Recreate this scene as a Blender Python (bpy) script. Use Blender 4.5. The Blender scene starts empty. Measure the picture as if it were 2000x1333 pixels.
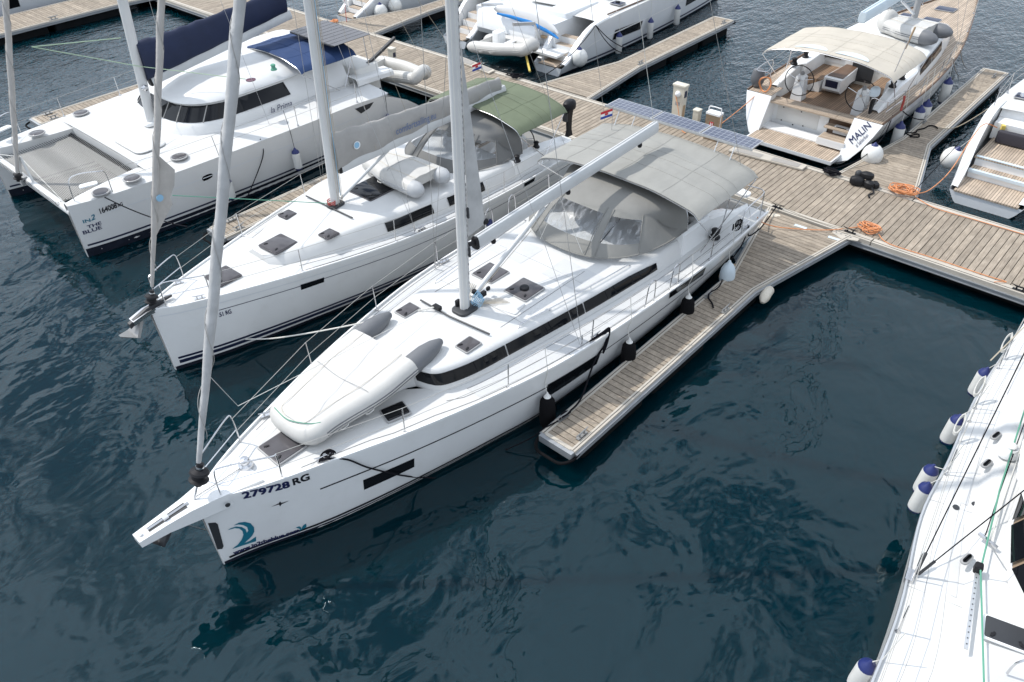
import bpy, bmesh, math, random
from mathutils import Vector, Matrix
random.seed(7)
R_ = math.radians
scene = bpy.context.scene
col = scene.collection
# ------------------------------------------------------------------ camera
H = 11.6; F = 1530.0
PITCH, YAW, ROLL = R_(39.05), R_(-43.5), R_(2.14)
def cam_axes():
    cy, sy, cp, sp = math.cos(YAW), math.sin(YAW), math.cos(PITCH), math.sin(PITCH)
    fwd = Vector((sy*cp, cy*cp, -sp)); right = Vector((cy, -sy, 0)); down = fwd.cross(right)
    cr, sr = math.cos(ROLL), math.sin(ROLL)
    return cr*right+sr*down, -sr*right+cr*down, fwd
CR, CD, CF = cam_axes()
cam = bpy.data.cameras.new('camera'); cam.sensor_width = 36; cam.lens = F/2000*36
cam.clip_start = 0.1; cam.clip_end = 3000
camo = bpy.data.objects.new('camera', cam); col.objects.link(camo)
m3 = Matrix((CR, -CD, -CF)).transposed()
camo.matrix_world = Matrix.Translation((0, 0, H)) @ m3.to_4x4()
scene.camera = camo
def ray(x, y): return CR*((x-1000)/F)+CD*((y-666.5)/F)+CF
def gp(x, y, z=0.0):
    """photo pixel -> world point on the horizontal plane at height z"""
    d = ray(x, y); t = (z-H)/d.z; return Vector((d.x*t, d.y*t, z))
def onX(x, y, X):
    """photo pixel -> world point on the upright plane at X"""
    d = ray(x, y); t = X/d.x; return Vector((X, d.y*t, H+d.z*t))
def onY(x, y, Y):
    d = ray(x, y); t = Y/d.y; return Vector((d.x*t, Y, H+d.z*t))
# ------------------------------------------------------------------ world: sky with broken cloud
SUN = Vector((-0.685, -0.235, 1.0)).normalized()
w = bpy.data.worlds.new('World'); scene.world = w; w.use_nodes = True
nt = w.node_tree; N = nt.nodes; N.clear()
def node(nt, t, **k):
    n = nt.nodes.new(t)
    for a, b in k.items(): setattr(n, a, b)
    return n
out = node(nt, 'ShaderNodeOutputWorld'); bg = node(nt, 'ShaderNodeBackground'); bg.inputs[1].default_value = 0.1
sky = node(nt, 'ShaderNodeTexSky', sky_type='NISHITA', sun_disc=False)
sky.sun_elevation = math.asin(SUN.z); sky.sun_rotation = math.atan2(SUN.x, SUN.y) % (2*math.pi)
tc = node(nt, 'ShaderNodeTexCoord'); sep = node(nt, 'ShaderNodeSeparateXYZ')
nt.links.new(tc.outputs['Generated'], sep.inputs[0])
zc = node(nt, 'ShaderNodeMath', operation='MAXIMUM'); zc.inputs[1].default_value = 0.02
nt.links.new(sep.outputs[2], zc.inputs[0])
za = node(nt, 'ShaderNodeMath', operation='ADD'); za.inputs[1].default_value = 0.12
nt.links.new(zc.outputs[0], za.inputs[0])
dv = node(nt, 'ShaderNodeVectorMath', operation='DIVIDE')
cmb = node(nt, 'ShaderNodeCombineXYZ')
for i in range(2): nt.links.new(za.outputs[0], cmb.inputs[i])
cmb.inputs[2].default_value = 1
nt.links.new(tc.outputs['Generated'], dv.inputs[0]); nt.links.new(cmb.outputs[0], dv.inputs[1])
cn = node(nt, 'ShaderNodeTexNoise'); cn.inputs['Scale'].default_value = 2.7; cn.inputs['Detail'].default_value = 4; cn.inputs['Roughness'].default_value = .5
nt.links.new(dv.outputs[0], cn.inputs['Vector'])
cr_ = node(nt, 'ShaderNodeValToRGB'); cr_.color_ramp.elements[0].position = .36; cr_.color_ramp.elements[1].position = .48
nt.links.new(cn.outputs[0], cr_.inputs[0])
dp = node(nt, 'ShaderNodeVectorMath', operation='DOT_PRODUCT'); dp.inputs[1].default_value = SUN
nt.links.new(tc.outputs['Generated'], dp.inputs[0])
dm = node(nt, 'ShaderNodeMath', operation='MAXIMUM'); dm.inputs[1].default_value = 0; nt.links.new(dp.outputs['Value'], dm.inputs[0])
dpw = node(nt, 'ShaderNodeMath', operation='POWER'); dpw.inputs[1].default_value = 3; nt.links.new(dm.outputs[0], dpw.inputs[0])
dma = node(nt, 'ShaderNodeMath', operation='MULTIPLY_ADD'); dma.inputs[1].default_value = .55; dma.inputs[2].default_value = .88; nt.links.new(dpw.outputs[0], dma.inputs[0])
ccol = node(nt, 'ShaderNodeVectorMath', operation='SCALE'); ccol.inputs[0].default_value = (12.2, 13.5, 15.4); nt.links.new(dma.outputs[0], ccol.inputs['Scale'])
mx = node(nt, 'ShaderNodeMixRGB'); nt.links.new(ccol.outputs[0], mx.inputs[2])
nt.links.new(cr_.outputs[0], mx.inputs[0]); nt.links.new(sky.outputs[0], mx.inputs[1])
nt.links.new(mx.outputs[0], bg.inputs[0]); nt.links.new(bg.outputs[0], out.inputs[0])
# ------------------------------------------------------------------ sun
sl = bpy.data.lights.new('sun', 'SUN'); sl.energy = 3.5; sl.angle = R_(.55); sl.color = (1, .955, .89)
so = bpy.data.objects.new('sun', sl); col.objects.link(so); so.location = SUN*60
so.rotation_euler = SUN.to_track_quat('Z', 'Y').to_euler()
vs = scene.view_settings; vs.view_transform = 'Standard'; vs.look = 'None'; vs.exposure = 0.0; vs.gamma = 1; vs.use_curve_mapping = False
# ------------------------------------------------------------------ materials
MAT = {}
def mat(name, rgb, rough=.5, metal=0, spec=.5, var=0.0, scale=3.0, bump=0.0, bscale=40.0, objvar=0.0, coat=0.0, stretch=None, alpha=1.0, dirt=None):
    m = bpy.data.materials.new(name); m.use_nodes = True; t = m.node_tree
    b = t.nodes['Principled BSDF']
    b.inputs['Base Color'].default_value = (*rgb, 1); b.inputs['Roughness'].default_value = rough
    b.inputs['Metallic'].default_value = metal; b.inputs['Specular IOR Level'].default_value = spec
    if coat: b.inputs['Coat Weight'].default_value = coat; b.inputs['Coat Roughness'].default_value = .06
    if alpha < 1: b.inputs['Alpha'].default_value = alpha
    tcn = node(t, 'ShaderNodeTexCoord'); src = tcn.outputs['Object']
    if stretch:
        mp = node(t, 'ShaderNodeMapping'); mp.inputs['Scale'].default_value = stretch
        t.links.new(src, mp.inputs[0]); src = mp.outputs[0]
    last = None
    if var or objvar:
        mixv = None
        if var:
            n1 = node(t, 'ShaderNodeTexNoise'); n1.inputs['Scale'].default_value = scale; n1.inputs['Detail'].default_value = 5
            t.links.new(src, n1.inputs['Vector'])
            mr = node(t, 'ShaderNodeMapRange'); mr.inputs[1].default_value = .3; mr.inputs[2].default_value = .7
            mr.inputs[3].default_value = 1-var; mr.inputs[4].default_value = 1+var*.5
            t.links.new(n1.outputs[0], mr.inputs[0]); mixv = mr.outputs[0]
        if objvar:
            oi = node(t, 'ShaderNodeObjectInfo'); mr2 = node(t, 'ShaderNodeMapRange')
            mr2.inputs[3].default_value = 1-objvar; mr2.inputs[4].default_value = 1+objvar
            t.links.new(oi.outputs['Random'], mr2.inputs[0])
            if mixv:
                mu = node(t, 'ShaderNodeMath', operation='MULTIPLY'); t.links.new(mixv, mu.inputs[0]); t.links.new(mr2.outputs[0], mu.inputs[1]); mixv = mu.outputs[0]
            else: mixv = mr2.outputs[0]
        vm = node(t, 'ShaderNodeVectorMath', operation='SCALE'); vm.inputs[0].default_value = rgb
        t.links.new(mixv, vm.inputs['Scale']); t.links.new(vm.outputs[0], b.inputs['Base Color']); last = vm.outputs[0]
    if dirt:
        n3 = node(t, 'ShaderNodeTexNoise'); n3.inputs['Scale'].default_value = dirt[1]; n3.inputs['Detail'].default_value = 8; n3.inputs['Roughness'].default_value = .7
        t.links.new(src, n3.inputs['Vector'])
        r3 = node(t, 'ShaderNodeValToRGB'); r3.color_ramp.elements[0].position = .52; r3.color_ramp.elements[1].position = .75
        r3.color_ramp.elements[0].color = (0, 0, 0, 1); r3.color_ramp.elements[1].color = (dirt[2],)*3+(1,)
        t.links.new(n3.outputs[0], r3.inputs[0])
        m3_ = node(t, 'ShaderNodeMixRGB'); m3_.inputs[2].default_value = (*dirt[0], 1)
        if last: t.links.new(last, m3_.inputs[1])
        else: m3_.inputs[1].default_value = (*rgb, 1)
        t.links.new(r3.outputs[0], m3_.inputs[0]); t.links.new(m3_.outputs[0], b.inputs['Base Color'])
    if bump:
        n2 = node(t, 'ShaderNodeTexNoise'); n2.inputs['Scale'].default_value = bscale; n2.inputs['Detail'].default_value = 4
        t.links.new(src, n2.inputs['Vector'])
        bp = node(t, 'ShaderNodeBump'); bp.inputs['Strength'].default_value = min(1, bump); bp.inputs['Distance'].default_value = .02
        t.links.new(n2.outputs[0], bp.inputs['Height']); t.links.new(bp.outputs[0], b.inputs['Normal'])
    MAT[name] = m; return m
mat('gelcoat', (.80, .805, .80), .22, coat=.3, var=.035, scale=1.2, dirt=((.62, .60, .55), 2.2, .22))
mat('deck_white', (.60, .60, .59), .42, var=.03, scale=2, bump=.12, bscale=260, dirt=((.66, .64, .60), 1.6, .28))
mat('nonskid', (.545, .55, .55), .6, var=.03, scale=3, bump=.35, bscale=220, dirt=((.60, .58, .54), 1.4, .30))
mat('gelcoat_cool', (.70, .72, .74), .25, coat=.25, var=.03, scale=1.2, dirt=((.55, .55, .52), 2.0, .22))
mat('cat_white', (.68, .68, .67), .3, coat=.2, var=.03, scale=1.0, dirt=((.62, .60, .55), 1.8, .25))
mat('interior', (.66, .65, .62), .5, var=.04)
mat('black_paint', (.010, .011, .014), .5, spec=.2, var=.2)
mat('antifoul', (.014, .018, .030), .8, spec=.12, var=.3, scale=6)
mat('navy_paint', (.012, .018, .05), .3)
mat('charcoal', (.03, .032, .036), .5)
mat('teal_print', (.012, .16, .235), .4)
mat('navy_print', (.010, .014, .07), .4)
mat('dark_print', (.015, .015, .02), .4)
mat('white_print', (.82, .82, .82), .4)
mat('glass_dark', (.007, .008, .010), .03, spec=.28)
mat('hatch_glass', (.085, .08, .085), .14, spec=.3, var=.12, scale=2)
mat('steel', (.62, .62, .63), .22, 1.0)
mat('alu', (.60, .61, .62), .42, .75, var=.06, scale=4)
mat('alu_paint', (.56, .57, .57), .42, .1, var=.05, scale=2)
mat('mast_paint', (.60, .60, .59), .45, .0, var=.04, scale=2)
mat('plastic_black', (.013, .013, .015), .5, spec=.25)
mat('rubber', (.008, .008, .009), .9, spec=.08, bump=.3, bscale=90)
mat('canvas_grey', (.285, .282, .262), .85, var=.09, scale=2.0, bump=.6, bscale=4.5, stretch=(1.6, .8, 1))
mat('canvas_mid', (.215, .212, .198), .85, var=.09, scale=2.0, bump=.5, bscale=5)
mat('canvas_dark', (.155, .155, .15), .85, var=.08, scale=2.5, bump=.3, bscale=8)
mat('canvas_cover', (.33, .32, .305), .85, var=.10, scale=2.5, bump=.5, bscale=6)
mat('canvas_green', (.125, .15, .095), .85, var=.08, scale=2.5, bump=.35, bscale=6)
mat('canvas_beige', (.47, .43, .365), .85, var=.08, scale=2.2, bump=.35, bscale=6)
mat('canvas_blue', (.012, .040, .125), .8, var=.10, scale=2.5, bump=.4, bscale=6)
mat('canvas_navy', (.006, .014, .048), .75, var=.15, scale=2.5, bump=.5, bscale=5)
mat('sailcloth', (.46, .46, .455), .75, var=.16, scale=3, bump=.5, bscale=9)
mat('sail_grey', (.42, .40, .375), .8, var=.12, scale=3, bump=.5, bscale=9)
mat('hypalon', (.52, .51, .485), .5, var=.06, scale=3, dirt=((.46, .44, .40), 4, .5))
mat('dinghy_cover', (.55, .54, .52), .6, var=.06, scale=3, bump=.5, bscale=6, dirt=((.46, .45, .42), 3, .5))
mat('hypalon_grey', (.135, .14, .15), .55, var=.06, scale=4)
mat('rope_black', (.010, .010, .013), .95, spec=.1)
mat('rope_white', (.66, .65, .61), .85, bump=.6, bscale=120)
mat('rope_tan', (.44, .38, .29), .85)
mat('rope_green', (.10, .30, .21), .8)
mat('rope_lime', (.40, .52, .36), .8)
mat('rope_blue', (.25, .45, .62), .8)
mat('rope_red', (.35, .05, .04), .8)
mat('orange', (.62, .25, .10), .55)
mat('wire', (.42, .42, .42), .35, .8)
mat('lifeline', (.42, .41, .38), .5, .3)
mat('fender_white', (.68, .68, .655), .4, var=.05, scale=4, dirt=((.45, .42, .36), 5, .35))
mat('fender_blue', (.012, .022, .12), .4)
mat('fender_pale', (.56, .64, .69), .45, var=.04)
mat('fender_tan', (.56, .40, .24), .6, var=.12, scale=6)
mat('fender_cream', (.66, .60, .50), .55, var=.15, scale=6, dirt=((.25, .2, .13), 6, .6))
mat('wood_plank', (.36, .315, .265), .8, var=.22, scale=1.6, objvar=.17, bump=.5, bscale=3, stretch=(1.2, 1.2, 1), dirt=((.16, .13, .10), 2.2, .35))
mat('dock_edge', (.47, .43, .37), .75, var=.12, scale=1.5, dirt=((.33, .27, .2), 3, .4))
mat('dock_alu', (.36, .375, .39), .5, .5, var=.12, scale=2)
mat('dock_groove', (.05, .047, .042), .8)
mat('float_black', (.008, .009, .010), .9, spec=.1, var=.3, scale=4)
mat('teak_plain', (.40, .28, .17), .6, var=.15, scale=5)
mat('teak_dark', (.13, .075, .045), .45, var=.2, scale=5)
mat('pedestal', (.60, .56, .47), .5, var=.05, scale=3, dirt=((.4, .36, .28), 4, .35))
mat('roof_port', (.13, .06, .085), .2)
mat('red', (.48, .02, .03), .5)
mat('flag_white', (.75, .75, .75), .7)
mat('flag_blue', (.02, .05, .28), .7)
mat('yellow', (.66, .50, .12), .5, var=.1)
mat('mat_grey', (.33, .31, .285), .9, bump=.6, bscale=150)
mat('sup_blue', (.02, .23, .62), .45)
mat('bumper_dark', (.025, .022, .03), .6)
mat('grey_plastic', (.30, .30, .30), .5)
mat('mirror_panel', (.36, .30, .24), .12, .8)
mat('bronze', (.30, .22, .15), .35, var=.15, scale=3)
mat('cover_print', (.13, .17, .28), .7)
mat('tube_end', (.43, .44, .45), .55, var=.05)
mat('net_cord', (.36, .35, .33), .8)
mat('galv', (.30, .30, .295), .5, .6)

def special():
    # planked teak: fine dark caulking lines along y
    def teak(name, rgb, pitch, axis):
        m = bpy.data.materials.new(name); m.use_nodes = True; t = m.node_tree; b = t.nodes['Principled BSDF']
        tcn = node(t, 'ShaderNodeTexCoord'); sp = node(t, 'ShaderNodeSeparateXYZ'); t.links.new(tcn.outputs['Object'], sp.inputs[0])
        mu = node(t, 'ShaderNodeMath', operation='MULTIPLY'); mu.inputs[1].default_value = 1/pitch; t.links.new(sp.outputs[axis], mu.inputs[0])
        fr = node(t, 'ShaderNodeMath', operation='FRACT'); t.links.new(mu.outputs[0], fr.inputs[0])
        lt = node(t, 'ShaderNodeMath', operation='LESS_THAN'); lt.inputs[1].default_value = .16; t.links.new(fr.outputs[0], lt.inputs[0])
        fl = node(t, 'ShaderNodeMath', operation='FLOOR'); t.links.new(mu.outputs[0], fl.inputs[0])
        wn = node(t, 'ShaderNodeTexWhiteNoise', noise_dimensions='1D'); t.links.new(fl.outputs[0], wn.inputs['W'])
        mr = node(t, 'ShaderNodeMapRange'); mr.inputs[3].default_value = .82; mr.inputs[4].default_value = 1.15; t.links.new(wn.outputs[0], mr.inputs[0])
        ns = node(t, 'ShaderNodeTexNoise'); ns.inputs['Scale'].default_value = 2.5; ns.inputs['Detail'].default_value = 6; t.links.new(tcn.outputs['Object'], ns.inputs['Vector'])
        mr2 = node(t, 'ShaderNodeMapRange'); mr2.inputs[1].default_value = .3; mr2.inputs[2].default_value = .7; mr2.inputs[3].default_value = .82; mr2.inputs[4].default_value = 1.1; t.links.new(ns.outputs[0], mr2.inputs[0])
        m2 = node(t, 'ShaderNodeMath', operation='MULTIPLY'); t.links.new(mr.outputs[0], m2.inputs[0]); t.links.new(mr2.outputs[0], m2.inputs[1])
        vm = node(t, 'ShaderNodeVectorMath', operation='SCALE'); vm.inputs[0].default_value = rgb; t.links.new(m2.outputs[0], vm.inputs['Scale'])
        mxn = node(t, 'ShaderNodeMixRGB'); mxn.inputs[2].default_value = (.05, .04, .035, 1)
        t.links.new(lt.outputs[0], mxn.inputs[0]); t.links.new(vm.outputs[0], mxn.inputs[1]); t.links.new(mxn.outputs[0], b.inputs['Base Color'])
        b.inputs['Roughness'].default_value = .7; MAT[name] = m
    teak('teak_y', (.45, .36, .275), .075, 0); teak('teak_x', (.45, .36, .275), .075, 1)
    teak('teak_grey', (.34, .27, .21), .075, 0); teak('teak_brown', (.26, .165, .10), .075, 0)
    teak('net', (.33, .33, .32), .05, 1)
    # solar cells
    m = bpy.data.materials.new('solar'); m.use_nodes = True; t = m.node_tree; b = t.nodes['Principled BSDF']
    tcn = node(t, 'ShaderNodeTexCoord')
    br = node(t, 'ShaderNodeTexBrick'); br.offset = 0; br.squash = 1
    br.inputs['Color1'].default_value = (.075, .088, .125, 1); br.inputs['Color2'].default_value = (.09, .10, .14, 1); br.inputs['Mortar'].default_value = (.33, .35, .39, 1)
    br.inputs['Scale'].default_value = 1; br.inputs['Mortar Size'].default_value = .006; br.inputs['Brick Width'].default_value = .135; br.inputs['Row Height'].default_value = .135
    t.links.new(tcn.outputs['Object'], br.inputs['Vector']); t.links.new(br.outputs['Color'], b.inputs['Base Color'])
    b.inputs['Roughness'].default_value = .15; MAT['solar'] = m
    # clear vinyl
    m = bpy.data.materials.new('vinyl'); m.use_nodes = True; t = m.node_tree; b = t.nodes['Principled BSDF']; o = t.nodes['Material Output']
    b.inputs['Base Color'].default_value = (.75, .77, .8, 1); b.inputs['Roughness'].default_value = .2; b.inputs['Specular IOR Level'].default_value = .4
    tr = node(t, 'ShaderNodeBsdfTransparent'); tr.inputs[0].default_value = (.90, .92, .94, 1); ms = node(t, 'ShaderNodeMixShader')
    tcn = node(t, 'ShaderNodeTexCoord'); mp = node(t, 'ShaderNodeMapping'); mp.inputs['Scale'].default_value = (4, 1.2, .5); mp.inputs['Rotation'].default_value = (.2, .35, .5)
    ns = node(t, 'ShaderNodeTexNoise'); ns.inputs['Scale'].default_value = 3.2; ns.inputs['Detail'].default_value = 6
    t.links.new(tcn.outputs['Object'], mp.inputs[0]); t.links.new(mp.outputs[0], ns.inputs['Vector'])
    rr = node(t, 'ShaderNodeMapRange'); rr.inputs[1].default_value = .48; rr.inputs[2].default_value = .74; rr.inputs[3].default_value = .04; rr.inputs[4].default_value = .30
    t.links.new(ns.outputs[0], rr.inputs[0]); t.links.new(rr.outputs[0], ms.inputs[0])
    bp = node(t, 'ShaderNodeBump'); bp.inputs['Strength'].default_value = .25; bp.inputs['Distance'].default_value = .02
    t.links.new(tr.outputs[0], ms.inputs[1]); t.links.new(b.outputs[0], ms.inputs[2]); t.links.new(ms.outputs[0], o.inputs[0]); MAT['vinyl'] = m
    # water
    m = bpy.data.materials.new('water'); m.use_nodes = True; t = m.node_tree; b = t.nodes['Principled BSDF']
    b.inputs['Base Color'].default_value = (.0003, .0125, .0185, 1); b.inputs['Roughness'].default_value = .015
    b.inputs['IOR'].default_value = 1.42; b.inputs['Subsurface Weight'].default_value = 1.0; b.inputs['Subsurface Radius'].default_value = (1.0, 1.0, 1.0); b.inputs['Subsurface Scale'].default_value = 2.0; b.inputs['Specular IOR Level'].default_value = .5; b.inputs['Specular Tint'].default_value = (.76, .92, 1.0, 1)
    tcn = node(t, 'ShaderNodeTexCoord'); src = tcn.outputs['Object']
    def noise(scale, detail, rough, st=(1, 1, 1), dist=0):
        mp = node(t, 'ShaderNodeMapping'); mp.inputs['Scale'].default_value = st; mp.inputs['Rotation'].default_value = (0, 0, R_(35)); t.links.new(src, mp.inputs[0])
        n = node(t, 'ShaderNodeTexNoise'); n.inputs['Scale'].default_value = scale; n.inputs['Detail'].default_value = detail; n.inputs['Roughness'].default_value = rough; n.inputs['Distortion'].default_value = dist
        t.links.new(mp.outputs[0], n.inputs['Vector']); return n.outputs[0]
    sp = node(t, 'ShaderNodeSeparateXYZ'); t.links.new(src, sp.inputs[0])
    far = node(t, 'ShaderNodeMapRange', interpolation_type='SMOOTHSTEP'); far.inputs[1].default_value = 20.5; far.inputs[2].default_value = 27; far.inputs[3].default_value = .0; far.inputs[4].default_value = 1
    t.links.new(sp.outputs[1], far.inputs[0])
    lef = node(t, 'ShaderNodeMapRange', interpolation_type='SMOOTHSTEP'); lef.inputs[1].default_value = -26; lef.inputs[2].default_value = -38; lef.inputs[3].default_value = .0; lef.inputs[4].default_value = .55
    t.links.new(sp.outputs[0], lef.inputs[0])
    mxx = node(t, 'ShaderNodeMath', operation='MAXIMUM'); t.links.new(far.outputs[0], mxx.inputs[0]); t.links.new(lef.outputs[0], mxx.inputs[1])
    big = noise(.9, 3.0, .42, (1, .75, 1), .5); mid = noise(2.3, 2, .45, (1, .7, 1), .3); fine = noise(3.6, 3, .5, (1.0, .45, 1)); tiny = noise(9, 2, .5, (1, .6, 1))
    def mul(a, k):
        n = node(t, 'ShaderNodeMath', operation='MULTIPLY'); t.links.new(a, n.inputs[0])
        if isinstance(k, float): n.inputs[1].default_value = k
        else: t.links.new(k, n.inputs[1])
        return n.outputs[0]
    def add(a, c):
        n = node(t, 'ShaderNodeMath', operation='ADD'); t.links.new(a, n.inputs[0]); t.links.new(c, n.inputs[1]); return n.outputs[0]
    hgt = add(add(mul(big, .075), mul(mid, .015)), mul(mul(add(fine, mul(tiny, .45)), .075), mxx.outputs[0]))
    bp = node(t, 'ShaderNodeBump'); bp.inputs['Strength'].default_value = 1; bp.inputs['Distance'].default_value = 1.0
    t.links.new(hgt, bp.inputs['Height']); t.links.new(bp.outputs[0], b.inputs['Normal']); MAT['water'] = m
special()
def wood():
    m = bpy.data.materials.new('wood_plank'); m.use_nodes = True; t = m.node_tree; b = t.nodes['Principled BSDF']
    tcn = node(t, 'ShaderNodeTexCoord'); oi = node(t, 'ShaderNodeObjectInfo')
    mu = node(t, 'ShaderNodeMath', operation='MULTIPLY'); mu.inputs[1].default_value = 60; t.links.new(oi.outputs['Random'], mu.inputs[0])
    def tex(st, sc, det=6, ro=.6):
        mp = node(t, 'ShaderNodeMapping'); mp.inputs['Scale'].default_value = st; t.links.new(tcn.outputs['Object'], mp.inputs[0])
        ad = node(t, 'ShaderNodeVectorMath', operation='ADD'); t.links.new(mp.outputs[0], ad.inputs[0]); t.links.new(mu.outputs[0], ad.inputs[1])
        n = node(t, 'ShaderNodeTexNoise'); n.inputs['Scale'].default_value = sc; n.inputs['Detail'].default_value = det; n.inputs['Roughness'].default_value = ro
        t.links.new(ad.outputs[0], n.inputs['Vector']); return n.outputs[0]
    grain = tex((2.2, 2.6, 1), 3.0); blot = tex((7, .6, 1), 1.1, 4); speck = tex((28, 1.6, 1), 2.2, 3)
    r = node(t, 'ShaderNodeValToRGB'); e = r.color_ramp.elements
    e[0].position = .28; e[0].color = (.25, .20, .15, 1); e[1].position = .72; e[1].color = (.44, .375, .30, 1)
    e.new(.5).color = (.35, .292, .228, 1)
    t.links.new(grain, r.inputs[0])
    mr = node(t, 'ShaderNodeMapRange'); mr.inputs[3].default_value = .70; mr.inputs[4].default_value = .92; t.links.new(oi.outputs['Random'], mr.inputs[0])
    mb = node(t, 'ShaderNodeMapRange'); mb.inputs[1].default_value = .3; mb.inputs[2].default_value = .7; mb.inputs[3].default_value = .78; mb.inputs[4].default_value = 1.18; t.links.new(blot, mb.inputs[0])
    ms = node(t, 'ShaderNodeMapRange'); ms.inputs[1].default_value = .62; ms.inputs[2].default_value = .75; ms.inputs[3].default_value = 1.0; ms.inputs[4].default_value = 1.35; t.links.new(speck, ms.inputs[0])
    k = node(t, 'ShaderNodeMath', operation='MULTIPLY'); t.links.new(mr.outputs[0], k.inputs[0]); t.links.new(mb.outputs[0], k.inputs[1])
    k2 = node(t, 'ShaderNodeMath', operation='MULTIPLY'); t.links.new(k.outputs[0], k2.inputs[0]); t.links.new(ms.outputs[0], k2.inputs[1])
    vm = node(t, 'ShaderNodeVectorMath', operation='SCALE'); t.links.new(r.outputs[0], vm.inputs[0]); t.links.new(k2.outputs[0], vm.inputs['Scale'])
    t.links.new(vm.outputs[0], b.inputs['Base Color']); b.inputs['Roughness'].default_value = .82
    bp = node(t, 'ShaderNodeBump'); bp.inputs['Strength'].default_value = .5; bp.inputs['Distance'].default_value = .01
    t.links.new(grain, bp.inputs['Height']); t.links.new(bp.outputs[0], b.inputs['Normal']); MAT['wood_plank'] = m
wood()
# ------------------------------------------------------------------ mesh helpers
def V(*a): return Vector(a)
def lerp(a, b, t): return a+(b-a)*t
def interp(tab, u):
    if u <= tab[0][0]: return tab[0][1]
    for (a, x), (b, y) in zip(tab, tab[1:]):
        if u <= b: return x+(y-x)*(u-a)/(b-a)
    return tab[-1][1]
def smooth_tab(tab):
    """monotone-ish cubic (Catmull-Rom) interpolation of a table"""
    def f(u):
        if u <= tab[0][0]: return tab[0][1]
        if u >= tab[-1][0]: return tab[-1][1]
        for i in range(len(tab)-1):
            if u <= tab[i+1][0]: break
        x0, y0 = tab[i]; x1, y1 = tab[i+1]; h = x1-x0; t = (u-x0)/h
        d0 = (y1-tab[i-1][1])/(x1-tab[i-1][0]) if i > 0 else (y1-y0)/h
        d1 = (tab[i+2][1]-y0)/(tab[i+2][0]-x0) if i+2 < len(tab) else (y1-y0)/h
        return (2*t**3-3*t*t+1)*y0+(t**3-2*t*t+t)*h*d0+(-2*t**3+3*t*t)*y1+(t**3-t*t)*h*d1
    return f
def root_of(o):
    while o.parent: o = o.parent
    return o
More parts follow.
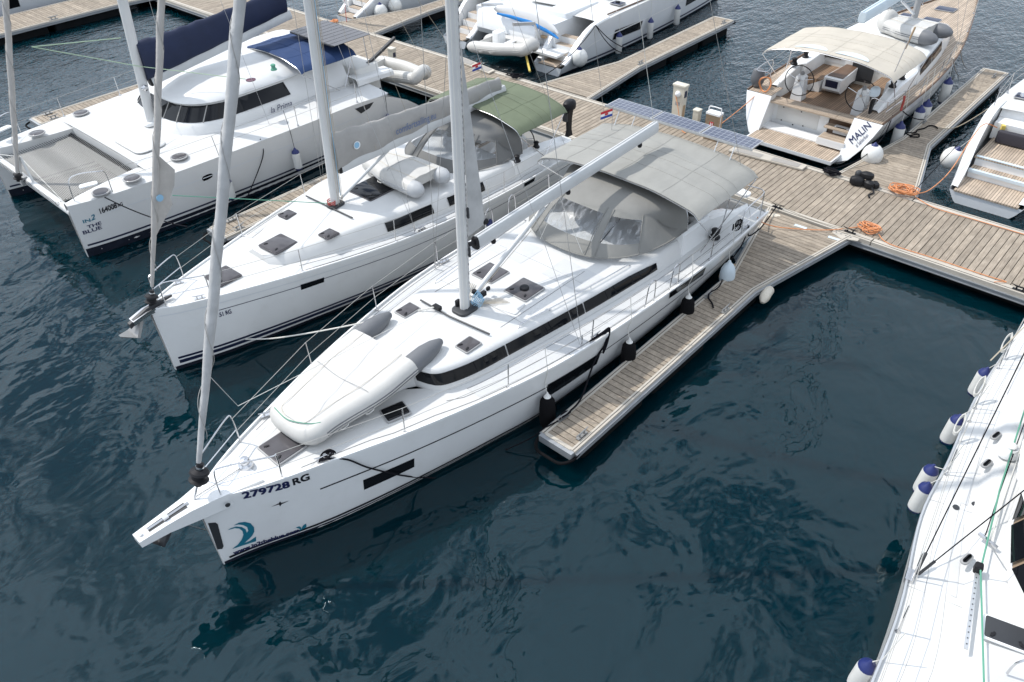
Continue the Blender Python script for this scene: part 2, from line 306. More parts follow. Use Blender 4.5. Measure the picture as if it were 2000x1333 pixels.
class MB:
    def __init__(s): s.v = []; s.f = []; s.mi = []; s.m = 0
    def add(s, vs, fs):
        n = len(s.v); s.v += [Vector(p) for p in vs]
        for f in fs: s.f.append([i+n for i in f]); s.mi.append(s.m)
        return s
    def box(s, c, d, rz=0, tilt=None):
        M = Matrix.Rotation(rz, 3, 'Z')
        if tilt is not None: M = M @ tilt
        x, y, z = d[0]/2, d[1]/2, d[2]/2; c = Vector(c)
        vs = [c+M @ Vector(p) for p in ((-x,-y,-z),(x,-y,-z),(x,y,-z),(-x,y,-z),(-x,-y,z),(x,-y,z),(x,y,z),(-x,y,z))]
        return s.add(vs, [(0,3,2,1),(4,5,6,7),(0,1,5,4),(1,2,6,5),(2,3,7,6),(3,0,4,7)])
    def rbox(s, c, d, r=.02, rz=0, n=3):
        """box with rounded vertical corners and a chamfered top"""
        M = Matrix.Rotation(rz, 3, 'Z'); c = Vector(c); x, y, h = d[0]/2, d[1]/2, d[2]/2
        def ring(k, z, q=0):
            pts = []
            for (sx, sy, a0) in ((1,1,0),(-1,1,90),(-1,-1,180),(1,-1,270)):
                for i in range(n+1):
                    a = R_(a0+90*i/n); pts.append(c+M @ Vector((sx*(x-r)+(r-q)*math.cos(a), sy*(y-r)+(r-q)*math.sin(a), z)))
            return pts
        b = min(r*.6, h*.6)
        return s.loft([ring(0, -h), ring(0, h-b), ring(0, h-b*.3, b*.3), ring(0, h, b)])
    def loft(s, rings, caps=True, closed=True):
        k = len(rings[0]); fs = []; vs = [p for r in rings for p in r]
        for i in range(len(rings)-1):
            for j in range(k if closed else k-1):
                a = i*k+j; b = i*k+(j+1) % k; fs.append((a, b, b+k, a+k))
        if caps and closed: fs.append(tuple(range(k-1, -1, -1))); fs.append(tuple(range((len(rings)-1)*k, len(rings)*k)))
        return s.add(vs, fs)
    def grid(s, rows): return s.loft(rows, caps=False, closed=False)
    def tube(s, pts, r=.01, n=6, radii=None, caps=True, flat=1.0):
        pts = [Vector(p) for p in pts]; rings = []
        t0 = (pts[1]-pts[0]).normalized(); up = Vector((0, 0, 1)) if abs(t0.z) < .9 else Vector((1, 0, 0))
        a = t0.cross(up).normalized()
        for i, p in enumerate(pts):
            t = (pts[min(i+1, len(pts)-1)]-pts[max(i-1, 0)])
            if t.length < 1e-9: t = t0
            t.normalize(); a = (a-t*a.dot(t)); a = a.normalized() if a.length > 1e-6 else t.orthogonal().normalized(); b = t.cross(a)
            q = radii[i] if radii else r
            rings.append([p+(a*math.cos(2*math.pi*j/n)+b*math.sin(2*math.pi*j/n)*flat)*q for j in range(n)])
        return s.loft(rings, caps)
    def lathe(s, prof, c=(0,0,0), n=16, axis=None):
        """prof: list of (radius, height) about +z, or about 'axis'"""
        c = Vector(c); M = Matrix.Identity(3) if axis is None else Vector((0,0,1)).rotation_difference(Vector(axis)).to_matrix()
        rings = [[c+M @ Vector((max(r, 1e-4)*math.cos(2*math.pi*j/n), max(r, 1e-4)*math.sin(2*math.pi*j/n), h)) for j in range(n)] for r, h in prof]
        return s.loft(rings)
    def prism(s, poly, z0, z1):
        n = len(poly); vs = [(x, y, z0) for x, y in poly]+[(x, y, z1) for x, y in poly]
        return s.add(vs, [tuple(range(n-1, -1, -1)), tuple(range(n, 2*n))]+[(i, (i+1) % n, n+(i+1) % n, n+i) for i in range(n)])
    def slab(s, poly, d):
        """planar polygon of 3D points thickened along vector d"""
        n = len(poly); d = Vector(d); vs = [Vector(p) for p in poly]; vs += [p+d for p in vs]
        return s.add(vs, [tuple(range(n-1, -1, -1)), tuple(range(n, 2*n))]+[(i, (i+1) % n, n+(i+1) % n, n+i) for i in range(n)])
    def shell(s, rows, th):
        """thick sheet from a grid of points, thickened downwards"""
        s.grid(rows); lo = [[Vector(p)-Vector((0,0,th)) for p in r] for r in rows]
        s.grid([list(reversed(r)) for r in lo])
        for r, q in ((rows[0], lo[0]), (lo[-1], rows[-1])): s.grid([[p for p in q], [p for p in r]])
        a = [r[0] for r in rows]; b = [r[0] for r in lo]; s.grid([a, b])
        a = [r[-1] for r in rows]; b = [r[-1] for r in lo]; s.grid([b, a])
        return s
    def mesh(s, name, mats, off=Vector((0,0,0)), ang=38, flat=False):
        me = bpy.data.meshes.new(name); me.from_pydata([p-off for p in s.v], [], s.f)
        if not isinstance(mats, (list, tuple)): mats = [mats]
        for q in mats: me.materials.append(MAT[q])
        if len(mats) > 1: me.polygons.foreach_set('material_index', s.mi)
        bm = bmesh.new(); bm.from_mesh(me); bmesh.ops.recalc_face_normals(bm, faces=bm.faces); bm.to_mesh(me); bm.free()
        if not flat:
            me.polygons.foreach_set('use_smooth', [True]*len(me.polygons)); me.set_sharp_from_angle(angle=R_(ang))
        me.update(); return me
    def build(s, name, mats, parent=None, ang=38, flat=False, origin=None):
        if parent is not None: off = root_of(parent).location
        elif origin is not None: off = Vector(origin)
        else:
            n = len(s.v); off = Vector((sum(p.x for p in s.v)/n, sum(p.y for p in s.v)/n, min(p.z for p in s.v)))
        o = bpy.data.objects.new(name, s.mesh(name, mats, off, ang, flat)); col.objects.link(o)
        if parent is not None: o.parent = parent
        else: o.location = off
        return o
def tag(o, label, cat, group=None):
    o['label'] = label; o['category'] = cat
    if group: o['group'] = group
    return o
def thing(name, loc, label, cat, group=None):
    o = bpy.data.objects.new(name, None); col.objects.link(o); o.location = loc; o.empty_display_size = .3
    return tag(o, label, cat, group)
def copy_tree(o, loc, rz=None, label=None, parent=None):
    c = o.copy(); col.objects.link(c); c.parent = parent
    if parent is None: c.location = loc
    if rz is not None: c.rotation_euler = (0, 0, rz)
    if label: c['label'] = label
    for ch in list(o.children): copy_tree(ch, None, None, None, c)
    return c
def catenary(a, b, sag, n=10):
    a = Vector(a); b = Vector(b)
    return [a.lerp(b, i/n)-Vector((0, 0, sag*4*(i/n)*(1-i/n))) for i in range(n+1)]
def rope(name, pts, r, m, label, cat='rope', group=None, n=6):
    return tag(MB().tube(pts, r, n).build(name, m), label, cat, group)
def spline(pts, k=6):
    pts = [Vector(p) for p in pts]; o = []
    for i in range(len(pts)-1):
        p0 = pts[max(i-1, 0)]; p1 = pts[i]; p2 = pts[i+1]; p3 = pts[min(i+2, len(pts)-1)]
        for j in range(k):
            t = j/k; o.append(.5*((2*p1)+(p2-p0)*t+(2*p0-5*p1+4*p2-p3)*t*t+(3*p1-p0-3*p2+p3)*t**3))
    o.append(pts[-1]); return o
def text_tris(s, size, shear=0):
    c = bpy.data.curves.new('t', 'FONT'); c.body = s; c.size = size; c.shear = shear; c.resolution_u = 3
    o = bpy.data.objects.new('t', c); col.objects.link(o)
    dg = bpy.context.evaluated_depsgraph_get(); me = bpy.data.meshes.new_from_object(o.evaluated_get(dg))
    vs = [v.co.copy() for v in me.vertices]; fs = [tuple(p.vertices) for p in me.polygons]
    bpy.data.objects.remove(o); bpy.data.curves.remove(c); bpy.data.meshes.remove(me)
    return vs, fs
def text_on(s, size, fn, name, m, parent, shear=0, sx=1.0, bold=0):
    vs, fs = text_tris(s, size, shear); mb = MB()
    mb.add([fn(v.x*sx, v.y) for v in vs], fs)
    if bold:
        for dx, dy in ((bold, 0), (0, bold), (bold, bold)):
            mb.add([fn(v.x*sx+dx, v.y+dy)+Vector((.0004, -.0003, .0002))*(1+dx*10+dy*5) for v in vs], fs)
    return mb.build(name, m, parent, flat=True)
def poly_on(pts, fn, mb):
    """flat print: triangulated polygon mapped onto a surface"""
    from mathutils.geometry import tessellate_polygon
    t = tessellate_polygon([[Vector((x, y, 0)) for x, y in pts]])
    return mb.add([fn(x, y) for x, y in pts], t)
# ------------------------------------------------------------------ water
wm = MB(); g = 24
wm.add([(-260, -60, 0), (260, -60, 0), (260, 460, 0), (-260, 460, 0)], [(0, 1, 2, 3)])
wo = wm.build('water', 'water', origin=(0, 0, 0)); wo['kind'] = 'structure'
# ------------------------------------------------------------------ pontoons
DZ = .5
pm = MB().box((0, 0, 0), (1, 1, 1)); plank_mesh = None
def bev_plank():
    mb = MB(); c = .012
    r = lambda q, z: [Vector((-.5, -.5+q, z)), Vector((.5, -.5+q, z)), Vector((.5, .5-q, z)), Vector((-.5, .5-q, z))]
    mb.loft([r(0, -.5), r(0, .3), r(.05, .5)]); return mb.mesh('plank', 'wood_plank', flat=True)
plank_mesh = bev_plank()
def plank(parent, c, length, width, along_y, th=.035):
    o = bpy.data.objects.new('plank', plank_mesh); col.objects.link(o); o.parent = parent
    o.location = Vector(c)-root_of(parent).location
    o.scale = (length, width, th); o.rotation_euler = (random.uniform(-.003, .003), random.uniform(-.002, .002), (math.pi/2 if along_y else 0)+random.uniform(-.002, .002))
    return o
def cleat(parent, p, rz, s=1.0, m='galv'):
    """two-horned mooring cleat"""
    M = Matrix.Rotation(rz, 3, 'Z'); p = Vector(p); mb = MB()
    q = lambda *a: p+M @ (Vector(a)*s)
    mb.box(q(0, 0, .008), (.26*s, .07*s, .016*s), rz)
    for k in (-1, 1): mb.tube([q(k*.06, 0, .01), q(k*.065, 0, .075)], .017*s, 8)
    mb.tube([q(-.17, 0, .105), q(-.1, 0, .088), q(0, 0, .083), q(.1, 0, .088), q(.17, 0, .105)], .015*s, 8, radii=[.007*s, .014*s, .017*s, .014*s, .007*s])
    return mb.build('cleat', m, parent)
DN, DF = 18.95, 21.98          # near and far edge of the main pontoon
dock = thing('main_pontoon', (-14, (DN+DF)/2, 0), 'long main pontoon of weathered grey-brown planks crossing between the yachts', 'pontoon')
X = -46.5; i = 0
while X < 5.0:
    plank(dock, (X, (DN+DF)/2+random.uniform(-.008, .008), DZ-.018+random.uniform(-.003, .003)), DF-DN-.46, .1545, True); X += .168
for nm, y0, sgn in (('near', DN, 1), ('far', DF, -1)):
    for k in range(5):
        xa = -46.6+k*10.4; xb = xa+10.37
        mb = MB(); mb.prism([(xa, y0), (xb, y0), (xb, y0+sgn*.21), (xa, y0+sgn*.21)], DZ-.10, DZ+.012)
        mb.build('edge_board', 'dock_edge', dock)
    mb = MB(); mb.box((-20.5, y0+sgn*.065, DZ+.016), (52, .012, .006)); mb.build('edge_groove', 'dock_groove', dock)
    mb = MB(); mb.box((-20.5, y0-sgn*.006, DZ-.17), (52, .05, .135)); mb.box((-20.5, y0-sgn*.03, DZ-.12), (52, .03, .02)); mb.box((-20.5, y0-sgn*.03, DZ-.225), (52, .03, .02))
    mb.build('side_rail', 'dock_alu', dock)
for k in range(11):
    mb = MB(); mb.rbox((-44+k*4.7, (DN+DF)/2, .06), (3.6, 2.5, .6), .15); mb.build('float', 'float_black', dock)
mb = MB(); mb.box((-20.5, (DN+DF)/2, DZ-.09), (52, DF-DN-.3, .03)); mb.build('under_deck', 'float_black', dock)
def finger(label, xl, xr, tip, bendl, bendr, rl, rr, root, d, group='finger pontoons', flare=True, name='finger_pontoon'):
    """d=+1: runs from the main pontoon towards the camera (tip at low Y); d=-1: away from it"""
    f = thing(name, ((xl+xr)/2, (tip+root)/2, 0), label, 'pontoon', group)
    s = 1 if root > tip else -1
    y = tip+s*.09; pitch = .152
    def edges(y):
        a = (y-bendl)/(root-bendl); b = (y-bendr)/(root-bendr)
        return (xl+(rl-xl)*max(0, a), xr+(rr-xr)*max(0, b))
    while (root-y)*s > .08:
        a, b = edges(y); plank(f, ((a+b)/2, y, DZ-.02+random.uniform(-.002, .002)), b-a-.2, .137, False); y += s*pitch
    for side, lst in (('l', [(xl, tip), (xl, bendl), (rl, root)]), ('r', [(xr, tip), (xr, bendr), (rr, root)])):
        k = 1 if side == 'l' else -1
        for (a, ya), (b, yb) in zip(lst, lst[1:]):
            mb = MB(); wv = .105*k
            mb.prism([(a, ya), (b, yb), (b+wv, yb), (a+wv, ya)], DZ-.05, DZ+.012); mb.build('edge_board', 'dock_edge', f)
            mb = MB()
            mb.prism([(a+wv*.42, ya), (b+wv*.42, yb), (b+wv*.56, yb), (a+wv*.56, ya)], DZ+.010, DZ+.015); mb.build('edge_groove', 'dock_groove', f)
            mb = MB()
            for (o0, o1, z0, z1) in ((-.035, .03, DZ-.17, DZ-.045), (-.055, .0, DZ-.16, DZ-.135), (-.055, .0, DZ-.075, DZ-.05)):
                mb.prism([(a+o0*k, ya), (b+o0*k, yb), (b+o1*k, yb), (a+o1*k, ya)], z0, z1)
            mb.build('side_rail', 'dock_alu', f)
    mb = MB(); mb.box(((xl+xr)/2, tip-s*.05, DZ-.085), (xr-xl-.02, .1, .16)); mb.build('end_plate', 'dock_alu', f)
    mb = MB(); mb.box(((xl+xr)/2, tip+s*.02, DZ+.002), (xr-xl-.21, .08, .02)); mb.build('end_board', 'dock_edge', f)
    mb = MB(); hw = (xr-xl)/2; xm = (xl+xr)/2
    mb.tube(spline([(xl-.01, tip+s*.12, DZ-.12), (xl-.02, tip-s*.1, DZ-.13), (xl+.12, tip-s*.3, DZ-.15), (xm, tip-s*.33, DZ-.15), (xr-.12, tip-s*.3, DZ-.15), (xr+.02, tip-s*.1, DZ-.13), (xr+.01, tip+s*.12, DZ-.12)], 5), .033, 8)
    mb.build('end_bumper', 'rubber', f)
    n = 3; L = abs(bendl-tip)
    for k in range(n):
        mb = MB(); mb.rbox((xm, tip+s*(.15+L*(k+.5)/n), .05), (xr-xl-.1, L/n-.35, .62), .08)
        mb.build('float', 'float_black', f)
    mb = MB(); mb.prism([(edges(tip+s*.1)[0]+.06, tip+s*.1), (xl+.06, bendl), (rl+.08, root), (rr-.08, root), (xr-.06, bendr), (edges(tip+s*.1)[1]-.06, tip+s*.1)], DZ-.12, DZ-.06)
    mb.build('under_deck', 'float_black', f)
    return f
F1 = finger('finger pontoon beside the big central yacht with shadowed planks', -7.07, -6.24, 8.2, 15.5, 15.13, -7.92, -5.5, DN, 1)
cleat(F1, (-6.40, 8.62, DZ+.012), R_(90), 1.1); cleat(F1, (-6.98, 8.75, DZ+.012), R_(84), 1.1)
cleat(F1, (-6.98, 14.2, DZ+.012), R_(90), 1.1); cleat(F1, (-6.36, 13.95, DZ+.012), R_(90), 1.1)
F0 = finger('finger pontoon in the gap between the catamaran and the neighbouring yacht', -19.28, -18.42, 8.2, 15.5, 15.5, -20.1, -17.6, DN, 1)
cleat(F0, (-18.55, 8.7, DZ+.012), R_(90), 1.1); cleat(F0, (-19.12, 8.8, DZ+.012), R_(90), 1.1)
Fm = finger('finger pontoon on the far side of the left catamaran', -31.35, -30.45, 8.2, 15.5, 15.5, -32.2, -29.7, DN, 1)
cleat(Fm, (-30.6, 8.7, DZ+.012), R_(90), 1.2); cleat(Fm, (-31.2, 8.75, DZ+.012), R_(90), 1.2)
Fw = finger('broad pontoon in the upper left corner with a cleat on its edge', -45.4, -42.6, 5.5, 17.5, 17.5, -45.6, -42.4, DN+.0, 1)
cleat(Fw, (-42.75, 13.9, DZ+.012), R_(90), 1.5)
G2 = finger('finger pontoon between the two moored yachts with open transoms', -6.78, -5.9, 33.4, 25.6, 25.6, -7.35, -5.0, DF, -1)
cleat(G2, (-6.2, 32.7, DZ+.012), R_(90), 1.1); cleat(G2, (-6.68, 27.2, DZ+.012), R_(90), 1.1)
G1 = finger('finger pontoon beside the catamaran with the hanging dinghy', -18.0, -17.0, 32.9, 25.7, 25.7, -18.95, -16.6, DF, -1)
cleat(G1, (-17.15, 32.3, DZ+.012), R_(90), 1.2); cleat(G1, (-17.15, 26.0, DZ+.012), R_(90), 1.2)
G0 = finger('finger pontoon at the top edge behind the tall masts', -29.9, -29.0, 33, 25.8, 25.8, -31.2, -28.6, DF, -1)
for x, y in ((-5.62, DN+.1), (-7.7, DN+.1), (-24.1+.9, DN+.1), (-7.5, DF-.1), (-20.4, DF-.1), (-1.5, DN+.1)):
    cleat(dock, (x, y, DZ+.012), 0, 1.15, 'plastic_black')
mb = MB(); mb.prism([(-6.0, DN-.02), (-5.3, DN-.02), (-5.3, DN-.16), (-5.7, DN-.3), (-6.0, DN-.16)], DZ-.02, DZ+.006); mb.build('hinge_plate', 'dock_edge', F1)
for k in range(4): MB().lathe([(.02, 0), (.02, .012), (.012, .016)], (-5.9+k*.13, DN-.1, DZ+.006), 8).build('bolt', 'galv', F1)
# ------------------------------------------------------------------ boat building kit
class Mono:
    """hull form: bow at Yb, running aft by d (+1: aft is +Y, -1: aft is -Y)"""
    def __init__(s, X0, Yb, d, L, bd, bw, zs, rake=0.0, trake=0.0, power=.75):
        s.X0, s.Yb, s.d, s.L = X0, Yb, d, L; s.bd, s.bw, s.zs = smooth_tab(bd), smooth_tab(bw), smooth_tab(zs); s.rake, s.trake, s.pw = rake, trake, power
    def xz(s, u, z):
        Z = s.zs(u); t = 1-z/Z; b = s.bd(u); w_ = s.bw(u)
        if z >= 0: x = w_+(b-w_)*max(0.0, 1-t)**s.pw
        else: x = w_*max(.0, 1+z*.55)
        return x
    def pt(s, u, z, k=1, off=0.0):
        x = s.xz(u, z)+off
        fb = max(0.0, 1-u/1.6); fa = max(0.0, 1-(s.L-u)/1.2)
        y = u+s.rake*fb*(1-z/s.zs(0))+s.trake*fa*(1-z/s.zs(s.L))
        return Vector((s.X0+k*x, s.Yb+s.d*y, z))
    def nrm(s, u, z, k):
        e = .01; a = s.pt(u+e, z, k)-s.pt(u-e, z, k); b = s.pt(u, z+e, k)-s.pt(u, z-e, k); n = a.cross(b).normalized()
        return n if n.x*k > 0 else -n
    def on(s, u, z, k, off): return s.pt(u, z, k)+s.nrm(u, z, k)*off
    def hp(s, px, py, k=1):
        """photo pixel -> (u, z) on hull side k"""
        X = s.X0+k*s.bd(s.L*.4)
        for i in range(25):
            p = onX(px, py, X); u = (p.y-s.Yb)*s.d; u = min(max(u, 0.0), s.L); z = min(max(p.z, -.2), s.zs(u)); X = X*.4+.6*(s.X0+k*s.xz(u, z))
        return u, z
    def hull(s, parent, m, nu=46, name='hull', close=True):
        us = [s.L*(i/nu)**1.25 for i in range(nu+1)]; zs_ = [1, .97, .9, .8, .68, .55, .42, .3, .18, .08, 0]
        mb = MB(); rows = []
        for u in us:
            Z = s.zs(u); hs = [Z*q for q in zs_]+[-.12, -.3]
            rows.append([s.pt(u, h, 1) for h in hs]+[s.pt(u, h, -1) for h in reversed(hs)])
        mb.loft(rows, caps=False, closed=False)
        if close: mb.add(rows[-1], [tuple(range(len(rows[-1])))])
        return mb.build(name, m, parent, ang=50)
    def strip(s, parent, name, m, k, u0, u1, za, zb, off=.004, n=40):
        """band on the hull side between heights za(u) and zb(u)"""
        fa = za if callable(za) else (lambda u: za); fb = zb if callable(zb) else (lambda u: zb); mb = MB()
        mb.grid([[s.on(u, fa(u), k, off), s.on(u, (fa(u)+fb(u))/2, k, off), s.on(u, fb(u), k, off)] for u in [u0+(u1-u0)*i/n for i in range(n+1)]])
        return mb.build(name, m, parent)
    def quad(s, parent, name, m, k, pxs, off=.006, frame=None):
        """window: quad given by four photo pixels, laid on the hull side"""
        q = [s.hp(x, y, k) for x, y in pxs]; n = 8
        def patch(g, o):
            c = (sum(a for a, b in q)/4, sum(b for a, b in q)/4); Q = [(c[0]+(a-c[0])*g[0], c[1]+(b-c[1])*g[1]) for a, b in q]
            rows = []
            for i in range(n+1):
                t = i/n; a = (lerp(Q[0][0], Q[1][0], t), lerp(Q[0][1], Q[1][1], t)); b = (lerp(Q[3][0], Q[2][0], t), lerp(Q[3][1], Q[2][1], t))
                rows.append([s.on(lerp(a[0], b[0], j/3), lerp(a[1], b[1], j/3), k, o) for j in range(4)])
            return rows
        w_ = MB().grid(patch((1, 1), off)).build(name, m, parent)
        if frame: MB().grid(patch((1.05, 1.16), off*.5)).build('window_frame', frame, w_)
        return w_
    def text(s, parent, txt, p0, p1, size, m, k=1, off=.007, sx=1.0, shear=0, bold=0, name='lettering'):
        """writing on the hull side; baseline from photo pixel p0 to p1"""
        (u0, z0), (u1, z1) = s.hp(*p0, k), s.hp(*p1, k); vs, fs = text_tris(txt, size, shear)
        wv = max(v.x for v in vs); ln = math.hypot(u1-u0, z1-z0); c, sn = (u1-u0)/ln, (z1-z0)/ln; kx = ln/wv
        return text_on(txt, size, lambda a, b: s.on(u0+a*kx*c, z0+a*kx*sn+b, k, off), name, m, parent, shear, 1.0, bold)
    def print_poly(s, parent, name, m, pts, k=1, off=.007):
        q = [s.hp(x, y, k) for x, y in pts]; mb = MB(); poly_on(q, lambda a, b: s.on(a, b, k, off), mb)
        return mb.build(name, m, parent, flat=True)
    def edge(s, u, k, dz=0.0, inset=0.0):
        p = s.pt(u, s.zs(u), k, -inset); p.z += dz; return p
    def deck(s, parent, m, ua, ub, inner=None, camber=.05, n=40, name='deck'):
        """deck strip from inner(u) out to the sheer, both sides"""
        us = [ua+(ub-ua)*(i/n) for i in range(n+1)]; mb = MB()
        if inner is None:
            mb.grid([[Vector((s.X0+k*s.bd(u)*.995, s.edge(u, 1).y, s.zs(u)-.012+camber*(1-k*k))) for k in [-1+j/8 for j in range(17)]] for u in us])
        else:
            for k in (1, -1):
                mb.grid([[Vector((s.X0+k*lerp(inner(u), s.bd(u)*.995, j/4), s.edge(u, 1).y, s.zs(u)-.012+camber*(1-(lerp(inner(u), s.bd(u), j/4)/s.bd(u))**2))) for j in range(5)] for u in us])
        return mb.build(name, m, parent, ang=50)
    def dz(s, x, u, camber=.05): return s.zs(u)-.012+camber*(1-min(1, (x/max(.05, s.bd(u))))**2)
    def toe(s, parent, m, h=.045, w_=.035, u0=.1, n=50):
        for k in (1, -1):
            mb = MB(); rows = []
            for i in range(n+1):
                u = u0+(s.L-u0)*i/n; a = s.edge(u, k, 0, .004); b = s.edge(u, k, 0, .004+w_)
                rows.append([a-V(0, 0, .015), a+V(0, 0, h), b+V(0, 0, h), b-V(0, 0, .015)])
            mb.loft(rows); mb.build('toe_rail', m, parent)
def hatch(parent, c, w_, l, rz=0, m='hatch_glass', frame='grey_plastic', handles=True, vent=False, name='hatch'):
    c = Vector(c)
    h = MB().rbox(c+V(0, 0, .012), (w_+.05, l+.05, .03), .035, rz).build(name, frame, parent)
    MB().rbox(c+V(0, 0, .026), (w_, l, .03), .03, rz).build('glass', m, h)
    M = Matrix.Rotation(rz, 3, 'Z')
    if handles:
        for sx in (-1, 1):
            p = c+M @ V(sx*w_*.32, -l*.32, .045); MB().box(p, (.03, .09, .02), rz+.5*sx).lathe([(.028, 0), (.028, .012), (.02, .02)], p+V(0, 0, -.008), 8).build('handle', 'plastic_black', h)
    if vent: MB().lathe([(.1, 0), (.1, .03), (.085, .05), (.04, .055)], c+V(0, 0, .04), 16).build('vent', 'plastic_black', h)
    return h
def winch(parent, p, s=1.0, m='steel', cap='plastic_black'):
    o = MB().lathe([(.10*s, 0), (.10*s, .03*s), (.075*s, .05*s), (.06*s, .10*s), (.075*s, .14*s)], p, 14).build('winch', cap, parent)
    MB().lathe([(.078*s, .14*s), (.078*s, .165*s), (.05*s, .185*s), (.025*s, .19*s)], p, 14).build('drum_cap', cap, o); return o
def stanchions(parent, hull, us, k, h=.62, lean=.03):
    tops = []
    for u in us:
        a = hull.edge(u, k, .0, .07); b = a+V(k*lean, 0, h)
        mb = MB(); mb.tube([a, b], .0125, 8); mb.lathe([(.035, -.005), (.035, .02), (.018, .05)], a, 8); mb.build('stanchion', 'steel', parent); tops.append(b)
    return tops
def lifeline(parent, pts, r=.0055, m='lifeline'):
    MB().tube(pts, r, 5).build('lifeline', m, parent)
def spars(parent, base, top, a, b, m='mast_paint', name='mast'):
    """oval mast: a across, b fore and aft"""
    base, top = Vector(base), Vector(top); mb = MB()
    rg = lambda p: [p+V(a*math.cos(t), b*math.sin(t), 0) for t in [2*math.pi*j/20 for j in range(20)]]
    mb.loft([rg(base.lerp(top, i/6)) for i in range(7)]); return mb.build(name, m, parent)
def furled(parent, a, b, r0, r1, m, name='furled_sail', wraps=13, wob=.010):
    """rolled headsail on the forestay, with wraps"""
    a, b = Vector(a), Vector(b); n = 280; mb = MB(); rings = []; t = (b-a).normalized(); x = t.cross(V(0, 1, 0)).normalized(); y = t.cross(x)
    rnd = random.Random(3); ph = [rnd.uniform(-.5, .5) for _ in range(n+1)]
    for i in range(n+1):
        q = i/n; r = lerp(r0, r1, min(1, q*7)) if q < 1/7 else r1*(1-.15*q); ring = []
        for j in range(14):
            th = 2*math.pi*j/14; s_ = (th/(2*math.pi)+q*wraps) % 1.0; s_ = s_+.35*math.sin(q*70+th)*s_
            ring.append(a.lerp(b, q)+(x*math.cos(th)+y*math.sin(th))*(r*(.9+.24*s_)+wob*.4*ph[i]*math.sin(th*2+i)))
        rings.append(ring)
    mb.loft(rings); o = mb.build(name, m, parent, ang=60)
    hx = [a.lerp(b, q/500)+(x*math.cos(-2*math.pi*q/500*wraps)+y*math.sin(-2*math.pi*q/500*wraps))*r1*1.13*(1-.15*q/500) for q in range(12, 490)]
    MB().tube(hx, .006, 4).build('leech_edge', 'canvas_cover', o); return o
def drum(parent, p, axis, s=1.0):
    o = MB().lathe([(.05*s, -.12*s), (.05*s, -.05*s), (.13*s, -.04*s), (.14*s, -.02*s), (.10*s, 0), (.10*s, .07*s), (.14*s, .09*s), (.125*s, .12*s), (.06*s, .15*s), (.05*s, .24*s)], p, 18, axis).build('furling_drum', 'plastic_black', parent)
    MB().lathe([(.058*s, .15*s), (.058*s, .2*s)], p, 14, axis).build('collar', 'steel', o); return o
def boom_spar(parent, a, b, w_, h, m='alu_paint', name='boom'):
    a, b = Vector(a), Vector(b); mb = MB(); rings = []
    d = (b-a).normalized(); sd = d.cross(V(0, 0, 1)).normalized(); up = sd.cross(d)
    prof = [(-.5, -.25), (-.42, -.45), (-.2, -.5), (.2, -.5), (.42, -.45), (.5, -.25), (.46, .2), (.3, .46), (.08, .5), (.08, .42), (-.08, .42), (-.08, .5), (-.3, .46), (-.46, .2)]
    for q in (0, .5, 1): rings.append([a.lerp(b, q)+sd*x*w_+up*y*h for x, y in prof])
    mb.loft(rings); o = mb.build(name, m, parent)
    for p, e in ((a, -1), (b, 1)):
        MB().loft([[p+d*e*t+sd*x*w_*(1.01-k)+up*y*h*(1.01-k) for x, y in prof] for t, k in ((-.02, 0), (.03, 0), (.045, .1))]).build('end_fitting', 'plastic_black' if e < 0 else m, o)
    return o
